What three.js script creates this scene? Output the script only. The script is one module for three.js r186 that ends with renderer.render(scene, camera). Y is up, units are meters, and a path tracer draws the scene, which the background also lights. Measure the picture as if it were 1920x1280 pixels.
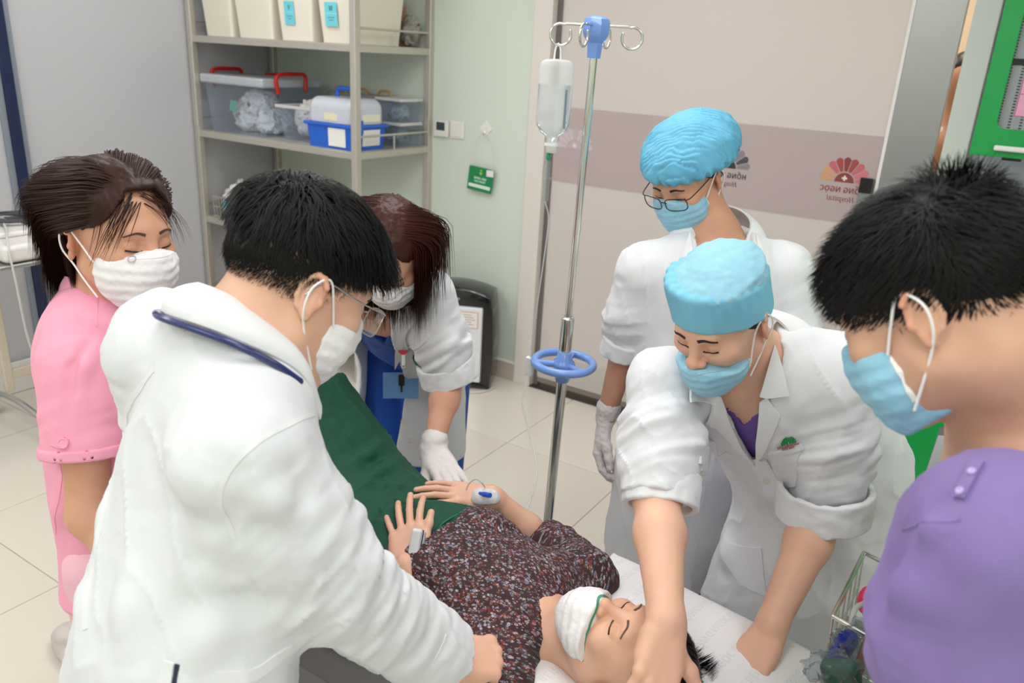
import * as THREE from 'three';
import { RoundedBoxGeometry } from 'three/addons/geometries/RoundedBoxGeometry.js';
import { mergeGeometries, mergeVertices, toCreasedNormals } from 'three/addons/utils/BufferGeometryUtils.js';
import { RectAreaLightUniformsLib } from 'three/addons/lights/RectAreaLightUniformsLib.js';
import { createNoise3D } from 'simplex-noise';

// ---------------------------------------------------------------- camera, light, exposure
const scene = new THREE.Scene();
const renderer = new THREE.WebGLRenderer({ antialias: true });
renderer.toneMapping = THREE.LinearToneMapping;
renderer.toneMappingExposure = 1.07;
renderer.shadowMap.enabled = true;
const camera = new THREE.PerspectiveCamera(46.21, 1.5, 0.05, 40);
camera.position.set(0, 1.765, 0);
camera.matrixAutoUpdate = true;
{ // right, up and backward axes of the camera, measured from the room's vanishing points
  const m = new THREE.Matrix4().makeBasis(new THREE.Vector3(0.83698433, 0.05264318, -0.54468883), new THREE.Vector3(-0.22724908, 0.9389142, -0.25845304), new THREE.Vector3(0.49781029, 0.34010118, 0.79781959));
  camera.quaternion.setFromRotationMatrix(m);
}
camera.focus = 1.6; camera.userData.fStop = 4.8;
scene.background = new THREE.Color(0.02, 0.02, 0.02);
RectAreaLightUniformsLib.init();
const CEIL = 2.75;
const PANELS = [[-0.55, -0.5, 0.58, 1.15], [-2.5, -0.35, 0.58, 1.15], [-1.4, -2.0, 1.15, 1.15], [-3.2, -2.3, 0.58, 1.15], [0.75, -1.7, 0.58, 1.15], [0.9, 0.6, 1.15, 1.15], [-1.3, 0.85, 0.58, 0.9], [-3.1, 0.6, 1.15, 1.15]]; // ceiling light panels: x, z, width, depth
const PANEL_INTENSITY = 4.2;
for (const [x, z, w, d] of PANELS) {
  const l = new THREE.RectAreaLight(new THREE.Color(1, 0.985, 0.975), PANEL_INTENSITY, w - 0.06, d - 0.06);
  l.position.set(x, CEIL - 0.03, z); l.lookAt(x, 0, z); l.name = 'ceiling_panel_light'; scene.add(l);
}
{ // the corridor behind the frosted door is lit by warm lamps
  const l = new THREE.RectAreaLight(new THREE.Color(1, 0.82, 0.64), 8, 0.9, 0.7);
  l.position.set(-0.4, CEIL - 0.03, -4.5); l.lookAt(-0.4, 0, -4.5); l.name = 'corridor_light'; scene.add(l);
  const l2 = new THREE.RectAreaLight(new THREE.Color(1, 0.93, 0.93), 5, 0.9, 0.7);
  l2.position.set(-1.75, CEIL - 0.03, -4.5); l2.lookAt(-1.75, 0, -4.5); l2.name = 'corridor_light'; scene.add(l2);
}
// ---------------------------------------------------------------- helpers
function rng(seed) { let a = seed | 0; return () => { a = (a + 0x6d2b79f5) | 0; let t = Math.imul(a ^ (a >>> 15), 1 | a); t = (t + Math.imul(t ^ (t >>> 7), 61 | t)) ^ t; return ((t ^ (t >>> 14)) >>> 0) / 4294967296; }; }
const noise = createNoise3D(rng(11)), R0 = rng(5);
const V = (x, y, z) => new THREE.Vector3(x, y, z);
const { min, max, sqrt, abs, sin, cos, PI, exp, floor, hypot } = Math;
const clamp = (x, a, b) => (x < a ? a : x > b ? b : x), lerp = (a, b, t) => a + (b - a) * t, sstep = (a, b, x) => { const t = clamp((x - a) / (b - a), 0, 1); return t * t * (3 - 2 * t); };
const mixV = (a, b, t) => a.clone().lerp(b, t), add = (a, b, s = 1) => a.clone().addScaledVector(b, s), nrm = (v) => v.clone().normalize(), crs = (a, b) => a.clone().cross(b);
const fbm = (x, y, z) => noise(x, y, z) * 0.6 + noise(x * 2.1, y * 2.1, z * 2.1) * 0.3 + noise(x * 4.3, y * 4.3, z * 4.3) * 0.15;
const crease = (x, y, z, k = 7) => { const a = 1 - abs(noise(x * k + 0.4 * y * k, y * k * 0.7, z * k - 0.3 * y * k)), a2 = a * a; return -a2 * a2 * a2; };
const srgb = (r, g, b) => new THREE.Color().setRGB(r / 255, g / 255, b / 255, THREE.SRGBColorSpace);
const usedNames = {};
function numbered(n) { const k = usedNames[n] ?? 0; usedNames[n] = k + 1; return k ? n + '_' + String(k).padStart(3, '0') : n; }
function shade(o) { o.castShadow = true; o.receiveShadow = true; return o; }
function thing(name, label, category, base = V(0, 0, 0), group) { const o = new THREE.Group(); o.name = numbered(name); o.position.copy(base); o.userData = { label, category }; if (group) o.userData.group = group; scene.add(o); return o; }
function setting(name, parent = scene) { const o = new THREE.Group(); o.name = name; o.userData.kind = 'structure'; parent.add(o); return o; }
const worldPos = (o) => { const p = V(0, 0, 0); for (let q = o; q && q !== scene; q = q.parent) p.add(q.position); return p; };
// a part: geometry given in world coordinates, moved to the parent's own origin
function part(parent, name, geo, mat, label) {
  const g = Array.isArray(geo) ? merged(geo) : geo, p = worldPos(parent);
  if (p.lengthSq() > 0) g.translate(-p.x, -p.y, -p.z);
  const m = shade(new THREE.Mesh(g, mat)); m.name = name; if (label) m.userData.label = label; parent.add(m); return m;
}
function merged(list) {
  const keep = ['position', 'normal', 'uv'], col = list.some((g) => g.attributes.color);
  return mergeGeometries(list.map((g) => {
    const h = g.index ? g.toNonIndexed() : g, n = h.attributes.position.count;
    for (const k of Object.keys(h.attributes)) if (!keep.includes(k) && !(col && k === 'color')) h.deleteAttribute(k);
    if (!h.attributes.uv) h.setAttribute('uv', new THREE.BufferAttribute(new Float32Array(n * 2), 2));
    if (!h.attributes.normal) h.computeVertexNormals();
    if (col && !h.attributes.color) h.setAttribute('color', new THREE.BufferAttribute(new Float32Array(n * 3).fill(1), 3));
    return h;
  }));
}
const mat = (color, roughness = 0.6, metalness = 0, extra = {}) => new THREE.MeshPhysicalMaterial({ color, roughness, metalness, ...extra });
function box(x0, x1, y0, y1, z0, z1, r = 0.004) { const w = x1 - x0, h = y1 - y0, d = z1 - z0, rr = min(r, w * 0.49, h * 0.49, d * 0.49); const g = rr > 0.0004 ? new RoundedBoxGeometry(w, h, d, 2, rr) : new THREE.BoxGeometry(w, h, d); return g.translate((x0 + x1) / 2, (y0 + y1) / 2, (z0 + z1) / 2); }
function tube(pts, r, seg = 8, n = 0, closed = false) { const c = new THREE.CatmullRomCurve3(pts, closed, 'catmullrom', 0.5); return capped(new THREE.TubeGeometry(c, n || max(2, pts.length * 6), r, seg, closed), c, r, seg, closed); }
function capped(g, c, r, seg, closed) { if (closed) return g; const a = c.getPoint(0), b = c.getPoint(1); return merged([g, new THREE.SphereGeometry(r, seg, 6).translate(a.x, a.y, a.z), new THREE.SphereGeometry(r, seg, 6).translate(b.x, b.y, b.z)]); }
function rod(a, b, r, seg = 10, r2 = r) { const d = b.clone().sub(a), g = new THREE.CylinderGeometry(r2, r, d.length(), seg); g.applyQuaternion(new THREE.Quaternion().setFromUnitVectors(V(0, 1, 0), nrm(d))); const m = mixV(a, b, 0.5); return g.translate(m.x, m.y, m.z); }
function lathe(profile, seg, at) { return new THREE.LatheGeometry(profile.map(([r, y]) => new THREE.Vector2(r, y)), seg).translate(at.x, at.y, at.z); }
function basisMat(x, y, z, p) { const m = new THREE.Matrix4().makeBasis(x, y, z); m.setPosition(p); return m; }
function canvasTex(w, h, draw, repeat) { const c = document.createElement('canvas'); c.width = w; c.height = h; const g = c.getContext('2d'); draw(g, w, h); const t = new THREE.CanvasTexture(c); t.colorSpace = THREE.SRGBColorSpace; t.anisotropy = 8; if (repeat) t.wrapS = t.wrapT = THREE.RepeatWrapping; return t; }
// accented capitals that the font lacks: the mark is drawn over the plain letter
const MARKS = { 'Ồ': ['Ô', 'g'], 'Ọ': ['O', 'd'], 'Ệ': ['Ê', 'd'], 'Ậ': ['Â', 'd'], 'Ủ': ['U', 'h'] };
function accented(g, text, x, y, px) {
  const plain = [...text].map((c) => MARKS[c]?.[0] ?? c), w = g.measureText(plain.join('')).width; let cx = x - w / 2; const al = g.textAlign; g.textAlign = 'left';
  [...text].forEach((c, i) => { const ch = plain[i], cw = g.measureText(ch).width, m = MARKS[c]?.[1]; g.fillText(ch, cx, y); g.beginPath(); if (m === 'd') g.arc(cx + cw / 2, y + px * 0.17, px * 0.07, 0, 7); else if (m) { g.moveTo(cx + cw * 0.62, y - px * 1.12); g.lineTo(cx + cw * 0.78, y - px * 1.12); g.lineTo(cx + cw * 0.9, y - px * 0.94); g.lineTo(cx + cw * 0.78, y - px * 0.94); } g.fill(); cx += cw; }); g.textAlign = al;
}
// a flat printed sheet: corner bl, vectors along the width and the height
function sheet(bl, u, v, thick = 0.0008) {
  const n = nrm(crs(u, v)).multiplyScalar(thick), P = [bl, add(bl, u), add(add(bl, u), v), add(bl, v)], Q = P.map((p) => add(p, n)), pos = [], uv = [], UV = [[0, 0], [1, 0], [1, 1], [0, 1]];
  const q = (a, b, c, d, t) => { for (const [p, i] of [[a, 0], [b, 1], [c, 2], [a, 0], [c, 2], [d, 3]]) { pos.push(p.x, p.y, p.z); uv.push(...(t ? UV[i] : [0.002, 0.002])); } };
  q(Q[0], Q[1], Q[2], Q[3], 1); q(P[3], P[2], P[1], P[0], 0); for (let i = 0; i < 4; i++) q(P[i], P[(i + 1) % 4], Q[(i + 1) % 4], Q[i], 0);
  const g = new THREE.BufferGeometry(); g.setAttribute('position', new THREE.Float32BufferAttribute(pos, 3)); g.setAttribute('uv', new THREE.Float32BufferAttribute(uv, 2)); g.computeVertexNormals(); return g;
}

// ---------------------------------------------------------------- distance fields
// a field is a function (x, y, z) => distance; c and R bound it so that far evaluations are skipped
function cone(a, b, ra, rb = ra, flat, s = 1.6) {
  const ax = a.x, ay = a.y, az = a.z, bx = b.x - ax, by = b.y - ay, bz = b.z - az, L2 = bx * bx + by * by + bz * bz || 1e-9, dr = rb - ra;
  let f;
  if (!flat) f = (x, y, z) => { const px = x - ax, py = y - ay, pz = z - az; let t = (px * bx + py * by + pz * bz) / L2; t = t < 0 ? 0 : t > 1 ? 1 : t; const qx = px - t * bx, qy = py - t * by, qz = pz - t * bz; return sqrt(qx * qx + qy * qy + qz * qz) - ra - dr * t; };
  else { const nx = flat.x, ny = flat.y, nz = flat.z; f = (x, y, z) => { const px = x - ax, py = y - ay, pz = z - az; let t = (px * bx + py * by + pz * bz) / L2; t = t < 0 ? 0 : t > 1 ? 1 : t; const qx = px - t * bx, qy = py - t * by, qz = pz - t * bz, n = qx * nx + qy * ny + qz * nz, l2 = qx * qx + qy * qy + qz * qz - n * n, k0 = sqrt(l2 + n * n * s * s), k1 = sqrt(l2 + n * n * s * s * s * s) + 1e-9; return ((k0 - ra - dr * t) * (k0 + 1e-9)) / k1; }; }
  f.c = mixV(a, b, 0.5); f.R = sqrt(L2) / 2 + max(ra, rb); return f;
}
function ell(c, rx, ry, rz, X, Y, Z) {
  const cx = c.x, cy = c.y, cz = c.z, ix = 1 / rx, iy = 1 / ry, iz = 1 / rz;
  const f = X ? (x, y, z) => { const px = x - cx, py = y - cy, pz = z - cz, a = (px * X.x + py * X.y + pz * X.z) * ix, b = (px * Y.x + py * Y.y + pz * Y.z) * iy, d = (px * Z.x + py * Z.y + pz * Z.z) * iz, k0 = sqrt(a * a + b * b + d * d), k1 = sqrt(a * a * ix * ix + b * b * iy * iy + d * d * iz * iz) + 1e-9; return (k0 * (k0 - 1)) / k1; }
    : (x, y, z) => { const a = (x - cx) * ix, b = (y - cy) * iy, d = (z - cz) * iz, k0 = sqrt(a * a + b * b + d * d), k1 = sqrt(a * a * ix * ix + b * b * iy * iy + d * d * iz * iz) + 1e-9; return (k0 * (k0 - 1)) / k1; };
  f.c = c.clone(); f.R = max(rx, ry, rz); return f;
}
function half(p, n) { const nx = n.x, ny = n.y, nz = n.z, d = p.dot(n); return (x, y, z) => x * nx + y * ny + z * nz - d; } // inside is behind n
function rbox(c, hx, hy, hz, r, X = V(1, 0, 0), Y = V(0, 1, 0), Z = V(0, 0, 1)) { const f = (x, y, z) => { const px = x - c.x, py = y - c.y, pz = z - c.z, a = abs(px * X.x + py * X.y + pz * X.z) - hx + r, b = abs(px * Y.x + py * Y.y + pz * Y.z) - hy + r, d = abs(px * Z.x + py * Z.y + pz * Z.z) - hz + r; return hypot(max(a, 0), max(b, 0), max(d, 0)) + min(max(a, b, d), 0) - r; }; f.c = c.clone(); f.R = hypot(hx, hy, hz); return f; }
function chain(pts, radii, flat, s) { return pts.slice(1).map((p, i) => cone(pts[i], p, radii[i], radii[i + 1], flat, s)); }
// joins items [field, k, op]; op 0 union, 1 subtract, 2 intersect; disp(x, y, z, d) is added near the surface
function join(items, disp) {
  const N = items.length, F = items.map((i) => i[0]), K = items.map((i) => i[1] ?? 0.02), O = items.map((i) => i[2] ?? 0), C = F.map((f) => f.c), RR = F.map((f) => f.R ?? 0);
  return (x, y, z) => {
    let d = 1e3;
    for (let i = 0; i < N; i++) {
      const k = K[i], o = O[i], c = C[i];
      if (o === 0) {
        if (c && d < 900) { const ex = x - c.x, ey = y - c.y, ez = z - c.z, t = d + k + RR[i]; if (t <= 0) continue; if (ex * ex + ey * ey + ez * ez > t * t) continue; }
        const e = F[i](x, y, z);
        if (k > 0) { const h = k - abs(d - e); d = h > 0 ? min(d, e) - (h * h) / (4 * k) : min(d, e); } else d = min(d, e);
      } else {
        const e = o === 1 ? -F[i](x, y, z) : F[i](x, y, z);
        if (k > 0) { const h = k - abs(d - e); d = h > 0 ? max(d, e) + (h * h) / (4 * k) : max(d, e); } else d = max(d, e);
      }
    }
    if (disp && d < 0.06 && d > -0.06) d += disp(x, y, z, d);
    return d;
  };
}
function gradOf(f, x, y, z, e, out) { const a = f(x + e, y, z) - f(x - e, y, z), b = f(x, y + e, z) - f(x, y - e, z), c = f(x, y, z + e) - f(x, y, z - e), l = hypot(a, b, c) || 1; out.set(a / l, b / l, c / l); return out; }
const G0 = V(0, 0, 0);
function project(f, p, off = 0, n = 6, e = 0.002) { const q = p.clone(); for (let i = 0; i < n; i++) { gradOf(f, q.x, q.y, q.z, e, G0); q.addScaledVector(G0, -clamp(f(q.x, q.y, q.z) - off, -0.05, 0.05)); } return q; }
// surface nets over the part of the box where the field can cross zero
function meshField(f, lo, hi, h, { uv, color, skip, slack = 1.25 } = {}) {
  const nx = Math.ceil((hi.x - lo.x) / h) + 1, ny = Math.ceil((hi.y - lo.y) / h) + 1, nz = Math.ceil((hi.z - lo.z) / h) + 1, B = 5;
  const vals = new Float32Array(nx * ny * nz).fill(NaN), id = (i, j, k) => i + nx * (j + ny * k), get = (i, j, k) => { const q = id(i, j, k); let v = vals[q]; if (v !== v) { v = f(lo.x + i * h, lo.y + j * h, lo.z + k * h); vals[q] = v; } return v; };
  const cells = new Map(), pos = [], nor = [], half = (B * h * 1.74) / 2;
  const g = V(0, 0, 0), EDGES = [[0, 1], [2, 3], [4, 5], [6, 7], [0, 2], [1, 3], [4, 6], [5, 7], [0, 4], [1, 5], [2, 6], [3, 7]], cv = new Float32Array(8);
  for (let bk = 0; bk < nz - 1; bk += B) for (let bj = 0; bj < ny - 1; bj += B) for (let bi = 0; bi < nx - 1; bi += B) {
    const d = f(lo.x + (bi + B / 2) * h, lo.y + (bj + B / 2) * h, lo.z + (bk + B / 2) * h);
    if (abs(d) > half * slack + 0.004) continue;
    for (let k = bk; k < min(bk + B, nz - 1); k++) for (let j = bj; j < min(bj + B, ny - 1); j++) for (let i = bi; i < min(bi + B, nx - 1); i++) {
      let m = 0;
      for (let c = 0; c < 8; c++) { cv[c] = get(i + (c & 1), j + ((c >> 1) & 1), k + (c >> 2)); if (cv[c] < 0) m |= 1 << c; }
      if (m === 0 || m === 255) continue;
      if (skip && skip(lo.x + (i + 0.5) * h, lo.y + (j + 0.5) * h, lo.z + (k + 0.5) * h)) continue;
      let sx = 0, sy = 0, sz = 0, n = 0;
      for (const [a, b] of EDGES) if (cv[a] < 0 !== cv[b] < 0) { const t = cv[a] / (cv[a] - cv[b]); sx += lerp(a & 1, b & 1, t); sy += lerp((a >> 1) & 1, (b >> 1) & 1, t); sz += lerp(a >> 2, b >> 2, t); n++; }
      let x = lo.x + (i + sx / n) * h, y = lo.y + (j + sy / n) * h, z = lo.z + (k + sz / n) * h;
      gradOf(f, x, y, z, h * 0.4, g); const dd = clamp(f(x, y, z), -h * 0.5, h * 0.5); x -= g.x * dd; y -= g.y * dd; z -= g.z * dd;
      gradOf(f, x, y, z, h * 0.4, g);
      cells.set(id(i, j, k), pos.length / 3); pos.push(x, y, z); nor.push(g.x, g.y, g.z);
    }
  }
  const idx = [], quad = (a, b, c, d, flip) => { if (a === undefined || b === undefined || c === undefined || d === undefined) return; if (flip) idx.push(a, c, b, a, d, c); else idx.push(a, b, c, a, c, d); };
  for (const q of cells.keys()) {
    const k = floor(q / (nx * ny)), j = floor((q - k * nx * ny) / nx), i = q - nx * (j + ny * k), v0 = get(i, j, k) < 0;
    if (v0 !== get(i + 1, j, k) < 0 && j && k) quad(cells.get(id(i, j - 1, k - 1)), cells.get(id(i, j, k - 1)), cells.get(q), cells.get(id(i, j - 1, k)), !v0);
    if (v0 !== get(i, j + 1, k) < 0 && i && k) quad(cells.get(id(i - 1, j, k - 1)), cells.get(id(i - 1, j, k)), cells.get(q), cells.get(id(i, j, k - 1)), !v0);
    if (v0 !== get(i, j, k + 1) < 0 && i && j) quad(cells.get(id(i - 1, j - 1, k)), cells.get(id(i, j - 1, k)), cells.get(q), cells.get(id(i - 1, j, k)), !v0);
  }
  const out = new THREE.BufferGeometry(), n = pos.length / 3, uvs = new Float32Array(n * 2), cols = color ? new Float32Array(n * 3) : null;
  for (let i = 0; i < n; i++) {
    if (uv) { const t = uv(pos[i * 3], pos[i * 3 + 1], pos[i * 3 + 2], nor[i * 3], nor[i * 3 + 1], nor[i * 3 + 2]); uvs[i * 2] = t[0]; uvs[i * 2 + 1] = t[1]; }
    if (color) { const t = color(pos[i * 3], pos[i * 3 + 1], pos[i * 3 + 2]); cols[i * 3] = t[0]; cols[i * 3 + 1] = t[1]; cols[i * 3 + 2] = t[2]; }
  }
  out.setAttribute('position', new THREE.Float32BufferAttribute(pos, 3)); out.setAttribute('normal', new THREE.Float32BufferAttribute(nor, 3)); out.setAttribute('uv', new THREE.BufferAttribute(uvs, 2));
  if (cols) out.setAttribute('color', new THREE.BufferAttribute(cols, 3));
  out.setIndex(idx); return out;
}
function boundsOf(list, pad = 0.03) { const lo = V(1e3, 1e3, 1e3), hi = V(-1e3, -1e3, -1e3); for (const f of list) { const c = f.c, r = f.R; lo.min(V(c.x - r, c.y - r, c.z - r)); hi.max(V(c.x + r, c.y + r, c.z + r)); } return [lo.subScalar(pad), hi.addScalar(pad)]; }
function meshItems(items, h, opt = {}, disp) { const f = join(items, disp), [lo, hi] = boundsOf(items.filter((i) => (i[2] ?? 0) === 0).map((i) => i[0]), 0.02); if (opt.lo) lo.max(opt.lo); if (opt.hi) hi.min(opt.hi); return meshField(f, lo, hi, h, opt); }

// ---------------------------------------------------------------- cloth pieces laid on a field
// grid of world points -> projected onto the field and thickened
function slabGrid(f, P, nu, nv, off, th, proj = 5, bulge) {
  const top = [], bot = [], uv = [], nn = [], wrk = V(0, 0, 0);
  for (let j = 0; j <= nv; j++) for (let i = 0; i <= nu; i++) {
    const q = proj ? project(f, P(i / nu, j / nv), off, proj) : P(i / nu, j / nv); gradOf(f, q.x, q.y, q.z, 0.004, wrk); const t = th + (bulge ? bulge(i / nu, j / nv) : 0);
    top.push(add(q, wrk, t)); bot.push(add(q, wrk, -0.002)); uv.push([i / nu, j / nv]); nn.push(wrk.clone());
  }
  const pos = [], uvs = [], id = (i, j) => i + j * (nu + 1), tri = (...a) => a.forEach(([p, t]) => { pos.push(p.x, p.y, p.z); uvs.push(...t); });
  const quad = (L, a, b, c, d, flip) => { const A = [L[a], uv[a]], B = [L[b], uv[b]], C = [L[c], uv[c]], D = [L[d], uv[d]]; if (flip) { tri(A, C, B); tri(A, D, C); } else { tri(A, B, C); tri(A, C, D); } };
  // wind so that the top faces along the gradient
  const e1 = top[id(1, 0)].clone().sub(top[0]), e2 = top[id(0, 1)].clone().sub(top[0]), flip = crs(e1, e2).dot(nn[0]) < 0;
  for (let j = 0; j < nv; j++) for (let i = 0; i < nu; i++) { const a = id(i, j), b = id(i + 1, j), c = id(i + 1, j + 1), d = id(i, j + 1); quad(top, a, b, c, d, flip); quad(bot, a, b, c, d, !flip); }
  const side = (a, b) => { const T = [[top[a], uv[a]], [top[b], uv[b]], [bot[b], uv[b]], [bot[a], uv[a]]]; if (flip) { tri(T[0], T[1], T[2]); tri(T[0], T[2], T[3]); } else { tri(T[0], T[2], T[1]); tri(T[0], T[3], T[2]); } };
  for (let i = 0; i < nu; i++) { side(id(i, 0), id(i + 1, 0)); side(id(i + 1, nv), id(i, nv)); }
  for (let j = 0; j < nv; j++) { side(id(nu, j), id(nu, j + 1)); side(id(0, j + 1), id(0, j)); }
  const g = new THREE.BufferGeometry(); g.setAttribute('position', new THREE.Float32BufferAttribute(pos, 3)); g.setAttribute('uv', new THREE.Float32BufferAttribute(uvs, 2)); g.computeVertexNormals();
  return toCreasedNormals(g, 0.7);
}
function quadPatch(f, c, { nu = 10, nv = 10, off = 0, th = 0.003, proj = 5 } = {}) { return slabGrid(f, (u, v) => mixV(mixV(c[0], c[1], u), mixV(c[3], c[2], u), v), nu, nv, off, th, proj); }
function stripPatch(f, pts, w, { n = 24, off = 0, th = 0.002, nw = 2, w2 = w, up } = {}) {
  const c = new THREE.CatmullRomCurve3(pts), wr = V(0, 0, 0);
  return slabGrid(f, (u, v) => { const p = project(f, c.getPoint(u), off), t = c.getTangent(u); gradOf(f, p.x, p.y, p.z, 0.004, wr); const b = nrm(crs(wr, t)); return add(p, b, (v - 0.5) * lerp(w, w2, u)); }, n, nw, off, th, 3);
}
function onField(f, p, off = 0) { const q = project(f, p, off); const n = gradOf(f, q.x, q.y, q.z, 0.003, V(0, 0, 0)).clone(); return [q, n]; }
function buttonGeo(f, p, r = 0.0075) { const [q, n] = onField(f, p, 0.002), o = []; o.push(rod(add(q, n, -0.001), add(q, n, 0.003), r, 18)); const t = new THREE.TorusGeometry(r * 0.85, 0.0011, 6, 18); t.applyQuaternion(new THREE.Quaternion().setFromUnitVectors(V(0, 0, 1), n)); const m = add(q, n, 0.003); o.push(t.translate(m.x, m.y, m.z)); return merged(o); }
// ridge along the surface between two points: returns a displacement
function foldSet(f, list) {
  const S = [];
  for (const [a, b, h, w, c] of list) { const m = project(f, c ?? mixV(a, b, 0.5)), p = project(f, a), q = project(f, b); S.push([p, m, h, w, 0], [m, q, h, w, 1]); }
  const D = S.map(([p, q, h, w, e]) => { const c = mixV(p, q, 0.5), d = q.clone().sub(p); return { px: p.x, py: p.y, pz: p.z, dx: d.x, dy: d.y, dz: d.z, L2: d.lengthSq() || 1e-9, h, w, e, cx: c.x, cy: c.y, cz: c.z, R2: (d.length() / 2 + 3 * w) ** 2 }; });
  return (x, y, z) => {
    let s = 0;
    for (const o of D) {
      const ex = x - o.cx, ey = y - o.cy, ez = z - o.cz; if (ex * ex + ey * ey + ez * ez > o.R2) continue;
      const ax = x - o.px, ay = y - o.py, az = z - o.pz; let t = (ax * o.dx + ay * o.dy + az * o.dz) / o.L2; t = clamp(t, 0, 1);
      const qx = ax - t * o.dx, qy = ay - t * o.dy, qz = az - t * o.dz, d2 = (qx * qx + qy * qy + qz * qz) / (o.w * o.w);
      const e = o.e ? 1 - t : t, env = 0.12 + 0.88 * e * (2 - e); s -= o.h * env * (exp(-d2) - 0.45 * exp(-d2 / 3.2));
    }
    return s;
  };
}
// ---------------------------------------------------------------- the room
const M = {
  wallGreen: mat(srgb(216, 225, 213), 0.75), wallGrey: mat(srgb(198, 198, 203), 0.55), white: mat(srgb(236, 233, 230), 0.5), jamb: mat(srgb(228, 220, 214), 0.45), ceiling: mat(srgb(242, 242, 240), 0.8), grout: mat(srgb(176, 170, 160), 0.9),
  steel: mat(srgb(200, 196, 190), 0.28, 0.95), brushed: mat(srgb(176, 176, 175), 0.34, 0.9), shelfSteel: mat(srgb(205, 200, 190), 0.4, 0.6), chrome: mat(srgb(222, 220, 214), 0.14, 1), darkTrim: mat(srgb(58, 55, 54), 0.5), skirting: mat(srgb(208, 197, 182), 0.5),
  black: mat(srgb(22, 22, 24), 0.35), blackGloss: mat(srgb(14, 14, 16), 0.12, 0, { clearcoat: 0.6 }), green: mat(srgb(6, 160, 72), 0.32, 0, { clearcoat: 0.3 }), navy: mat(srgb(24, 38, 78), 0.35), bluePlastic: mat(srgb(118, 158, 226), 0.26, 0, { clearcoat: 0.4 }),
  boxBlue: mat(srgb(36, 104, 214), 0.35), red: mat(srgb(205, 32, 30), 0.4), cream: mat(srgb(238, 232, 218), 0.45), clear: mat(0xffffff, 0.12, 0, { transmission: 1, thickness: 0, ior: 1.3 }), frostBox: mat(srgb(244, 247, 252), 0.1, 0, { transmission: 0.93, thickness: 0, ior: 1.25 }),
  paper: mat(srgb(244, 242, 238), 0.8), cyanLabel: mat(srgb(110, 214, 232), 0.7), greyPlastic: mat(srgb(214, 214, 214), 0.4), trolley: mat(srgb(214, 202, 182), 0.4), rubber: mat(srgb(44, 46, 52), 0.7), glassDark: mat(srgb(10, 12, 14), 0.08, 0, { clearcoat: 1 }),
};
const WX = -4.12, WZ = -3.6, RX = 1.7, FZ = 1.4; // grey wall, green wall, and the walls behind and beside the camera
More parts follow.
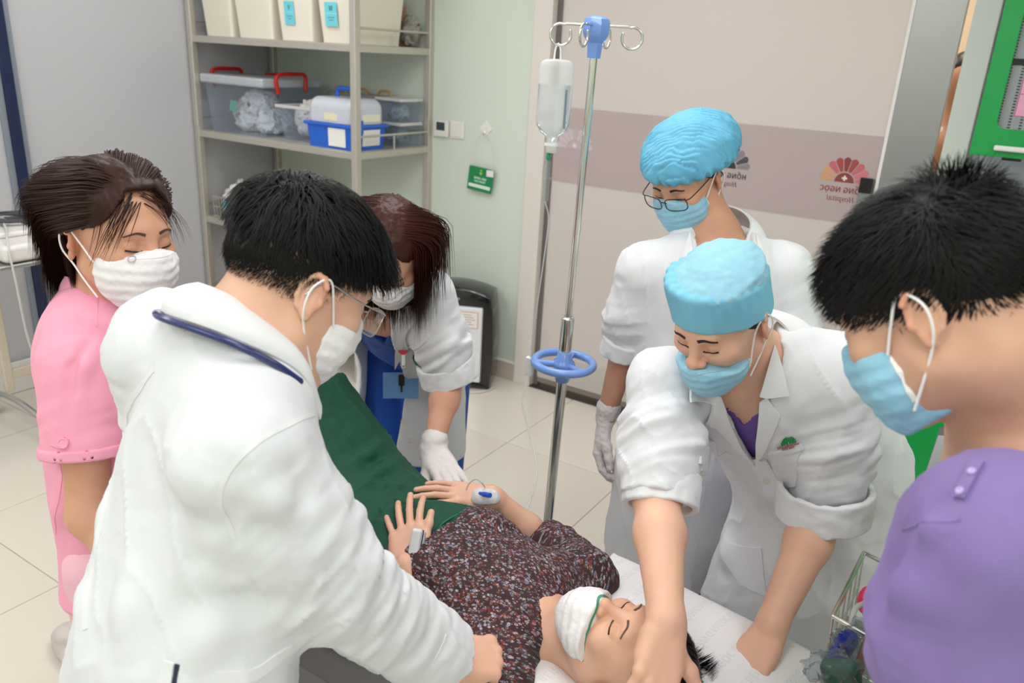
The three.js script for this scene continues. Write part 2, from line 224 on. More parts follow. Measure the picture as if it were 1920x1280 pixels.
{
  const fl = setting('floor'); part(fl, 'screed', box(WX, RX, -0.06, -0.004, -5.6, FZ, 0), M.grout);
  const T = 0.606, tones = [[226, 218, 206], [223, 215, 203], [228, 221, 210]].map((c, i) => { const m = mat(srgb(...c), 0.24, 0, { clearcoat: 0.25, clearcoatRoughness: 0.2 }); m.name = 'porcelain'; return m; });
  const tg = new RoundedBoxGeometry(T - 0.003, 0.02, T - 0.003, 1, 0.0015), r = rng(3);
  for (let i = -5; i < 5; i++) for (let k = -6; k < 8; k++) {
    const x0 = max(-1.218 + i * T, WX), x1 = min(-1.218 + (i + 1) * T, RX), z0 = -2.93 + k * T, z1 = min(z0 + T, FZ); if (x1 - x0 < 0.03 || z0 < -5.6 || z1 - z0 < 0.03) continue;
    const full = x1 - x0 > T - 0.001 && z1 - z0 > T - 0.001, m = new THREE.Mesh(full ? tg : new THREE.BoxGeometry(x1 - x0 - 0.003, 0.02, z1 - z0 - 0.003), tones[floor(r() * 3)]);
    m.name = 'floor_tile'; m.position.set((x0 + x1) / 2, -0.01, (z0 + z1) / 2); fl.add(shade(m));
  }
  part(setting('ceiling'), 'ceiling_slab', box(WX - 0.1, RX + 0.1, CEIL, CEIL + 0.1, -5.6, FZ + 0.1, 0), M.ceiling);
  const glow = mat(0xffffff, 0.6, 0, { emissive: new THREE.Color(1, 0.985, 0.975), emissiveIntensity: 1.4 });
  const over = ['above the doctor seen from behind', 'above the nurse in pink', 'above the bed foot', 'above the steel rack', 'above the man in purple', 'by the right wall near the front', 'near the front wall at its middle', 'near the front wall by the grey wall'];
  for (const [i, [x, z, w, d]] of PANELS.entries()) {
    const p = thing('ceiling_light', 'flat white ceiling light panel ' + over[i], 'ceiling light', V(x, CEIL, z), 'ceiling light panels');
    part(p, 'frame', [box(x - w / 2, x + w / 2, CEIL - 0.012, CEIL - 0.0005, z - d / 2, z - d / 2 + 0.03), box(x - w / 2, x + w / 2, CEIL - 0.012, CEIL - 0.0005, z + d / 2 - 0.03, z + d / 2), box(x - w / 2, x - w / 2 + 0.03, CEIL - 0.012, CEIL - 0.0005, z - d / 2, z + d / 2), box(x + w / 2 - 0.03, x + w / 2, CEIL - 0.012, CEIL - 0.0005, z - d / 2, z + d / 2)], M.white);
    part(p, 'diffuser', box(x - w / 2 + 0.03, x + w / 2 - 0.03, CEIL - 0.008, CEIL - 0.001, z - d / 2 + 0.03, z + d / 2 - 0.03, 0), glow);
  }
  part(setting('wall_left'), 'grey_panel', box(WX - 0.1, WX, 0, CEIL, WZ - 0.1, FZ, 0), M.wallGrey);
  const wb = setting('wall_back');
  const plaster = mat(srgb(216, 225, 213), 0.8, 0, { bumpMap: canvasTex(256, 256, (g, w, h) => { const r = rng(8), im = g.createImageData(w, h); for (let i = 0; i < w * h; i++) { const v = 110 + r() * 60; im.data.set([v, v, v, 255], i * 4); } g.putImageData(im, 0, 0); }, true), bumpScale: 0.0006 });
  plaster.bumpMap.repeat.set(8, 8);
  part(wb, 'green_wall_panel', box(WX, -2.205, 0, CEIL, WZ - 0.1, WZ, 0), plaster);
  part(wb, 'lintel', box(-2.205, -0.3, 2.3, CEIL, WZ - 0.1, WZ, 0), plaster);
  part(wb, 'pillar', box(-0.318, -0.232, 0, CEIL, WZ - 0.1, WZ + 0.02, 0.003), mat(srgb(214, 224, 216), 0.7));
  part(wb, 'wall_panel', box(-0.232, RX, 0, CEIL, WZ - 0.14, WZ - 0.04, 0), mat(srgb(176, 184, 190), 0.6));
  part(setting('wall_right'), 'wall_panel', box(RX, RX + 0.1, 0, CEIL, WZ - 0.1, FZ, 0), M.wallGreen);
  part(setting('wall_front'), 'wall_panel', box(WX - 0.1, RX + 0.1, 0, CEIL, FZ, FZ + 0.1, 0), M.wallGreen);
  const co = setting('wall_corridor'); // the corridor beyond the door
  part(co, 'wall_panel', box(-3, RX, 0, CEIL, -5.65, -5.55, 0), mat(srgb(226, 208, 184), 0.7)); part(co, 'end_panel', box(-3.1, -3, 0, CEIL, -5.6, WZ - 0.1, 0), M.wallGreen); part(co, 'end_panel', box(RX, RX + 0.1, 0, CEIL, -5.6, WZ - 0.1, 0), M.wallGreen);
  for (const [x, em] of [[-0.4, [1, 0.76, 0.52]], [-1.75, [1, 0.93, 0.93]]]) {
    const p = thing('ceiling_light', em[2] < 0.6 ? 'warm corridor ceiling light beyond the frosted door' : 'white corridor ceiling light beyond the frosted door', 'ceiling light', V(x, CEIL, -4.5), 'corridor ceiling lights');
    part(p, 'frame', box(x - 0.48, x + 0.48, CEIL - 0.006, CEIL - 0.0005, -4.88, -4.12), M.white); part(p, 'diffuser', box(x - 0.45, x + 0.45, CEIL - 0.012, CEIL - 0.006, -4.85, -4.15, 0), mat(0xffffff, 0.6, 0, { emissive: new THREE.Color(...em), emissiveIntensity: 2 }));
  }
  const bb = setting('baseboard_back'); part(bb, 'skirting_tile', box(WX, -2.215, 0, 0.1, WZ, WZ + 0.012, 0.002), M.skirting); part(bb, 'skirting_cap', box(WX, -2.215, 0.1, 0.112, WZ, WZ + 0.016, 0.003), M.white);
  part(setting('baseboard_left'), 'skirting_tile', box(WX, WX + 0.012, 0, 0.1, -3.58, FZ, 0.002), mat(srgb(150, 150, 156), 0.5));
  const tr = setting('trim_1'); part(tr, 'dark_post', box(WX, WX + 0.03, 0.1, CEIL, -2.035, -1.985, 0.003), M.navy); part(tr, 'metal_edge', box(WX, WX + 0.018, 0.1, CEIL, -1.985, -1.958, 0.003), mat(srgb(150, 158, 172), 0.4, 0.4)); part(tr, 'metal_edge', box(WX, WX + 0.018, 0.1, CEIL, -2.062, -2.035, 0.003), mat(srgb(150, 158, 172), 0.4, 0.4));
}
// the sliding frosted door, its jamb, the dark threshold and the steel stile
{
  const d = setting('door_1');
  part(d, 'door_jamb', box(-2.21, -2.105, 0, 2.3, WZ - 0.1, WZ + 0.025, 0.004), M.jamb);
  part(d, 'jamb_seal', box(-2.105, -2.075, 0, 2.3, WZ - 0.05, WZ - 0.02, 0.002), mat(srgb(120, 112, 110), 0.45, 0.3));
  part(d, 'threshold', box(-2.2, -0.32, 0, 0.006, WZ - 0.1, WZ + 0.02, 0.002), M.darkTrim);
  const glass = mat(srgb(234, 228, 226), 0.42, 0, { transmission: 0.35, thickness: 0, ior: 1.45, clearcoat: 0.35, clearcoatRoughness: 0.12 });
  part(d, 'frosted_pane', box(-2.075, -0.53, 0.21, 2.28, WZ - 0.035, WZ - 0.023, 0.001), glass);
  part(d, 'bottom_rail', box(-2.075, -0.34, 0.06, 0.215, WZ - 0.05, WZ - 0.008, 0.003), mat(srgb(206, 198, 193), 0.45, 0.2));
  part(d, 'kick_strip', box(-2.075, -0.34, 0.028, 0.06, WZ - 0.045, WZ - 0.014, 0.003), mat(srgb(150, 140, 134), 0.4, 0.5));
  part(d, 'top_rail', box(-2.075, -0.34, 2.27, 2.34, WZ - 0.05, WZ - 0.008, 0.003), M.brushed);
  part(d, 'pane_edge', box(-0.535, -0.522, 0.21, 2.28, WZ - 0.045, WZ - 0.006, 0.001), mat(srgb(240, 236, 234), 0.3));
  part(d, 'steel_stile', box(-0.522, -0.345, 0.02, 2.3, WZ - 0.045, WZ - 0.005, 0.003), M.brushed);
  const lk = part(d, 'door_lock', box(-0.592, -0.542, 1.05, 1.352, WZ - 0.022, WZ + 0.006, 0.004), mat(srgb(150, 152, 152), 0.35, 0.5)); part(lk, 'reader', box(-0.592, -0.542, 1.292, 1.354, WZ + 0.004, WZ + 0.012, 0.003), M.black); for (let i = 0; i < 4; i++) part(lk, 'key_mark', box(-0.574, -0.56, 1.105 + i * 0.045, 1.122 + i * 0.045, WZ + 0.005, WZ + 0.008, 0.002), mat(srgb(40, 58, 70), 0.4));
  const film = mat(srgb(214, 196, 196), 0.4, 0, { transmission: 0.3, thickness: 0 });
  part(d, 'printed_band', box(-2.075, -0.536, 1.152, 1.52, WZ - 0.0228, WZ - 0.0215, 0), film);
  // the petal emblem and the lettering below it, read from behind the glass
  const lx = [-1.955, -1.165, -0.66], cols = [['#cdbfc4', '#cdbfc4', '#c2b3bb'], ['#4c4a52', '#8b828c', '#35333a'], ['#a84a44', '#c86a72', '#8e3f3f']];
  lx.forEach((x, i) => {
    const t = canvasTex(512, 512, (g, w, h) => {
      g.clearRect(0, 0, w, h); g.save(); g.translate(w, 0); g.scale(-1, 1);
      for (let k = 0; k < 9; k++) { const a = PI + ((k + 0.5) / 9) * PI; g.save(); g.translate(256, 262); g.rotate(a); g.beginPath(); g.moveTo(92, -12); g.lineTo(190, -30); g.quadraticCurveTo(232, 0, 190, 30); g.lineTo(92, 12); g.closePath(); g.fillStyle = k === 4 ? cols[i][2] : i === 2 && k < 2 ? '#d87c86' : i === 2 && k > 6 ? '#d6a076' : k % 2 ? cols[i][0] : cols[i][1]; g.fill(); g.restore(); }
      g.beginPath(); g.arc(256, 262, 80, PI, 2 * PI); g.closePath(); g.fillStyle = cols[i][2]; g.fill(); g.fillStyle = '#e9dedb'; g.fillRect(248, 206, 16, 44); g.fillRect(234, 220, 44, 16);
      g.fillStyle = cols[i][2]; g.textAlign = 'center'; g.font = 'bold 62px sans-serif'; accented(g, 'HỒNG NGỌC', 256, 350, 62); g.font = 'italic 58px serif'; g.fillText('Hospital', 256, 424); g.restore();
    });
    const m = mat(0xffffff, 0.5, 0, { map: t, transparent: true, alphaTest: 0.35 }), s = 0.25;
    part(d, 'printed_emblem', sheet(V(x - s / 2, 1.2, WZ - 0.0212), V(s, 0, 0), V(0, s, 0), 0.0006), m);
  });
}
// what stands in the gap beside the door
{
  const p = thing('person', 'person in a pale coat standing in the corridor beyond the door gap', 'person', V(-0.36, 0, -4.35));
  part(p, 'body', meshItems([[ell(V(-0.365, 1.66, -4.35), 0.075, 0.105, 0.09)], [cone(V(-0.365, 1.5, -4.36), V(-0.365, 1.62, -4.36), 0.05), 0.03], [cone(V(-0.365, 0.9, -4.35), V(-0.365, 1.38, -4.35), 0.1, 0.1), 0.05], [cone(V(-0.425, 0.08, -4.35), V(-0.425, 0.9, -4.35), 0.05, 0.08), 0.05], [cone(V(-0.305, 0.08, -4.35), V(-0.305, 0.9, -4.35), 0.05, 0.08), 0.05], [cone(V(-0.425, 0.04, -4.35), V(-0.425, 0.03, -4.2), 0.035), 0.03], [cone(V(-0.305, 0.04, -4.35), V(-0.305, 0.03, -4.2), 0.035), 0.03]], 0.014), mat(srgb(196, 144, 112), 0.5));
  part(p, 'hair', meshItems([[ell(V(-0.365, 1.69, -4.37), 0.088, 0.1, 0.1)], [half(V(-0.365, 1.68, -4.3), nrm(V(0, -0.5, 0.8))), 0.02, 2]], 0.012), M.black);
  part(p, 'coat', meshItems([[cone(V(-0.365, 1.0, -4.35), V(-0.365, 1.36, -4.35), 0.15, 0.13, V(0, 0, 1), 1.4)], [cone(V(-0.365, 0.6, -4.35), V(-0.365, 1.0, -4.35), 0.17, 0.15, V(0, 0, 1), 1.3), 0.04], [cone(V(-0.515, 1.37, -4.35), V(-0.545, 0.85, -4.33), 0.06, 0.045), 0.04], [cone(V(-0.215, 1.37, -4.35), V(-0.185, 0.85, -4.33), 0.06, 0.045), 0.04]], 0.016), mat(srgb(226, 218, 212), 0.7));
  p.scale.y = 1.05;
}
// the steel rack in the corner
{
  const X0 = -4.085, X1 = -2.86, Z0 = -3.585, Z1 = -3.014, k = thing('steel_rack', 'stainless steel storage rack with open tiers in the room corner', 'rack', V((X0 + X1) / 2, 0, (Z0 + Z1) / 2));
  for (const x of [X0, X1]) for (const z of [Z0, Z1]) part(k, 'post', box(x - 0.019, x + 0.019, 0, 2.3, z - 0.019, z + 0.019, 0.005), M.shelfSteel);
  for (const y of [0.25, 0.75, 1.248, 1.758, 2.26]) {
    part(k, 'tier', [box(X0, X1, y - 0.004, y, Z0, Z1, 0.001), box(X0 + 0.01, X1 - 0.01, y - 0.036, y - 0.002, Z1 - 0.012, Z1 + 0.012, 0.004), box(X0 + 0.01, X1 - 0.01, y - 0.036, y - 0.002, Z0 - 0.01, Z0 + 0.012, 0.004), box(X0 - 0.012, X0 + 0.012, y - 0.036, y - 0.002, Z0, Z1, 0.004), box(X1 - 0.012, X1 + 0.012, y - 0.036, y - 0.002, Z0, Z1, 0.004)], M.shelfSteel);
    for (const x of [X0, X1]) part(k, 'side_rail', [rod(V(x, y + 0.075, Z0), V(x, y + 0.075, Z1), 0.006), rod(V(x, y, (Z0 + Z1) / 2), V(x, y + 0.075, (Z0 + Z1) / 2), 0.005)], M.shelfSteel);
    part(k, 'back_rail', [rod(V(X0, y + 0.075, Z0), V(X1, y + 0.075, Z0), 0.006), ...[0.3, 0.6, 0.9].map((t) => rod(V(lerp(X0, X1, t), y, Z0), V(lerp(X0, X1, t), y + 0.075, Z0), 0.005))], M.shelfSteel);
  }
}
// a crate that tapers to its foot: open bin or lidded box
function taperBox(x0, x1, y0, y1, z0, z1, taper, wall = 0.004) {
  const sh = (i, w) => { const s = new THREE.Shape(), a = (x1 - x0) / 2 - i, b = (z1 - z0) / 2 - i, r = 0.02; s.moveTo(-a + r, -b); s.lineTo(a - r, -b); s.quadraticCurveTo(a, -b, a, -b + r); s.lineTo(a, b - r); s.quadraticCurveTo(a, b, a - r, b); s.lineTo(-a + r, b); s.quadraticCurveTo(-a, b, -a, b - r); s.lineTo(-a, -b + r); s.quadraticCurveTo(-a, -b, -a + r, -b); return s; };
  const outer = sh(0); outer.holes.push(new THREE.Path(sh(wall).getPoints(6)));
  const mk = (s, h, y) => { const g = new THREE.ExtrudeGeometry(s, { depth: h, bevelEnabled: false, curveSegments: 6 }); g.rotateX(-PI / 2); g.translate((x0 + x1) / 2, y, (z0 + z1) / 2); const p = g.attributes.position, cx = (x0 + x1) / 2, cz = (z0 + z1) / 2; for (let i = 0; i < p.count; i++) { const t = 1 - taper * (1 - (p.getY(i) - y0) / (y1 - y0)); p.setX(i, cx + (p.getX(i) - cx) * t); p.setZ(i, cz + (p.getZ(i) - cz) * t); } g.computeVertexNormals(); return g; };
  return merged([mk(outer, y1 - y0, y0), mk(sh(wall * 0.5), wall, y0)]);
}
function crumple(c, rx, ry, rz, seed, h = 0.012) { const f = ell(c, rx, ry, rz); return meshField((x, y, z) => max(f(x, y, z) + 0.022 * fbm(x * 14 + seed, y * 14, z * 14) + 0.016 * abs(noise(x * 26, y * 26 + seed, z * 26)), c.y - ry * 0.72 - y), add(c, V(rx, ry, rz), -1.25), add(c, V(rx, ry, rz), 1.25), h); }
{ // upper tier: white bins with blue labels, a bag on the right
  const y = 1.759, lab = (n, s) => canvasTex(128, 160, (g, w, h) => { g.fillStyle = '#74d3e4'; g.fillRect(0, 0, w, h); g.fillStyle = '#274a60'; g.textAlign = 'center'; g.font = 'bold 44px sans-serif'; g.fillText(s, w / 2, 56); g.fillStyle = '#9fe2ee'; g.fillRect(0, 72, w, 5); g.fillStyle = '#4d8ba0'; g.fillRect(30, 98, 66, 6); g.fillRect(42, 116, 44, 6); });
  const L = ['white plastic bin at the far left of the upper rack tier', 'white plastic bin second from the grey wall on the upper tier', 'white bin with narrow blue label on the upper rack tier', 'white bin with wide blue label behind the front rack post'];
  [[-4.03, -3.78, 'C'], [-3.76, -3.46, ''], [-3.43, -3.17, 'V'], [-3.14, -2.9, 'M']].forEach(([x0, x1, s], i) => {
    const d = i === 3 ? 0.40 : 0.3, b = thing('storage_bin', L[i], 'bin', V((x0 + x1) / 2, y, -3.03 - d / 2), 'white bins on the upper rack tier');
    part(b, 'bin_body', taperBox(x0, x1, y, y + 0.28, -3.035 - d, -3.035, 0.14, 0.006), M.cream);
    part(b, 'rim', box(x0 - 0.004, x1 + 0.004, y + 0.268, y + 0.285, -3.04, -3.028), M.cream); part(b, 'rim', box(x0 - 0.004, x1 + 0.004, y + 0.268, y + 0.285, -3.042 - d, -3.03 - d), M.cream);
    if (s) part(b, 'label', i === 0 ? sheet(V(x0 + 0.09, y + 0.2, -3.0395), V(0.075, 0, 0), V(0, 0.1, 0.0056)) : sheet(V(lerp(x0, x1, 0.24), y + 0.075, -3.046), V(0.07 + 0.012 * (i - 2), 0, 0), V(0, 0.11, 0.0076)), mat(0xffffff, 0.7, 0, { map: lab(i, s) }));
  });
  const g = thing('plastic_bag', 'clear plastic bag with white contents at the rack tier end', 'bag', V(-2.95, y, -3.52)); part(g, 'bag', crumple(V(-2.95, y + 0.07, -3.53), 0.06, 0.09, 0.05, 3, 0.01), mat(srgb(210, 205, 200), 0.25, 0, { transmission: 0.5, thickness: 0 }));
  const bx = thing('carton', 'brown carton standing behind the bag on the upper tier', 'carton', V(-3.07, y, -3.53)); part(bx, 'carton_body', box(-3.13, -3.01, y, y + 0.2, -3.57, -3.49, 0.003), mat(srgb(190, 140, 110), 0.8));
}
{ // middle tier
  const y = 1.249, clear = M.frostBox;
  const a = thing('storage_box', 'clear plastic box with red clip handles, full of white packets', 'box', V(-3.8, y, -3.25));
  part(a, 'box_body', taperBox(-4.05, -3.56, y, y + 0.265, -3.45, -3.04, 0.08, 0.004), clear); part(a, 'lid', box(-4.065, -3.545, y + 0.262, y + 0.31, -3.465, -3.025, 0.012), mat(srgb(222, 228, 236), 0.3, 0, { transmission: 0.35, thickness: 0 }));
  for (const x of [-4.066, -3.53]) part(a, 'handle', tube([V(x, y + 0.25, -3.32), V(x, y + 0.325, -3.32), V(x + 0.004, y + 0.335, -3.25), V(x, y + 0.325, -3.12), V(x, y + 0.24, -3.12)], 0.011, 8, 30), M.red);
  part(a, 'handle', box(-3.98, -3.88, y + 0.308, y + 0.322, -3.46, -3.42, 0.005), M.red);
  const pk = thing('packet_heap', 'white packets with a green print heaped inside the clear box', 'packets', V(-3.8, y + 0.01, -3.24)); pk.userData.kind = 'stuff';
  part(pk, 'packets', [crumple(V(-3.86, y + 0.085, -3.24), 0.12, 0.11, 0.13, 1), crumple(V(-3.68, y + 0.07, -3.22), 0.09, 0.085, 0.12, 7), crumple(V(-3.8, y + 0.16, -3.22), 0.11, 0.08, 0.1, 4)], mat(srgb(244, 243, 240), 0.7));
  part(pk, 'green_print', sheet(V(-3.9, y + 0.12, -3.085), V(0.06, -0.005, 0.002), V(0.008, 0.055, -0.01)), mat(srgb(64, 186, 140), 0.7));
  const b = thing('storage_box', 'grey translucent box of supplies in the middle of the tier', 'box', V(-3.42, y, -3.28)); part(b, 'box_body', taperBox(-3.52, -3.25, y, y + 0.175, -3.49, -3.1, 0.1, 0.004), clear); part(b, 'rim', [box(-3.53, -3.24, y + 0.165, y + 0.182, -3.108, -3.092), box(-3.53, -3.24, y + 0.165, y + 0.182, -3.498, -3.482), box(-3.53, -3.515, y + 0.165, y + 0.182, -3.49, -3.1), box(-3.255, -3.24, y + 0.165, y + 0.182, -3.49, -3.1)], M.greyPlastic);
  const bp = thing('packet_heap', 'white packets showing above the rim of the grey box', 'packets', V(-3.42, y + 0.01, -3.28)); bp.userData.kind = 'stuff'; part(bp, 'packets', [crumple(V(-3.42, y + 0.1, -3.26), 0.075, 0.11, 0.11, 12), crumple(V(-3.35, y + 0.08, -3.3), 0.07, 0.09, 0.11, 15)], M.paper);
  const b2 = thing('storage_box', 'grey lidded box with beige clip handles behind the others', 'box', V(-3.3, y, -3.5)); part(b2, 'box_body', box(-3.55, -3.06, y, y + 0.22, -3.575, -3.515, 0.006), clear); part(b2, 'lid', box(-3.56, -3.05, y + 0.22, y + 0.245, -3.58, -3.508, 0.006), mat(srgb(150, 152, 152), 0.5)); for (const x of [-3.46, -3.3, -3.12]) part(b2, 'handle', tube([V(x - 0.05, y + 0.245, -3.52), V(x - 0.03, y + 0.27, -3.52), V(x + 0.03, y + 0.27, -3.52), V(x + 0.05, y + 0.245, -3.52)], 0.008, 6, 14), mat(srgb(196, 160, 104), 0.5));
  const c = thing('first_aid_box', 'blue medical case with a clear domed lid and blue handle', 'case', V(-3.05, y, -3.14));
  part(c, 'case_body', taperBox(-3.235, -2.895, y, y + 0.115, -3.28, -3.035, 0.07, 0.02), M.boxBlue); part(c, 'rim', box(-3.245, -2.885, y + 0.108, y + 0.124, -3.29, -3.025, 0.006), M.boxBlue);
  part(c, 'dome_lid', meshField(join([[rbox(V(-3.065, y + 0.165, -3.157), 0.168, 0.085, 0.122, 0.055)], [half(V(0, y + 0.124, 0), V(0, -1, 0)), 0.002, 2]]), V(-3.26, y + 0.1, -3.31), V(-2.87, y + 0.27, -3.01), 0.008), mat(srgb(232, 236, 248), 0.22, 0, { transmission: 0.25, thickness: 0 }));
  part(c, 'handle', tube([V(-3.12, y + 0.245, -3.157), V(-3.12, y + 0.285, -3.157), V(-3.07, y + 0.293, -3.157), V(-3.0, y + 0.285, -3.157), V(-3.0, y + 0.245, -3.157)], 0.011, 8, 30), M.boxBlue);
  part(c, 'latch', box(-2.893, -2.878, y + 0.085, y + 0.15, -3.09, -3.06, 0.004), M.boxBlue);
  part(c, 'label', sheet(V(-3.075, y + 0.012, -3.0385), V(0.12, 0, 0), V(0, 0.09, 0.0026)), M.paper); part(c, 'label', sheet(V(-2.8995, y + 0.02, -3.1), V(0, 0, -0.13), V(0.0045, 0.08, 0)), M.paper); part(c, 'label', sheet(V(-3.1, y + 0.14, -3.0345), V(0.09, 0, 0), V(0, 0.035, -0.001)), mat(srgb(232, 226, 190), 0.7)); part(c, 'label', sheet(V(-2.8955, y + 0.14, -3.1), V(0, 0, -0.13), V(-0.002, 0.036, 0)), mat(srgb(238, 236, 214), 0.7));
  for (const [yy, lb] of [[y, 'clear plastic tub under another at the wall end of the tier'], [y + 0.125, 'clear plastic tub stacked topmost at the wall end of the tier']]) { const t = thing('plastic_tub', lb, 'tub', V(-2.95, yy, -3.47)); part(t, 'tub_body', taperBox(-3.06, -2.885, yy, yy + 0.11, -3.555, -3.38, 0.06, 0.003), M.frostBox); part(t, 'lid', box(-3.066, -2.879, yy + 0.108, yy + 0.124, -3.561, -3.374, 0.005), M.greyPlastic); part(t, 'contents', crumple(V(-2.97, yy + 0.05, -3.465), 0.06, 0.05, 0.06, yy * 9, 0.011), mat(srgb(150, 168, 176), 0.6)); }
}
{ // lower tier
  const y = 0.751, b = thing('wire_basket', 'low wire basket of white packets with a turquoise label', 'basket', V(-3.85, y, -3.18)), wires = [];
  for (let i = 0; i <= 14; i++) { const x = lerp(-4.03, -3.66, i / 14); wires.push(rod(V(x, y + 0.004, -3.04), V(x, y + 0.12, -3.03), 0.0022, 6), rod(V(x, y + 0.004, -3.34), V(x, y + 0.12, -3.35), 0.0022, 6), rod(V(x, y + 0.004, -3.04), V(x, y + 0.004, -3.34), 0.0022, 6)); }
  for (const yy of [0.005, 0.06, 0.12]) wires.push(rod(V(-4.03, y + yy, -3.035), V(-3.66, y + yy, -3.035), 0.003, 6), rod(V(-4.03, y + yy, -3.345), V(-3.66, y + yy, -3.345), 0.003, 6), rod(V(-4.03, y + yy, -3.035), V(-4.03, y + yy, -3.345), 0.003, 6), rod(V(-3.66, y + yy, -3.035), V(-3.66, y + yy, -3.345), 0.003, 6));
  part(b, 'wire_frame', wires, M.shelfSteel); part(b, 'label', sheet(V(-3.93, y + 0.02, -3.028), V(0.085, 0, 0), V(0, 0.09, 0.002)), M.cyanLabel);
  const p = thing('packet_heap', 'white packets heaped in the wire basket on the lower tier', 'packets', V(-3.85, y + 0.02, -3.18)); p.userData.kind = 'stuff'; part(p, 'packets', [crumple(V(-3.93, y + 0.1, -3.17), 0.085, 0.11, 0.12, 22), crumple(V(-3.76, y + 0.09, -3.18), 0.085, 0.1, 0.12, 27)], M.paper);
  const q = thing('plastic_bag', 'pale blue plastic bag behind the wire basket on the rack', 'bag', V(-3.62, y, -3.45)); part(q, 'bag', crumple(V(-3.55, y + 0.09, -3.42), 0.08, 0.12, 0.08, 31, 0.011), mat(srgb(176, 206, 224), 0.4));
  const z = thing('sealed_pack', 'orange and white sealed pack on the lowest rack tier', 'pack', V(-3.72, 0.251, -3.2)); part(z, 'pack', crumple(V(-3.85, 0.34, -3.2), 0.09, 0.1, 0.1, 40, 0.011), mat(srgb(226, 110, 50), 0.5)); part(z, 'pack', crumple(V(-3.66, 0.35, -3.2), 0.09, 0.12, 0.1, 43, 0.011), M.paper);
}
// on the green wall
{
  const t = thing('thermostat', 'white square thermostat with a dark screen on the green wall', 'thermostat', V(-2.765, 1.35, WZ)); part(t, 'housing', box(-2.815, -2.722, 1.305, 1.395, WZ + 0.001, WZ + 0.022, 0.005), M.white); part(t, 'screen', box(-2.798, -2.742, 1.34, 1.383, WZ + 0.021, WZ + 0.024, 0.001), mat(srgb(66, 78, 84), 0.2));
  const s = thing('light_switch', 'white square switch plate right beside the thermostat', 'switch', V(-2.665, 1.35, WZ)); part(s, 'plate', box(-2.714, -2.62, 1.304, 1.397, WZ + 0.001, WZ + 0.01, 0.004), M.white); part(s, 'rocker', box(-2.704, -2.63, 1.314, 1.387, WZ + 0.009, WZ + 0.014, 0.002), M.white);
  const h = thing('wall_hook', 'small white diamond adhesive hook on the green wall', 'hook', V(-2.48, 1.37, WZ)); const pl = box(-0.03, 0.03, -0.03, 0.03, 0.001, 0.006, 0.004); pl.rotateZ(PI / 4).translate(-2.48, 1.375, WZ); part(h, 'plate', pl, M.white); part(h, 'hook', tube([V(-2.48, 1.378, WZ + 0.006), V(-2.48, 1.36, WZ + 0.012), V(-2.48, 1.345, WZ + 0.022), V(-2.48, 1.352, WZ + 0.03)], 0.0028, 8), M.chrome);
  const tex = canvasTex(512, 420, (g, w, hh) => { g.fillStyle = '#0f8650'; g.fillRect(0, 0, w, hh); g.fillStyle = '#a9d63c'; g.fillRect(238, 40, 34, 24); g.fillRect(244, 76, 24, 60); g.fillRect(226, 92, 60, 16); g.fillStyle = '#eef6f0'; g.textAlign = 'center'; g.font = 'bold 50px sans-serif'; g.fillText('ĐANG LÀM', 256, 212); g.font = 'bold 44px sans-serif'; accented(g, 'THỦ THUẬT', 256, 268, 44); g.fillStyle = '#f3f6f3'; g.fillRect(28, 308, 456, 56); g.fillStyle = '#8fb8a2'; for (let i = 0; i < 8; i++) g.fillRect(48 + i * 54, 330, 40, 10); });
  const n = thing('hanging_sign', 'small green sign with white lettering hung from the wall hook', 'sign', V(-2.487, 1.11, WZ)); const bl = V(-2.573, 1.052, WZ + 0.03), u = V(0.158, -0.012, 0), v = V(0.011, 0.126, -0.004);
  part(n, 'board', sheet(add(bl, V(0, 0, -0.005)), u, v, 0.005), mat(srgb(15, 134, 80), 0.4)); part(n, 'print', sheet(add(bl, V(0, 0, 0.0002)), u, v, 0.0006), mat(0xffffff, 0.45, 0, { map: tex }));
  part(n, 'cord', tube([V(-2.55, 1.175, WZ + 0.03), V(-2.548, 1.26, WZ + 0.028), V(-2.5, 1.34, WZ + 0.026), V(-2.478, 1.352, WZ + 0.024), V(-2.44, 1.33, WZ + 0.026), V(-2.405, 1.25, WZ + 0.028), V(-2.412, 1.165, WZ + 0.03)], 0.0014, 6, 50), M.greyPlastic); part(n, 'tag', box(-2.445, -2.4, 1.13, 1.165, WZ + 0.031, WZ + 0.036, 0.004), M.white);
}
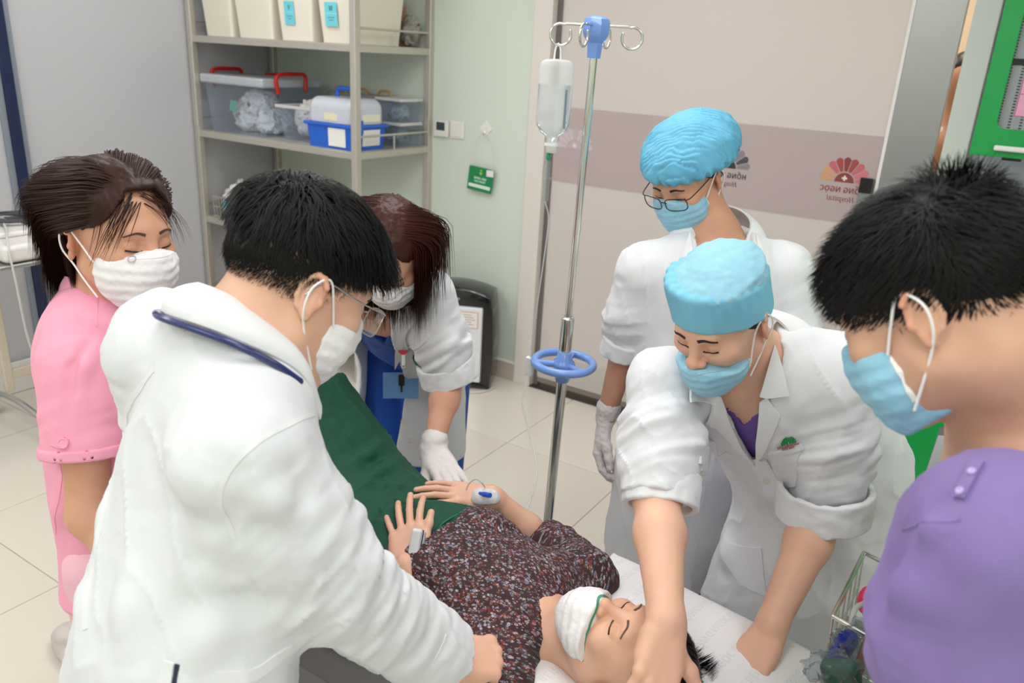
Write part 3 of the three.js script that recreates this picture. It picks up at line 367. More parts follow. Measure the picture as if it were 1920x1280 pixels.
{ // air purifier
  const c = V(-2.47, 0, -3.4), a = thing('air_purifier', 'black upright air purifier with white front panel on the floor', 'air purifier', c);
  const s = new THREE.Shape(); s.moveTo(-0.2, 0); s.lineTo(0.2, 0); s.quadraticCurveTo(0.225, 0.3, 0.19, 0.5); s.quadraticCurveTo(0.0, 0.57, -0.19, 0.5); s.quadraticCurveTo(-0.225, 0.3, -0.2, 0);
  const g = new THREE.ExtrudeGeometry(s, { depth: 0.17, bevelEnabled: true, bevelSize: 0.02, bevelThickness: 0.02, bevelSegments: 4, curveSegments: 16 }); g.translate(-2.47, 0.022, -3.53); part(a, 'housing', toCreasedNormals(g, 0.6), M.blackGloss);
  part(a, 'front_panel', box(-2.64, -2.3, 0.05, 0.475, -3.345, -3.315, 0.008), mat(srgb(232, 232, 236), 0.35)); const lt = canvasTex(256, 256, (q, w, h) => { q.fillStyle = '#f1ebe6'; q.fillRect(0, 0, w, h); q.strokeStyle = '#d88078'; q.lineWidth = 10; q.strokeRect(8, 8, w - 16, h - 16); q.fillStyle = '#b9a596'; for (let i = 0; i < 5; i++) q.fillRect(40, 46 + i * 36, 120 + (i % 3) * 28, 12); });
  part(a, 'notice', sheet(V(-2.42, 0.36, -3.3145), V(0.1, 0, 0), V(0, 0.095, 0)), mat(0xffffff, 0.7, 0, { map: lt })); const lt2 = canvasTex(128, 256, (q, w, h) => { q.fillStyle = '#e9e9ee'; q.fillRect(0, 0, w, h); for (let i = 0; i < 16; i++) { q.fillStyle = i > 11 ? '#a89098' : '#6d6d78'; q.fillRect(6, 6 + i * 15, 100 - (i % 4) * 8, 7); } });
  part(a, 'notice', sheet(V(-2.48, 0.17, -3.3145), V(0.075, 0, 0), V(0, 0.2, 0)), mat(0xffffff, 0.7, 0, { map: lt2 })); part(a, 'indicator', box(-2.535, -2.5, 0.505, 0.522, -3.348, -3.336, 0.003), mat(srgb(255, 90, 70), 0.4, 0, { emissive: new THREE.Color(1, 0.16, 0.08), emissiveIntensity: 1.2 })); part(a, 'indicator', box(-2.47, -2.43, 0.505, 0.518, -3.346, -3.338, 0.003), mat(srgb(150, 156, 150), 0.4)); 
  a.rotation.y = 0.42; a.position.z += 0.05;
  const pl = new THREE.PointLight(new THREE.Color(1, 0.2, 0.1), 0.004, 0.5); pl.position.set(-2.517, 0.52, -3.3); pl.name = 'indicator_glow'; scene.add(pl);
  const w = thing('power_cord', 'pale power cord on the floor below the air purifier', 'cord', V(-2.4, 0, -3.2)); part(w, 'cord', tube([V(-2.62, 0.006, -3.3), V(-2.5, 0.006, -3.25), V(-2.36, 0.006, -3.26), V(-2.26, 0.006, -3.33), V(-2.235, 0.006, -3.45)], 0.0045, 6, 40), M.greyPlastic);
}
// wall and base cabinets on the right
{
  const x0 = -0.205, x1 = 1.2, y0 = 1.512, y1 = 2.3, zf = -3.3, w = thing('wall_cabinet', 'bright green wall cabinet with a rounded window and white handle', 'cabinet', V(0.5, y0, -3.45));
  part(w, 'carcass', box(x0 + 0.005, x1, y0 + 0.004, y1, -3.63, zf - 0.021, 0.002), M.white);
  const s = new THREE.Shape(); s.moveTo(x0, y0); s.lineTo(x0 + 0.42, y0); s.lineTo(x0 + 0.42, y1); s.lineTo(x0, y1); s.lineTo(x0, y0); const hx0 = x0 + 0.058, hx1 = x0 + 0.37, hy0 = y0 + 0.09, r = 0.035, hp = new THREE.Path(); hp.moveTo(hx0 + r, hy0); hp.lineTo(hx1 - r, hy0); hp.quadraticCurveTo(hx1, hy0, hx1, hy0 + r); hp.lineTo(hx1, y1 - 0.1); hp.lineTo(hx0, y1 - 0.1); hp.lineTo(hx0, hy0 + r); hp.quadraticCurveTo(hx0, hy0, hx0 + r, hy0); s.holes.push(hp);
  const dg = new THREE.ExtrudeGeometry(s, { depth: 0.016, bevelEnabled: true, bevelSize: 0.002, bevelThickness: 0.002, bevelSegments: 2 }); const door = part(w, 'door', dg.translate(0, 0, zf - 0.018), M.green);
  part(door, 'window_panel', sheet(V(hx0 - 0.01, hy0 - 0.01, zf - 0.0185), V(hx1 - hx0 + 0.02, 0, 0), V(0, y1 - hy0 - 0.08, 0), 0.0015), mat(srgb(196, 198, 200), 0.4, 0, { map: canvasTex(256, 512, (g, ww, hh) => { g.fillStyle = '#c9cbcd'; g.fillRect(0, 0, ww, hh); g.fillStyle = '#4a4c50'; for (let i = 0; i < 64; i++) for (const x of [6, 34, 60]) g.fillRect(x, i * 8, 7, 4); }) }));
  part(door, 'pink_note', sheet(V(hx0 + 0.045, hy0 + 0.045, zf - 0.0165), V(0.17, 0, 0), V(0, 0.15, 0)), mat(0xffffff, 0.8, 0, { map: canvasTex(256, 256, (g, ww, hh) => { g.fillStyle = '#e6a9c2'; g.fillRect(0, 0, ww, hh); g.strokeStyle = '#b0708c'; g.lineWidth = 5; g.strokeRect(3, 3, ww - 6, hh - 6); g.beginPath(); g.moveTo(0, 130); g.lineTo(ww, 130); g.stroke(); g.fillStyle = '#9a5a78'; for (let i = 0; i < 6; i++) g.fillRect(60, 30 + i * 36, 150, 8); }) }));
  part(door, 'dark_file', box(hx0 + 0.005, hx1, hy0 + 0.21, hy0 + 0.23, zf - 0.0165, zf - 0.012, 0.001), M.black);
  part(door, 'handle', [box(x0 + 0.07, x0 + 0.36, y0 + 0.02, y0 + 0.038, zf + 0.004, zf + 0.024, 0.006), box(x0 + 0.09, x0 + 0.1, y0 + 0.024, y0 + 0.034, zf - 0.002, zf + 0.008, 0.002)], M.white);
  part(w, 'hinge', box(x0 + 0.1, x0 + 0.16, y0 - 0.012, y0 + 0.002, zf - 0.03, zf - 0.012, 0.003), M.black); part(w, 'door', box(x0 + 0.425, x1, y0, y1, zf - 0.018, zf, 0.003), M.green);
  const b = thing('base_cabinet', 'bright green base cabinet behind the man in purple', 'cabinet', V(0.45, 0, -3.3)); part(b, 'carcass', box(-0.23, x1, 0.08, 0.84, -3.62, -3.06, 0.003), M.white); part(b, 'plinth', box(-0.2, x1, 0, 0.08, -3.6, -3.12, 0.002), M.darkTrim);
  for (let i = 0; i < 3; i++) { const dd = part(b, 'door', box(-0.23 + i * 0.475, -0.23 + i * 0.475 + 0.47, 0.09, 0.83, -3.06, -3.04, 0.003), M.green); part(dd, 'handle', box(-0.23 + i * 0.475 + 0.12, -0.23 + i * 0.475 + 0.35, 0.77, 0.785, -3.036, -3.02, 0.004), M.white); }
  const ct = thing('worktop', 'pale worktop lying on the green base cabinet', 'worktop', V(0.45, 0.84, -3.3)); part(ct, 'slab', box(-0.235, x1, 0.841, 0.872, -3.63, -3.02, 0.006), mat(srgb(206, 208, 208), 0.3));
}
// drip stand
const POLE = [V(-0.998, 0, -1.85), V(-0.963, 1.85, -1.85)];
{
  const at_ = (y) => mixV(POLE[0], POLE[1], y / 1.85), t = thing('drip_stand', 'steel drip stand with a blue ring handle and hooked blue head', 'drip stand', POLE[0].clone());
  part(t, 'lower_pole', rod(at_(0.07), at_(0.99), 0.0145, 20), M.chrome); part(t, 'upper_pole', rod(at_(0.98), at_(1.79), 0.0095, 18), M.chrome);
  const ax = nrm(at_(1).sub(at_(0))), Q = new THREE.Quaternion().setFromUnitVectors(V(0, 1, 0), ax), put = (g, y) => { g.applyQuaternion(Q); const p = at_(y); return g.translate(p.x, p.y, p.z); };
  part(t, 'collar', put(new THREE.LatheGeometry([[0, -0.055], [0.017, -0.055], [0.018, -0.05], [0.018, 0.05], [0.016, 0.056], [0, 0.056]].map(([a, b]) => new THREE.Vector2(a, b)), 12), 1.035), M.chrome);
  const ring = new THREE.TorusGeometry(0.082, 0.0115, 14, 56).rotateX(PI / 2), hub = new THREE.LatheGeometry([[0.012, -0.055], [0.02, -0.055], [0.026, -0.03], [0.026, -0.012], [0.034, -0.008], [0.03, 0.004], [0.022, 0.012], [0.02, 0.03], [0.012, 0.032]].map(([a, b]) => new THREE.Vector2(a, b)), 24);
  const spokes = [0.35, 2.44, 4.54].map((a) => rod(V(cos(a) * 0.02, -0.004, sin(a) * 0.02), V(cos(a) * 0.08, 0, sin(a) * 0.08), 0.0095, 10));
  part(t, 'ring_handle', put(merged([ring, hub, ...spokes]), 0.955), M.bluePlastic);
  const head = new THREE.LatheGeometry([[0, -0.07], [0.017, -0.07], [0.019, -0.045], [0.02, -0.035], [0.03, -0.022], [0.034, -0.012], [0.034, 0.012], [0.03, 0.02], [0.018, 0.026], [0, 0.027]].map(([a, b]) => new THREE.Vector2(a, b)), 8);
  part(t, 'head', put(toCreasedNormals(head.toNonIndexed(), 0.5), 1.83), M.bluePlastic);
  const R = V(0.83698, 0, -0.5447), Fv = V(0.5447, 0, 0.83698), c = at_(1.835);
  for (const [dir, l] of [[R.clone().multiplyScalar(-1), 0.086], [R, 0.088], [nrm(add(R.clone().multiplyScalar(-0.5), Fv)), 0.08], [nrm(add(R.clone().multiplyScalar(0.5), Fv, -1)), 0.075]]) {
    const e = add(c, dir, l), r = 0.025, pts = [add(c, dir, 0.02), add(c, dir, l - 0.04), add(c, dir, l - 0.012)]; for (let i = 0; i <= 9; i++) { const a = PI * 0.62 - (i / 9) * PI * 1.75; pts.push(add(add(add(e, V(0, -r, 0)), dir, cos(a) * r), V(0, sin(a) * r, 0))); }
    part(t, 'hook', tube(pts, 0.0032, 8, 70), M.chrome);
  }
  part(t, 'base', [...[0, 1, 2, 3, 4].map((i) => { const a = (i / 5) * 2 * PI + 0.3; return rod(V(POLE[0].x, 0.075, POLE[0].z), V(POLE[0].x + cos(a) * 0.27, 0.062, POLE[0].z + sin(a) * 0.27), 0.014, 10, 0.01); }), rod(V(POLE[0].x, 0.05, POLE[0].z), V(POLE[0].x, 0.11, POLE[0].z), 0.03, 18)], M.brushed);
  for (let i = 0; i < 5; i++) { const a = (i / 5) * 2 * PI + 0.3, x = POLE[0].x + cos(a) * 0.27, z = POLE[0].z + sin(a) * 0.27; part(t, 'caster', [rod(V(x - 0.01, 0.026, z), V(x + 0.01, 0.026, z), 0.026, 16), rod(V(x, 0.03, z), V(x, 0.065, z), 0.007, 8)], M.rubber); }
  // bottle hung on the left hook
  const B = add(add(c, R, -0.09), V(0, -0.048, 0)), b = thing('drip_bottle', 'clear plastic drip bottle half full, hung upside down from the stand', 'drip bottle', B.clone());
  const wx = V(0.83698, 0, -0.5447), WS = 1.16, bot = [[0.002, -0.035], [0.026, -0.037], [0.033, -0.043], [0.0365, -0.055], [0.0365, -0.085], [0.038, -0.092], [0.0375, -0.19], [0.036, -0.205], [0.027, -0.222], [0.015, -0.232], [0.012, -0.238], [0.012, -0.25], [0.002, -0.251]];
  const flat = (g) => { const m = basisMat(wx.clone().multiplyScalar(WS), V(0, 0.94, 0), V(0.5447, 0, 0.83698).multiplyScalar(0.78), B); g.applyMatrix4(m); g.computeVertexNormals(); return g; };
  part(b, 'bottle', flat(new THREE.LatheGeometry(bot.map(([r, y]) => new THREE.Vector2(r, y)).reverse(), 40)), mat(srgb(250, 251, 252), 0.16, 0, { transmission: 0.6, thickness: 0, ior: 1.25 }));
  const liq = [[0.001, -0.245], [0.0105, -0.236], [0.0255, -0.22], [0.0345, -0.204], [0.036, -0.19], [0.0365, -0.1], [0.0365, -0.099], [0.001, -0.099]];
  part(b, 'saline', flat(new THREE.LatheGeometry(liq.map(([r, y]) => new THREE.Vector2(r, y)), 36)), mat(0xffffff, 0.02, 0, { transmission: 1, thickness: 0.03, ior: 1.33, attenuationColor: srgb(206, 226, 232), attenuationDistance: 0.25 }), 'clear saline');
  part(b, 'neck_ring', [lathe([[0.003, -0.234], [0.018, -0.234], [0.018, -0.242], [0.014, -0.244], [0.014, -0.258], [0.003, -0.259]], 24, B)], M.white); part(b, 'hanger', tube([add(B, wx, -0.008).add(V(0, -0.036, 0)), add(B, wx, -0.006).add(V(0, -0.01, 0)), add(B, wx, 0).add(V(0, 0.002, 0)), add(B, wx, 0.006).add(V(0, -0.01, 0)), add(B, wx, 0.008).add(V(0, -0.036, 0))], 0.0024, 8, 30), mat(srgb(240, 240, 242), 0.3));
  const fr = V(0.5447, 0, 0.83698); part(b, 'level_scale', sheet(add(add(B, wx, 0.024), fr, 0.027).add(V(0, -0.195, 0)), wx.clone().multiplyScalar(0.0045).addScaledVector(fr, -0.0012), V(0, 0.092, 0)), mat(srgb(120, 140, 156), 0.6));
  const D = add(add(B, wx, -0.006), V(0, -0.259, 0)), s = thing('drip_line', 'thin clear drip tube with a chamber hanging from the bottle', 'drip tube', D.clone());
  part(s, 'spike', lathe([[0.001, 0.002], [0.005, 0.002], [0.006, -0.01], [0.004, -0.018], [0.001, -0.018]], 14, D), mat(srgb(30, 150, 110), 0.4), 'green spike'); part(s, 'drip_chamber', lathe([[0.004, -0.018], [0.0075, -0.022], [0.0075, -0.06], [0.012, -0.062], [0.012, -0.066], [0.0085, -0.068], [0.007, -0.112], [0.009, -0.114], [0.003, -0.126]], 18, D), mat(srgb(240, 244, 246), 0.1, 0, { transmission: 0.9, thickness: 0, ior: 1.3 }));
  const e = (x, y, z) => V(x, y, z), tail = [add(D, V(0, -0.126, 0)), V(-1.0456, 1.3409, -1.8241), V(-1.0647, 1.1585, -1.8346), V(-1.0771, 0.9994, -1.8343), V(-1.076, 0.9502, -1.8266)];
  part(s, 'tube', tube(tail, 0.0021, 6, 60), mat(srgb(226, 228, 226), 0.25, 0, { transmission: 0.4, thickness: 0 })); const rc = V(-1.0775, 0.928, -1.8287); part(s, 'roller_clamp', box(rc.x - 0.012, rc.x + 0.012, rc.y - 0.03, rc.y + 0.026, rc.z - 0.008, rc.z + 0.008, 0.004), M.white);
  part(s, 'tube', tube([V(-1.0728, 0.8979, -1.8188), V(-1.0639, 0.8494, -1.7786), V(-1.0376, 0.8088, -1.7526), V(-0.9705, 0.7538, -1.6958), V(-0.9108, 0.7257, -1.6208), V(-0.8675, 0.7053, -1.5138), V(-0.8426, 0.6746, -1.4285)], 0.0021, 6, 80), mat(srgb(226, 228, 226), 0.25, 0, { transmission: 0.4, thickness: 0 }));
}
// ---------------------------------------------------------------- figure parts
const SK = { skin: mat(0xffffff, 0.5, 0, { vertexColors: true, sheen: 0.15, sheenColor: srgb(255, 190, 160), sheenRoughness: 0.5 }), coat: mat(srgb(227, 229, 233), 0.8, 0, { sheen: 0.1, sheenColor: srgb(255, 255, 255), sheenRoughness: 0.6 }), coatTrim: mat(srgb(232, 233, 236), 0.78), button: mat(srgb(228, 224, 212), 0.3), maskWhite: mat(srgb(240, 238, 240), 0.75), maskBlue: mat(srgb(150, 203, 228), 0.75), strap: mat(srgb(246, 244, 243), 0.7), capBlue: mat(srgb(104, 182, 216), 0.7), glove: mat(srgb(228, 220, 220), 0.5), hairBlack: mat(srgb(22, 19, 20), 0.42, 0, { specularIntensity: 0.4 }), hairBrown: mat(srgb(52, 30, 24), 0.42, 0, { specularIntensity: 0.4 }), hairRed: mat(srgb(60, 27, 18), 0.4, 0, { specularIntensity: 0.45 }), brow: mat(srgb(44, 32, 28), 0.7), lens: mat(0xffffff, 0.03, 0, { transmission: 1, thickness: 0, ior: 1.4 }), navyCloth: mat(srgb(8, 70, 150), 0.75), scrubBlue: mat(srgb(10, 78, 172), 0.72, 0, { sheen: 0.2, sheenColor: srgb(80, 140, 230) }), purple: mat(srgb(132, 112, 170), 0.75, 0, { sheen: 0.35, sheenColor: srgb(190, 170, 230) }), pink: mat(srgb(246, 164, 190), 0.72, 0, { sheen: 0.25, sheenColor: srgb(255, 210, 225) }) };
function headFrame(c, fwd, pitch, roll = 0, s = 1) { // forward on the ground, nod down and tilt in degrees
  const F0 = nrm(V(fwd.x, 0, fwd.z)), L0 = nrm(crs(V(0, 1, 0), F0)), a = (pitch * PI) / 180, b = (roll * PI) / 180;
  const Z = F0.clone().multiplyScalar(cos(a)).add(V(0, -sin(a), 0)), Y1 = crs(Z, L0), X = L0.clone().multiplyScalar(cos(b)).addScaledVector(Y1, sin(b)), Y = crs(Z, X);
  return frameOf(c, X, Y, Z, s);
}
function frameOf(c, X, Y, Z, s = 1) { const h = { c, X, Y, Z, s }; h.w = (x, y, z) => c.clone().addScaledVector(X, x * s).addScaledVector(Y, y * s).addScaledVector(Z, z * s); h.d = (x, y, z) => V(0, 0, 0).addScaledVector(X, x).addScaledVector(Y, y).addScaledVector(Z, z); h.l = (x, y, z) => { const px = x - c.x, py = y - c.y, pz = z - c.z; return [(px * X.x + py * X.y + pz * X.z) / s, (px * Y.x + py * Y.y + pz * Y.z) / s, (px * Z.x + py * Z.y + pz * Z.z) / s]; }; return h; }
const hE = (h) => (x, y, z, a, b, c) => ell(h.w(x, y, z), a * h.s, b * h.s, c * h.s, h.X, h.Y, h.Z);
const hC = (h) => (p, q, ra, rb = ra) => cone(h.w(...p), h.w(...q), ra * h.s, rb * h.s);
function headItems(h, neck, { slim = 1, earTilt = 0.5, neckR = 0.056 } = {}) {
  const E = hE(h), C = hC(h), it = [[C([0, -0.035, -0.028], [0, -0.06, -0.03], 0.05, 0.05)]];
  it.push([cone(h.w(0, -0.045, -0.03), neck, neckR * 0.94 * h.s, neckR * 1.1), 0.02]);
  it.push([E(0, 0.045, -0.012, 0.077, 0.082, 0.098), 0.03], [E(0, -0.005, 0.028, 0.064 * slim, 0.088, 0.064), 0.03]);
  for (const s of [-1, 1]) it.push([C([s * 0.05 * slim, -0.045, 0.0], [s * 0.02, -0.088, 0.066], 0.022, 0.02), 0.03], [E(s * 0.041 * slim, -0.01, 0.064, 0.025, 0.022, 0.022), 0.02]);
  it.push([E(0, -0.09, 0.076, 0.02, 0.016, 0.016), 0.02], [C([-0.03, 0.035, 0.08], [0.03, 0.035, 0.08], 0.012), 0.02]);
  for (const s of [-1, 1]) it.push([E(s * 0.032, 0.012, 0.1, 0.017, 0.011, 0.014), 0.014, 1], [E(s * 0.032, 0.012, 0.078, 0.0148, 0.0128, 0.0128), 0.003]);
  it.push([C([0, 0.022, 0.087], [0, -0.014, 0.106], 0.0075, 0.0105), 0.014], [E(0, -0.018, 0.108, 0.012, 0.0095, 0.011), 0.008]);
  for (const s of [-1, 1]) it.push([E(s * 0.013, -0.021, 0.1, 0.0085, 0.0075, 0.009), 0.006], [E(s * 0.007, -0.0275, 0.107, 0.004, 0.003, 0.005), 0.003, 1]);
  it.push([E(0, -0.046, 0.091, 0.021, 0.0055, 0.008), 0.005], [E(0, -0.0555, 0.089, 0.018, 0.006, 0.008), 0.005]);
  for (const s of [-1, 1]) {
    const t = earTilt, Xe = h.d(s * cos(t), 0, -sin(t)).multiplyScalar(s), Ze = h.d(s * sin(t), 0, cos(t)), Ye = h.Y, p = (x, y, z) => h.w(s * 0.076, 0.002, -0.01).addScaledVector(Xe, s * x * h.s).addScaledVector(Ye, y * h.s).addScaledVector(Ze, z * h.s), k = h.s;
    const ring = []; for (let i = 0; i <= 8; i++) { const a = 0.6 + (i / 8) * 4.6; ring.push(p(0.008 + 0.003 * sin(a), 0.004 + sin(a) * (0.026 - (i > 6 ? 0.002 : 0)), -0.009 + cos(a) * 0.0165)); }
    it.push([ell(p(0.004, 0.001, -0.008), 0.006 * k, 0.027 * k, 0.0165 * k, Xe, Ye, Ze), 0.006]);
    for (const c of chain(ring, ring.map((_, i) => (0.0042 - 0.0001 * i) * k))) it.push([c, 0.003]);
    it.push([ell(p(0.006, -0.024, -0.004), 0.0045 * k, 0.008 * k, 0.007 * k, Xe, Ye, Ze), 0.005], [ell(p(0.011, 0.0, -0.006), 0.006 * k, 0.013 * k, 0.008 * k, Xe, Ye, Ze), 0.003, 1], [ell(p(0.006, -0.004, 0.006), 0.004 * k, 0.006 * k, 0.004 * k, Xe, Ye, Ze), 0.003]);
  }
  return it;
}
// skin tone with redder ears, nose, lids and lips
function skinColor(base, h) {
  const b = [base.r, base.g, base.b];
  return (x, y, z) => {
    let r = 1, g = 1, c = 1; const n = 1 + 0.05 * fbm(x * 22, y * 22, z * 22);
    if (h) { const [u, v, w] = h.l(x, y, z), a = abs(u); if (a < 0.13 && v > -0.12 && v < 0.15) { const ear = sstep(0.078, 0.088, a) * sstep(-0.045, -0.02, v) * sstep(0.05, 0.04, abs(w + 0.01)) * sstep(0.05, 0.04, v), lip = sstep(0.024, 0.017, a) * sstep(0.013, 0.008, abs(v + 0.0505)) * sstep(0.086, 0.092, w), nose = exp(-((u * u + (v + 0.018) ** 2 + (w - 0.11) ** 2) / 0.0006)), lid = exp(-(((a - 0.032) / 0.016) ** 2 + ((v - 0.012) / 0.009) ** 2)) * sstep(0.06, 0.075, w); g -= 0.16 * ear + 0.3 * lip + 0.08 * nose + 0.16 * lid; c -= 0.18 * ear + 0.3 * lip + 0.1 * nose + 0.2 * lid; r -= 0.12 * lip + 0.1 * lid; } }
    return [b[0] * r * n, b[1] * g * n, b[2] * c * n];
  };
}
function handItems(o, D, Bk, right, { fine = 1, curl = [0.3, 0.35, 0.25], curls, spread = [0.1, 0.02, -0.06, -0.16], thumb = [0.75, 0.62, -0.25], thumbBend = 0.3, s = 1 } = {}) {
  D = nrm(D); Bk = nrm(Bk.clone().addScaledVector(D, -Bk.dot(D))); const T = right ? crs(Bk, D) : crs(D, Bk), P = (t, d, b) => o.clone().addScaledVector(T, t * s).addScaledVector(D, d * s).addScaledVector(Bk, b * s), it = [];
  const bx = [0.027, 0.009, -0.0095, -0.027], by = [0.086, 0.09, 0.086, 0.077], ln = [[0.043, 0.025, 0.021], [0.047, 0.029, 0.022], [0.043, 0.027, 0.021], [0.034, 0.02, 0.018]], rr = [0.0098, 0.0098, 0.0094, 0.0084];
  it.push([cone(P(-0.011, -0.012, -0.001), P(0.011, -0.012, -0.001), 0.0165 * s, 0.0165 * s, Bk, 1.1), 0.01]);
  for (let i = 0; i < 4; i++) it.push([cone(P(bx[i] * 0.55, 0.0, -0.002), P(bx[i], by[i] - 0.004, 0), 0.0155 * s, 0.0115 * s), 0.012]);
  it.push([cone(P(0.018, 0.012, -0.008), P(0.03, 0.052, -0.008), 0.017 * s, 0.013 * s), 0.014], [cone(P(-0.022, 0.02, -0.006), P(-0.026, 0.05, -0.006), 0.014 * s, 0.012 * s), 0.012]);
  for (let i = 0; i < 4; i++) {
    const cu = curls ? curls[i] : curl, sp = spread[i], base = D.clone().multiplyScalar(cos(sp)).addScaledVector(T, sin(sp)); let p = P(bx[i], by[i], 0), a = 0, r = rr[i] * fine;
    it.push([ell(p, r * 1.12 * s, r * 1.12 * s, r * 1.08 * s, T, D, Bk), 0.006]);
    for (let j = 0; j < 3; j++) { a += cu[j]; const d = base.clone().multiplyScalar(cos(a)).addScaledVector(Bk, -sin(a)), q = p.clone().addScaledVector(d, ln[i][j] * s), r2 = r * 0.92; it.push([cone(p, q, r * s, r2 * s), j ? 0.002 : 0.005]); p = q; r = r2; }
  }
  { let p = P(0.024, 0.026, -0.008), d = nrm(V(0, 0, 0).addScaledVector(T, thumb[0]).addScaledVector(D, thumb[1]).addScaledVector(Bk, thumb[2])), r = 0.0135 * fine; for (const [l, b] of [[0.04, 0], [0.03, thumbBend], [0.026, thumbBend]]) { d = nrm(d.clone().addScaledVector(D, b * 0.7).addScaledVector(T, -b * 0.5)); const q = p.clone().addScaledVector(d, l * s); it.push([cone(p, q, r * s, r * 0.86 * s), 0.008]); p = q; r *= 0.86; } }
  return it;
}
function boxAround(items, pad = 0.012) { return boundsOf(items.map((i) => i[0]), pad); }
// one skin: coarse everywhere, fine inside the given boxes
function bodyGeo(items, fine, h, color) {
  const f = join(items), [lo, hi] = boundsOf(items.filter((i) => (i[2] ?? 0) === 0).map((i) => i[0]), 0.02), inside = ([a, b], x, y, z, m) => x > a.x + m && x < b.x - m && y > a.y + m && y < b.y - m && z > a.z + m && z < b.z - m;
  const out = [meshField(f, lo, hi, h, { color, skip: (x, y, z) => fine.some((q) => inside(q, x, y, z, h * 1.7)) })];
  for (const q of fine) out.push(meshField(f, q[0], q[1], q[2], { color }));
  return merged(out);
}
function legItems(hipL, hipR, dirF, o = {}) { const it = []; for (const hp of [hipL, hipR]) { const kn = V(hp.x + (o.kx ?? 0), 0.47, hp.z + (o.kz ?? 0)), an = V(hp.x, 0.08, hp.z); it.push([cone(hp, kn, 0.066, 0.05), 0.03], [cone(kn, an, 0.05, 0.036), 0.02], [cone(add(an, V(0, -0.035, 0)), add(add(an, V(0, -0.05, 0)), dirF, 0.15), 0.036, 0.028), 0.02]); } return it; }
function shoeGeo(hp, dirF) { const a = V(hp.x, 0.05, hp.z); return meshItems([[cone(add(a, dirF, -0.05), add(add(a, V(0, -0.012, 0)), dirF, 0.17), 0.048, 0.038, V(0, 1, 0), 1.1)], [cone(a, add(a, V(0, 0.05, 0)), 0.046, 0.044), 0.03], [half(V(0, 0.003, 0), V(0, -1, 0)), 0.004, 2]], 0.012); }
// face mask
function maskField(h, o = {}) {
  const E = hE(h), lo = o.low ?? 0; // low > 0 lets the mask slip below the nose
  const base = join([[E(0, -0.047, 0.05, 0.067, 0.066, 0.061)], [E(0, -0.022 - lo, 0.098, 0.026, 0.03, 0.02), 0.04], [E(0, -0.088, 0.07, 0.034, 0.03, 0.03), 0.03], [E(0.045, -0.03, 0.055, 0.026, 0.05, 0.03), 0.02], [E(-0.045, -0.03, 0.055, 0.026, 0.05, 0.03), 0.02]]);
  const clip = [half(h.w(0, 0.01 - lo, 0.11), nrm(h.d(0.3, 1, -0.05))), half(h.w(0, 0.01 - lo, 0.11), nrm(h.d(-0.3, 1, -0.05))), half(h.w(0, -0.112, 0.07), nrm(h.d(0, -1, -0.25))), half(h.w(0, 0, o.back ?? 0.022), nrm(h.d(0, 0, -1)))];
  const f = join([[base], ...clip.map((c) => [c, 0.004, 2])], (x, y, z) => { const [u, v, w] = h.l(x, y, z), win = sstep(-0.1, -0.085, v) * sstep(0.0 - lo, -0.012 - lo, v); return 0.0008 * win * sin(v * 330 + 3 * u) + 0.0012 * fbm(x * 40, y * 40, z * 40) + 0.0008 * sstep(0.025, 0.0, w - 0.03) * sin(v * 200); });
  f.c = h.w(0, -0.04, 0.06); f.R = 0.12; return f;
}
function addMask(p, h, material, o = {}) {
  const f = maskField(h, o), b = h.w(0, -0.045, 0.065), R = 0.1, lo = o.low ?? 0, m = part(p, 'face_mask', meshField(f, add(b, V(R, R, R), -1), add(b, V(R, R, R)), 0.0032), material);
  const W = (x, y, z) => h.w(x, y, z);
  part(m, 'top_band', stripPatch(f, [W(-0.064, -0.016 - lo, 0.03), W(-0.045, -0.008 - lo, 0.08), W(0, 0.002 - lo, 0.118), W(0.045, -0.008 - lo, 0.08), W(0.064, -0.016 - lo, 0.03)], 0.009, { n: 40, th: 0.001 }), material);
  for (const s of [-1, 1]) {
    part(m, 'side_hem', stripPatch(f, [W(s * 0.072, -0.018 - lo, 0.028), W(s * 0.074, -0.045, 0.028), W(s * 0.068, -0.085, 0.03)], 0.008, { n: 14, th: 0.001 }), SK.strap);
    const e = 0.078 + (o.ear ?? 0.004); part(m, 'ear_loop', tube([W(s * 0.071, -0.02 - lo, 0.034), W(s * 0.078, 0.006, 0.014), W(s * (e + 0.003), 0.029, -0.006), W(s * (e + 0.004), 0.03, -0.018), W(s * (e + 0.006), 0.012, -0.031), W(s * (e + 0.004), -0.012, -0.028), W(s * 0.078, -0.034, -0.012), W(s * 0.073, -0.06, 0.012), W(s * 0.067, -0.084, 0.036)], 0.0017, 6, 44), SK.strap);
  }
  return m;
}
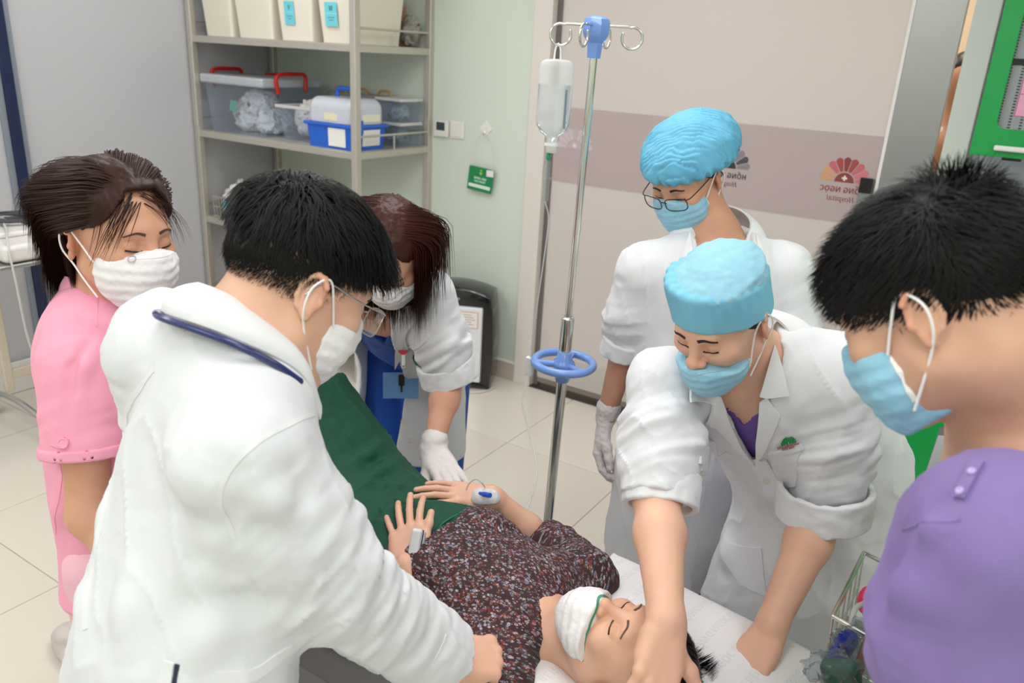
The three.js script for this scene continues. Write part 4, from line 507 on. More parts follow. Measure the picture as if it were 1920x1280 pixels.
function addGlasses(p, h, frameMat, { half = 0.026, tall = 0.017, r = 0.0011, y = 0.012, z = 0.113, hook } = {}) {
  const W = (x, yy, zz) => h.w(x, yy, zz), rims = [], lens = [];
  for (const s of [-1, 1]) {
    const pts = [], cx = s * 0.0345; for (let i = 0; i < 28; i++) { const a = (i / 28) * 2 * PI, c = cos(a), d = sin(a), q = 3.4, u = Math.sign(c) * abs(c) ** (2 / q) * half, v = Math.sign(d) * abs(d) ** (2 / q) * tall * (d < 0 ? 1 : 0.92); pts.push(W(cx + u, y + v, z - abs(cx + u) * abs(cx + u) * 3.2)); }
    rims.push(tube(pts, r, 6, 70, true)); const pos = [], c0 = W(cx, y, z - cx * cx * 3.2 - 0.0003), zz = h.d(0, 0, 0.0005); for (const sg of [1, -1]) for (let i = 0; i < 28; i++) { const a = add(pts[i], zz, sg), b = add(pts[(i + 1) % 28], zz, sg), c = add(c0, zz, sg); const t = sg > 0 ? [c, a, b] : [c, b, a]; t.forEach((q) => pos.push(q.x, q.y, q.z)); }
    const g = new THREE.BufferGeometry(); g.setAttribute('position', new THREE.Float32BufferAttribute(pos, 3)); g.computeVertexNormals(); lens.push(g);
    rims.push(tube([W(s * 0.06, y + tall * 0.6, z - 0.012), W(s * 0.071, y + tall * 0.75, z - 0.022), W(s * 0.077, y + 0.016, 0.05), W(s * 0.082, 0.028, -0.002), W(s * 0.085, 0.02, -0.022), W(s * 0.085, 0.002, -0.034)], r * 1.15, 6, 40));
  }
  rims.push(tube([W(-0.009, y + 0.004, z - 0.001), W(0, y + 0.008, z + 0.003), W(0.009, y + 0.004, z - 0.001)], r, 6, 14));
  const g = part(p, 'glasses', rims, frameMat); lens.forEach((q) => part(g, 'lens', q, SK.lens)); return g;
}
function addFace(p, h, f, { eyes = true, browMat = SK.brow, thick = 0.0062 } = {}) {
  const W = (x, y, z) => h.w(x, y, z);
  for (const s of [-1, 1]) {
    part(p, 'eyebrow', stripPatch(f, [W(s * 0.014, 0.033, 0.1), W(s * 0.03, 0.038, 0.1), W(s * 0.05, 0.03, 0.085)], thick, { n: 18, th: 0.0012, w2: thick * 0.4 }), browMat);
    if (eyes) part(p, 'eyelash', stripPatch(f, [W(s * 0.0185, 0.0055, 0.094), W(s * 0.032, 0.003, 0.098), W(s * 0.047, 0.007, 0.088)], 0.0026, { n: 18, th: 0.0014, nw: 2 }), M.black);
  }
}
// hair: a soft shell of volume plus combed strands
function hairShell(h, { thick, cut, cell = 0.005, disp }) { // thick(x,y,z): volume above the skull; cut(x,y,z) < 0 keeps
  const base = (x, y, z) => { const a = x / 0.077, b = (y - 0.045) / 0.082, c = (z + 0.012) / 0.098, k0 = sqrt(a * a + b * b + c * c), k1 = sqrt((a / 0.077) ** 2 + (b / 0.082) ** 2 + (c / 0.098) ** 2) + 1e-9; return (k0 * (k0 - 1)) / k1; };
  const f = (X, Y, Z) => { const [x, y, z] = h.l(X, Y, Z); let d = base(x, y, z) - thick(x, y, z); if (disp && abs(d) < 0.03) d += disp(x, y, z); const c = cut(x, y, z), k = 0.012, q = k - abs(d - c); return (q > 0 ? max(d, c) + (q * q) / (4 * k) : max(d, c)) * h.s; };
  const R = 0.17 * h.s, c = h.w(0, 0.02, -0.01); return meshField(f, add(c, V(R, R, R), -1), add(c, V(R, R, R)), cell, { slack: 1.6 });
}
function strands(h, { n, root, flow, len, thick, r = 0.0009, seg = 7, seed = 1, wob = 0.15, clumps = 0 }) {
  const R = rng(seed), pos = [], nor = [], idx = [], P = [0, 0, 0];
  for (let i = 0, made = 0; i < n * 6 && made < n; i++) {
    const u = R() * 2 - 1, a = R() * 2 * PI, q = sqrt(1 - u * u); let x = q * cos(a) * 0.077, y = 0.045 + u * 0.082, z = -0.012 + q * sin(a) * 0.098;
    const w = root(x, y, z); if (R() > w) continue; made++;
    const t0 = thick(x, y, z) * lerp(0.72, 1.1, R()), L = len(x, y, z) * lerp(0.7, 1.15, R()), jx = (R() - 0.5) * wob, jy = (R() - 0.5) * wob, jz = (R() - 0.5) * wob, c = [], step = L / seg;
    for (let j = 0; j <= seg; j++) {
      const t = j / seg, ex = x / 0.077, ey = (y - 0.045) / 0.082, ez = (z + 0.012) / 0.098, k = hypot(ex, ey, ez), gx = x / 0.077 ** 2, gy = (y - 0.045) / 0.082 ** 2, gz = (z + 0.012) / 0.098 ** 2, gl = hypot(gx, gy, gz) || 1, nx = gx / gl, ny = gy / gl, nz = gz / gl, lift = t0 * sstep(-0.15, 0.45, t) + 0.0015;
      if (k < 1.35 && j < seg + 1) { const px = x / k, py = 0.045 + (y - 0.045) / k, pz = -0.012 + (z + 0.012) / k, hgt = (x - px) * nx + (y - py) * ny + (z - pz) * nz, sgn = hgt < lift ? lift - hgt : j === 0 ? lift - hgt : 0; x += nx * sgn; y += ny * sgn; z += nz * sgn; }
      c.push([x, y, z, nx, ny, nz]); const f = flow(x, y, z, t, nx, ny, nz); let dx = f[0] + jx, dy = f[1] + jy, dz = f[2] + jz; const l = hypot(dx, dy, dz) || 1; x += (dx / l) * step; y += (dy / l) * step; z += (dz / l) * step;
    }
    const b0 = pos.length / 3;
    c.forEach(([cx, cy, cz, nx, ny, nz], j) => {
      const o = c[min(j + 1, seg)], m = c[max(j - 1, 0)], tx = o[0] - m[0], ty = o[1] - m[1], tz = o[2] - m[2]; let bx = ty * nz - tz * ny, by = tz * nx - tx * nz, bz = tx * ny - ty * nx; const bl = hypot(bx, by, bz) || 1, w_ = r * (1 - (j / seg) ** 2 * 0.85); bx *= w_ / bl; by *= w_ / bl; bz *= w_ / bl;
      for (const sg of [-1, 0, 1]) { const up = sg === 0 ? w_ * 0.8 : 0, p = h.w(cx + bx * sg + nx * up, cy + by * sg + ny * up, cz + bz * sg + nz * up), nn = h.d(nx + (bx / w_) * sg * 0.7, ny + (by / w_) * sg * 0.7, nz + (bz / w_) * sg * 0.7).normalize(); pos.push(p.x, p.y, p.z); nor.push(nn.x, nn.y, nn.z); }
    });
    for (let j = 0; j < seg; j++) for (const e of [0, 1]) { const a0 = b0 + j * 3 + e; idx.push(a0, a0 + 1, a0 + 4, a0, a0 + 4, a0 + 3); }
  }
  const g = new THREE.BufferGeometry(); g.setAttribute('position', new THREE.Float32BufferAttribute(pos, 3)); g.setAttribute('normal', new THREE.Float32BufferAttribute(nor, 3)); g.setIndex(idx); return g;
}
// a sleeve cut square at the cuff
function sleeve(pts, radii, flat, s, amp = 0.006, seed = 1, elbow = 0.5) {
  const n = pts.length, e = pts[n - 1], d = nrm(e.clone().sub(pts[n - 2])), parts = chain([...pts.slice(0, n - 1), add(e, d, 0.05)], radii).map((c) => [c, 0.05]); parts.push([half(e, d), 0.004, 2]);
  let L = 0; const acc = [0]; for (let i = 1; i < n; i++) acc.push((L += pts[i].distanceTo(pts[i - 1])));
  const A = pts[0], B = pts[1] ?? e;
  const f = join(parts, (x, y, z) => {
    let best = 1e9, t = 0, qx = 0, qy = 0, qz = 0;
    for (let i = 1; i < n; i++) { const p = pts[i - 1], q = pts[i], dx = q.x - p.x, dy = q.y - p.y, dz = q.z - p.z, l2 = dx * dx + dy * dy + dz * dz, tt = clamp(((x - p.x) * dx + (y - p.y) * dy + (z - p.z) * dz) / l2, 0, 1), ex = x - p.x - tt * dx, ey = y - p.y - tt * dy, ez = z - p.z - tt * dz, r = hypot(ex, ey, ez); if (r < best) { best = r; t = acc[i - 1] + tt * sqrt(l2); qx = ex; qy = ey; qz = ez; } }
    const w = exp(-(((t / L - elbow) / 0.3) ** 2)) * 0.8 + 0.2;
    return amp * w * (noise(t * 22 + 9 * qx + seed, 9 * qy, 9 * qz) + 0.35 * noise(t * 40 + 16 * qx, 14 * qy + seed, 14 * qz)) + amp * 0.45 * fbm(x * 8, y * 8 + seed, z * 8);
  });
  const [lo, hi] = boundsOf(parts.slice(0, -1).map((i) => i[0]), 0); f.c = mixV(lo, hi, 0.5); f.R = lo.distanceTo(hi) / 2; return f;
}
function cuffGeo(end, d, r, len, thick = 0.006, seed = 1, amp = 0.0028) { // a turned-back cuff: hollow band
  d = nrm(d); const a = add(end, d, -len), b = end, outer = cone(add(a, d, -0.05), add(b, d, 0.05), r + thick, r + thick * 1.2), inner = cone(add(a, d, -0.1), add(b, d, 0.1), r - 0.004, r - 0.004);
  const f = join([[outer], [half(b, d), 0.006, 2], [half(a, d.clone().negate()), 0.006, 2], [(x, y, z) => -inner(x, y, z), 0.003, 2]], (x, y, z) => amp * fbm(x * 14 + seed, y * 14, z * 14) + amp * 0.4 * noise(x * 28, y * 28 + seed, z * 28));
  const c = mixV(a, b, 0.5), R = r + len + 0.02; return meshField(f, add(c, V(R, R, R), -1), add(c, V(R, R, R)), 0.005);
}
// a folded collar: from the line round the neck to the outer edge on the coat
function collarGeo(inner, outer, roll = 0.008, th = 0.003, n = 40) {
  const a = new THREE.CatmullRomCurve3(inner), b = new THREE.CatmullRomCurve3(outer), c = mixV(inner[0], inner[inner.length - 1], 0.5).add(mixV(outer[0], outer[outer.length - 1], 0.5)).multiplyScalar(0.5), mid = outer[floor(outer.length / 2)], cc = mixV(c, mid, 0.45);
  const away = (x, y, z) => hypot(x - cc.x, (y - cc.y + 0.08) * 0.8, z - cc.z);
  return slabGrid(away, (u, v) => { const p = mixV(a.getPoint(u), b.getPoint(u), v), o = nrm(p.clone().sub(cc).setY(0.03)); return p.addScaledVector(o, roll * sin(v * PI)); }, n, 6, 0, th, 0);
}
// wedge that opens a garment at the front: from the lowest point to both neck sides
function wedge(B, N1, N2, F) { const c = mixV(N1, N2, 0.5), pl = (p, q) => { let n = nrm(crs(q.clone().sub(p), F)); if (n.dot(c.clone().sub(p)) > 0) n.negate(); return half(p, n); }, a = pl(B, N1), b = pl(B, N2), d = half(add(c, F, -0.01), F.clone().negate()); return (x, y, z) => max(a(x, y, z), b(x, y, z), d(x, y, z)); }
// the wearer's own axes
function axes(F) { F = nrm(V(F.x, 0, F.z)); return { F, L: nrm(crs(V(0, 1, 0), F)) }; }
// ---------------------------------------------------------------- garments on a leaning trunk
function trunk(pel, neck, Lh) { const U = nrm(neck.clone().sub(pel)), L = nrm(Lh.clone().addScaledVector(U, -Lh.dot(U))), N = crs(L, U), len = neck.distanceTo(pel); return { U, L, N, len, pel, at: (u, l = 0, f = 0) => pel.clone().addScaledVector(U, u * len).addScaledVector(L, l).addScaledVector(N, f) }; }
function trunkSkin(T, neck, shR, shL, arms, s = 1) {
  const it = [[cone(neck, T.at(0.88), 0.062, 0.085), 0.05], [cone(T.at(0.8), T.at(0.3), 0.128 * s, 0.108 * s, T.N, 1.5), 0.06], [cone(T.at(0.3), T.at(0), 0.115 * s, 0.125 * s, T.N, 1.4), 0.06], [cone(T.at(0.9), shR, 0.06, 0.052), 0.05], [cone(T.at(0.9), shL, 0.06, 0.052), 0.05]];
  for (const [sh, el, wr, k = 1] of arms) it.push([cone(sh, el, 0.046 * k, 0.04 * k), 0.03], [cone(el, mixV(el, wr, 0.35), 0.039 * k, 0.041 * k), 0.02], [cone(mixV(el, wr, 0.35), wr, 0.041 * k, 0.0265 * k), 0.02], [cone(wr, add(wr, nrm(wr.clone().sub(el)), 0.015), 0.026 * k, 0.025 * k, null), 0.015]);
  return it;
}
function emblemTexture(text = true) {
  return canvasTex(256, 192, (g, w, h) => {
    g.clearRect(0, 0, w, h);
    for (let k = 0; k < 9; k++) { const a = PI + ((k + 0.5) / 9) * PI; g.save(); g.translate(128, text ? 92 : 118); g.rotate(a); g.beginPath(); g.moveTo(34, -6); g.lineTo(70, -14); g.quadraticCurveTo(92, 0, 70, 14); g.lineTo(34, 6); g.closePath(); g.fillStyle = '#25914f'; g.fill(); g.restore(); }
    g.beginPath(); g.arc(128, text ? 92 : 118, 28, PI, 2 * PI); g.closePath(); g.fillStyle = text ? '#2d8f55' : '#c8402e'; g.fill(); g.fillStyle = '#fff'; g.fillRect(125, (text ? 92 : 118) - 22, 6, 16); g.fillRect(120, (text ? 92 : 118) - 17, 16, 6);
    g.textAlign = 'center'; g.fillStyle = '#b8433c'; if (text) { g.font = 'bold 23px sans-serif'; accented(g, 'BỆNH VIỆN ĐA KHOA', 128, 126, 23); accented(g, 'HỒNG NGỌC', 128, 156, 23); } else { g.fillStyle = '#3f9a62'; g.font = 'bold 20px sans-serif'; accented(g, 'HỒNG NGỌC', 128, 142, 20); }
  });
}
const EMBLEM = { text: mat(0xffffff, 0.7, 0, { map: emblemTexture(true), transparent: true, alphaTest: 0.3 }), plain: mat(0xffffff, 0.7, 0, { map: emblemTexture(false), transparent: true, alphaTest: 0.3 }) };
// items of a coat body; hem = {c, r, flat}: the skirt runs from the hips to c
function coatItems(T, neck, shR, shL, hem, { rc = 0.172, rw = 0.165, fl = 1.45, sh = 0.058, k = 0.06, yoke = 0.07, nk = 0.066, nc = 0.1 } = {}) {
  const hip = T.at(0.08), d = nrm(hem.c.clone().sub(hip)), n = nrm(T.N.clone().addScaledVector(d, -T.N.dot(d)));
  return [[cone(T.at(0.78), T.at(0.3), rc, rw, T.N, fl)], [cone(T.at(0.3), hip, rw, rw * 1.06, T.N, fl * 0.93), k], [cone(hip, add(hem.c, d, 0.08), rw * 1.06, hem.r, n, hem.flat ?? 1.35), k], [cone(T.at(0.93), shR, yoke, sh), 0.06], [cone(T.at(0.93), shL, yoke, sh), 0.06], [cone(add(neck, T.U, -0.01), T.at(0.85), nk, nc), 0.05]];
}
// ---------------------------------------------------------------- the young man in the pleated cap, by the door
const SKIN_A = srgb(214, 160, 130), SKIN_B = srgb(226, 178, 150), SKIN_C = srgb(216, 168, 140);
{
  const { F, L } = axes(V(0.5, 0, 0.86)), shR = V(-0.7918, 1.2398, -1.9017), shL = V(-0.4792, 1.2686, -2.0588), neck = V(-0.652, 1.325, -2.02), hc = V(-0.7405, 1.4776, -1.9975), h = headFrame(hc, V(-0.16, 0, 0.985), 30, 4);
  const C = mixV(shR, shL, 0.5), base = V(C.x, 0, C.z), y = (v, f = 0, l = 0) => V(C.x + F.x * f + L.x * l, v, C.z + F.z * f + L.z * l);
  const p = thing('person', 'standing man in white coat, pleated bouffant cap, black glasses and blue mask', 'person', base);
  const elR = V(-0.8316, 1.0194, -1.9208), wrR = V(-0.8615, 0.804, -1.9106), hand = handItems(V(-0.8682, 0.785, -1.9108), nrm(V(-0.8623, 0.6452, -1.88).sub(V(-0.8642, 0.7945, -1.9111))), nrm(V(-0.75, -0.1, 0.3)), true, { curls: [[0.45, 0.55, 0.4], [0.4, 0.5, 0.35], [0.35, 0.45, 0.3], [0.3, 0.4, 0.3]], thumb: [0.35, 0.9, -0.4], spread: [0.05, 0.0, -0.04, -0.1], s: 1.04 });
  const elL = add(y(1.0, 0.06), L, 0.24), wrL = add(y(0.95, 0.2), L, 0.05);
  const hi = headItems(h, neck), body = [...hi, [cone(add(neck, F, -0.02), y(1.28), 0.065, 0.09), 0.05], [cone(y(1.2), y(0.95), 0.13, 0.11, F, 1.5), 0.06], [cone(y(0.95), y(0.85), 0.12, 0.13, F, 1.4), 0.06], [cone(y(1.26), shR, 0.06, 0.052), 0.05], [cone(y(1.26), shL, 0.06, 0.052), 0.05], [cone(shR, elR, 0.046, 0.038), 0.03], [cone(elR, wrR, 0.038, 0.027), 0.02], [cone(wrR, add(wrR, wrR.clone().sub(elR), 0.06), 0.026, 0.024), 0.02], [cone(shL, elL, 0.046, 0.038), 0.03], [cone(elL, wrL, 0.038, 0.026), 0.02], ...legItems(y(0.86, 0, -0.09), y(0.86, 0, 0.09), F)];
  const sc = skinColor(SKIN_A, h); part(p, 'body', bodyGeo(body, [[h.w(0, 0, 0).addScalar(-0.16), h.w(0, 0, 0).addScalar(0.16), 0.0036]], 0.012, sc), SK.skin);
  const ff = join(hi); addFace(p, h, ff); addMask(p, h, SK.maskBlue); addGlasses(p, h, mat(srgb(24, 22, 26), 0.3), { half: 0.028, tall: 0.018, r: 0.0014, y: 0.008, z: 0.118 });
  part(p, 'hair', hairShell(h, { thick: () => 0.006, cut: (x, y, z) => max(0.01 - y - 0.9 * max(0, -z - 0.03) + (z > 0.0 ? z * 0.8 : 0), z - 0.06) }), SK.hairBlack);
  { // pleated bouffant cap
    const E = hE(h), f0 = join([[E(0, 0.068, -0.022, 0.112, 0.072, 0.132)], [E(0.01, 0.078, -0.045, 0.102, 0.066, 0.104), 0.05], [half(h.w(0, 0.047, 0.08), nrm(h.d(0, -1, 0.16))), 0.03, 2]], (X, Y, Z) => { const [x, yy, z] = h.l(X, Y, Z), w = sstep(0.045, 0.075, yy), a = Math.atan2(x, 0.1), ph = noise(x * 16, yy * 16, z * 16) * 2.2; return -0.005 * w * abs(sin((x * 0.35 + z * 0.95) * 260 + ph)) * (0.55 + 0.45 * noise(x * 9, yy * 9, z * 22)) - 0.004 * (1 - w) * sin(Math.atan2(x, z + 0.02) * 26 + ph) * sstep(0.0, 0.02, yy - 0.02) + 0.005 * fbm(x * 11 + 3, yy * 11, z * 11); });
    const c = h.w(0, 0.07, -0.02), R = 0.185, cap = part(p, 'bouffant_cap', meshField(f0, add(c, V(R, R, R), -1), add(c, V(R, R, R)), 0.0042), SK.capBlue), ring = []; for (let i = 0; i < 40; i++) { const a = (i / 40) * 2 * PI; ring.push(h.w(sin(a) * 0.086, 0.034 + cos(a) * 0.0165 + 0.002 * sin(a * 19), -0.018 + cos(a) * 0.104)); }
    part(cap, 'elastic_edge', tube(ring, 0.0065, 8, 120, true), SK.capBlue);
  }
  const wst = y(0.98), hem = y(0.42, 0.02);
  const slR = sleeve([add(shR, V(0, 0.0, 0)), mixV(shR, elR, 0.55), elR], [0.078, 0.068, 0.066, 0.068], null, 1, 0.007, 3, 0.75), slL = sleeve([shL, mixV(shL, elL, 0.6), elL, wrL], [0.076, 0.066, 0.06, 0.055], null, 1, 0.007, 5, 0.6);
  const torso = [[cone(y(1.2), wst, 0.178, 0.168, F, 1.42)], [cone(wst, y(0.7), 0.168, 0.188, F, 1.3), 0.05], [cone(y(0.7), y(0.3), 0.188, 0.215, F, 1.3), 0.05], [cone(y(1.275), add(shR, V(0, 0.012, 0)), 0.07, 0.058), 0.06], [cone(y(1.275), add(shL, V(0, 0.012, 0)), 0.07, 0.058), 0.06], [cone(add(neck, V(0, -0.02, 0)), y(1.24), 0.066, 0.1), 0.05]];
  const op = wedge(y(1.06, 0.12, -0.01), add(neck, L, -0.07).add(V(0, 0.02, 0)), add(neck, L, 0.07).add(V(0, 0.02, 0)), F), neckHole = cone(y(1.2), h.w(0, -0.02, -0.02), 0.052, 0.07);
  const shell = join([...torso, [half(y(0.415), nrm(V(-F.x * 0.25, -1, -F.z * 0.25))), 0.004, 2]]);
  const folds = foldSet(shell, [[add(y(1.2, 0.1), L, -0.14), add(y(0.7, 0.14), L, -0.1), 0.009, 0.03], [add(y(1.18, 0.1), L, -0.1), add(y(0.8, 0.14), L, -0.05), 0.006, 0.02], [add(y(1.2, 0.1), L, 0.13), add(y(0.6, 0.15), L, 0.12), 0.009, 0.03], [add(y(0.9, 0.1), L, -0.15), add(y(0.45, 0.1), L, -0.17), 0.011, 0.035], [add(y(0.85, 0.15), L, -0.03), add(y(0.45, 0.16), L, -0.06), 0.008, 0.035], [add(y(0.85, 0.15), L, 0.1), add(y(0.45, 0.15), L, 0.13), 0.01, 0.035]]);
  const coatF = join([...torso, [slR, 0.03], [slL, 0.03], [half(y(0.42), nrm(V(-F.x * 0.25, -1, -F.z * 0.25))), 0.004, 2], [op, 0.006, 1], [neckHole, 0.008, 1]], (x, yy, z) => folds(x, yy, z) + 0.004 * fbm(x * 7, yy * 3, z * 7) + 0.003 * crease(x, yy * 0.5, z));
  const b0 = boundsOf([...torso.map((t) => t[0]), slR, slL], 0.01); b0[0].y = 0.36;
  const coat = part(p, 'coat', meshField(coatF, b0[0], b0[1], 0.0085), SK.coat);
  part(coat, 'cuff', cuffGeo(V(-0.8294, 0.9999, -1.9138), elR.clone().sub(shR), 0.06, 0.052, 0.008, 4), SK.coatTrim);
  const lap = (s) => [add(neck, L, s * 0.075).add(V(0, 0.0, 0)).addScaledVector(F, 0.06), add(y(1.235, 0.12), L, s * 0.125), add(y(1.17, 0.14), L, s * 0.085), y(1.07, 0.15, 0)];
  const noOpen = join(torso, (x, yy, z) => folds(x, yy, z));
  for (const s of [-1, 1]) { const [a, b, c, d] = lap(s); part(coat, 'lapel', quadPatch(noOpen, [d, c, b, add(a, L, -s * 0.01)], { nu: 12, nv: 12, off: 0.003, th: 0.004 }), SK.coatTrim); }
  const NB = (a, r, v, f = 0) => add(add(add(neck, F, f), F, cos(a) * r), L, sin(a) * r).add(V(0, v, 0));
  part(coat, 'collar', collarGeo([NB(-0.75, 0.083, 0.013, 0.01), NB(-1.4, 0.078, 0.058), NB(-2.3, 0.075, 0.083), NB(3.14, 0.075, 0.088), NB(2.3, 0.075, 0.083), NB(1.4, 0.078, 0.063), NB(0.75, 0.083, 0.018, 0.01)], [NB(-0.85, 0.135, -0.047, 0.03), NB(-1.4, 0.125, 0.008), NB(-2.2, 0.115, 0.033), NB(3.14, 0.115, 0.038), NB(2.2, 0.115, 0.033), NB(1.4, 0.125, 0.008), NB(0.85, 0.135, -0.042, 0.03)], 0.012), SK.coatTrim);
  part(coat, 'placket', stripPatch(noOpen, [y(1.02, 0.14, 0.012), y(0.8, 0.17, 0.012), y(0.45, 0.18, 0.012)], 0.03, { off: 0.001, th: 0.002 }), SK.coatTrim);
  part(coat, 'armhole_seam', stripPatch(coatF, [add(add(shL, V(0, 0.06, 0)), L, -0.01), add(add(shL, V(0, -0.02, 0)), F, 0.07), add(add(shL, V(0, -0.1, 0)), F, 0.07).addScaledVector(L, -0.03)], 0.004, { th: 0.001 }), SK.coatTrim);
  for (const v of [0.9, 0.76]) part(coat, 'button', buttonGeo(noOpen, y(v, 0.17, 0.012)), SK.button);
  // blue scrub top inside and trousers
  const top = [[cone(y(1.19), wst, 0.155, 0.14, F, 1.45)], [cone(y(1.25), shR, 0.06, 0.045), 0.05], [cone(y(1.25), shL, 0.06, 0.045), 0.05], [wedge(y(1.235, 0.1), add(neck, L, -0.06).add(V(0, 0.02, 0)), add(neck, L, 0.06).add(V(0, 0.02, 0)), F), 0.006, 1], [half(V(0, 0.9, 0), V(0, -1, 0)), 0.004, 2]];
  part(p, 'scrub_top', meshItems(top, 0.01), mat(srgb(28, 62, 120), 0.75));
  const tr = []; for (const s of [-1, 1]) tr.push([cone(y(0.85, 0, s * 0.09), y(0.45, 0, s * 0.1), 0.09, 0.085), 0.02], [cone(y(0.45, 0, s * 0.1), y(0.03, 0, s * 0.1), 0.092, 0.08), 0.04]); tr.push([half(V(0, 0.05, 0), V(0, -1, 0)), 0.004, 2]);
  part(p, 'trousers', meshItems(tr, 0.011, {}, (x, yy, z) => 0.006 * fbm(x * 9, yy * 4, z * 9)), SK.navyCloth);
  for (const s of [-1, 1]) part(p, 'shoe', shoeGeo(y(0, 0, s * 0.1), F), M.white);
  const gl = join([[cone(add(wrR, wrR.clone().sub(elR), -0.12), wrR, 0.034, 0.0295), 0.01], ...hand], (x, yy, z) => -0.0012 + 0.0012 * noise(x * 60, yy * 60, z * 60)); const [a, b] = boxAround(hand, 0.03); part(p, 'glove', meshField(gl, a, b, 0.0034), SK.glove);
}
// ---------------------------------------------------------------- the man in the flat blue cap who leans over the pillow
const PM = {};
{
  const shR = V(-0.5138, 1.1558, -1.4127), shL = V(-0.2272, 1.2012, -1.5607), neck = V(-0.3615, 1.2022, -1.5149), pel = V(-0.235, 0.85, -1.8), T = trunk(pel, neck, shL.clone().sub(shR)), h = headFrame(V(-0.4122, 1.3216, -1.3838), V(-0.22, 0, 0.975), 27, 3, 0.95);
  const F = nrm(V(-0.25, 0, 0.97)), L = crs(V(0, 1, 0), F), base = V(-0.2, 0, -1.82), p = thing('person', 'man in flat blue surgical cap leaning forward with both arms straight down to the pillow', 'person', base);
  const elR = V(-0.4527, 0.995, -1.2694), wrR = V(-0.3332, 0.93, -1.0452), elL = V(-0.202, 0.9434, -1.5668), wrL = V(-0.2241, 0.755, -1.3595);
  const hR = handItems(add(wrR, nrm(wrR.clone().sub(elR)), 0.022), nrm(V(-0.3172, 0.87, -0.9785).sub(V(-0.3332, 0.93, -1.0452))), nrm(V(0.62, 0.62, 0.55)), true, { curls: [[0.35, 0.4, 0.3], [0.4, 0.45, 0.3], [0.45, 0.5, 0.35], [0.5, 0.5, 0.35]], spread: [0.16, 0.04, -0.08, -0.2], thumb: [0.85, 0.6, -0.1], s: 1.04 });
  const hL = handItems(add(wrL, nrm(wrL.clone().sub(elL)), 0.022), nrm(V(-0.2441, 0.71, -1.2033).sub(V(-0.2241, 0.755, -1.3595))), nrm(V(-0.1, 0.8, 0.45)), false, { curls: [[0.6, 1.0, 0.5], [0.65, 1.05, 0.5], [0.7, 1.1, 0.5], [0.75, 1.1, 0.5]], thumb: [0.5, 0.8, -0.5], thumbBend: 0.7, s: 1.04 });
  const hi = headItems(h, neck, { slim: 1.03 }), bodyI = [...hi, ...trunkSkin(T, neck, shR, shL, [[shR, elR, wrR, 1.08], [shL, elL, wrL, 1.08]]), ...hR.map((i) => [i[0], i[1] ?? 0.01, i[2] ?? 0]), ...hL.map((i) => [i[0], i[1] ?? 0.01, i[2] ?? 0]), ...legItems(add(V(pel.x, 0.82, pel.z), L, -0.09), add(V(pel.x, 0.82, pel.z), L, 0.09), F)];
  const bx = (I) => { const [a, b] = boxAround(I, 0.012); return [a, b, 0.0034]; };
  part(p, 'body', bodyGeo(bodyI, [[h.w(0, 0, 0).addScalar(-0.17), h.w(0, 0, 0).addScalar(0.17), 0.0034], bx(hR), bx(hL)], 0.011, skinColor(SKIN_B, h)), SK.skin);
  const ff = join(hi); addFace(p, h, ff); addMask(p, h, SK.maskBlue, { low: 0.032 });
  part(p, 'hair', hairShell(h, { thick: () => 0.005, cut: (x, y, z) => max(-0.028 - y + (z > -0.02 ? (z + 0.02) * 0.75 : 0), z - 0.035) }), SK.hairBlack);
  { // flat surgical cap: band and gathered crown
    const c0 = h.w(0, 0.022, -0.006), U = nrm(h.d(0, 1, -0.04)), band = join([[cone(add(c0, U, -0.06), add(c0, U, 0.13), 0.1, 0.1, h.X, 1.2)], [half(c0, nrm(h.d(0, -1, 0.28))), 0.004, 2], [half(add(c0, U, 0.088), nrm(h.d(0.14, 1, -0.16))), 0.012, 2]], (X, Y, Z) => { const [x, y, z] = h.l(X, Y, Z); return 0.0022 * fbm(x * 14, y * 8, z * 14) + 0.0012 * sin(Math.atan2(x, z) * 22) * sstep(0.06, 0.1, y); });
    const crown = join([[hE(h)(0, 0.088, -0.006, 0.088, 0.062, 0.105)], [hE(h)(0, 0.108, -0.025, 0.06, 0.03, 0.07), 0.03], [half(add(c0, U, 0.078), nrm(h.d(-0.14, -1, 0.16))), 0.004, 2]], (X, Y, Z) => { const [x, y, z] = h.l(X, Y, Z); return 0.005 * fbm(x * 13 + 1, y * 13, z * 13) - 0.003 * exp(-(((y - 0.108 - 0.1 * x) / 0.007) ** 2)); });
    const c = h.w(0, 0.07, -0.01), R = 0.17, cap = part(p, 'surgical_cap', meshField(band, add(c, V(R, R, R), -1), add(c, V(R, R, R)), 0.0045), mat(srgb(126, 196, 224), 0.75)); part(cap, 'crown', meshField(crown, add(c, V(R, R, R), -1), add(c, V(R, R, R)), 0.0045), mat(srgb(152, 204, 226), 0.75));
  }
  // coat
  const hem = { c: V(-0.235, 0.5, -1.81), r: 0.265, flat: 1.25 }, slR = sleeve([shR, mixV(shR, elR, 0.55), elR], [0.08, 0.071, 0.068, 0.068], null, 1, 0.007, 13, 0.5), slL = sleeve([shL, mixV(shL, elL, 0.55), elL], [0.084, 0.074, 0.07, 0.07], null, 1, 0.007, 17, 0.5);
  const tor = coatItems(T, neck, add(shR, T.U, 0.014), add(shL, T.U, 0.014), hem, { rc: 0.178, rw: 0.168 }), hemCut = half(V(-0.2, 0.52, -1.8), nrm(V(0.05, -1, -0.1)));
  const shell = join([...tor, [hemCut, 0.004, 2]]), X = (u, l, f = 0.15) => T.at(u, l, f);
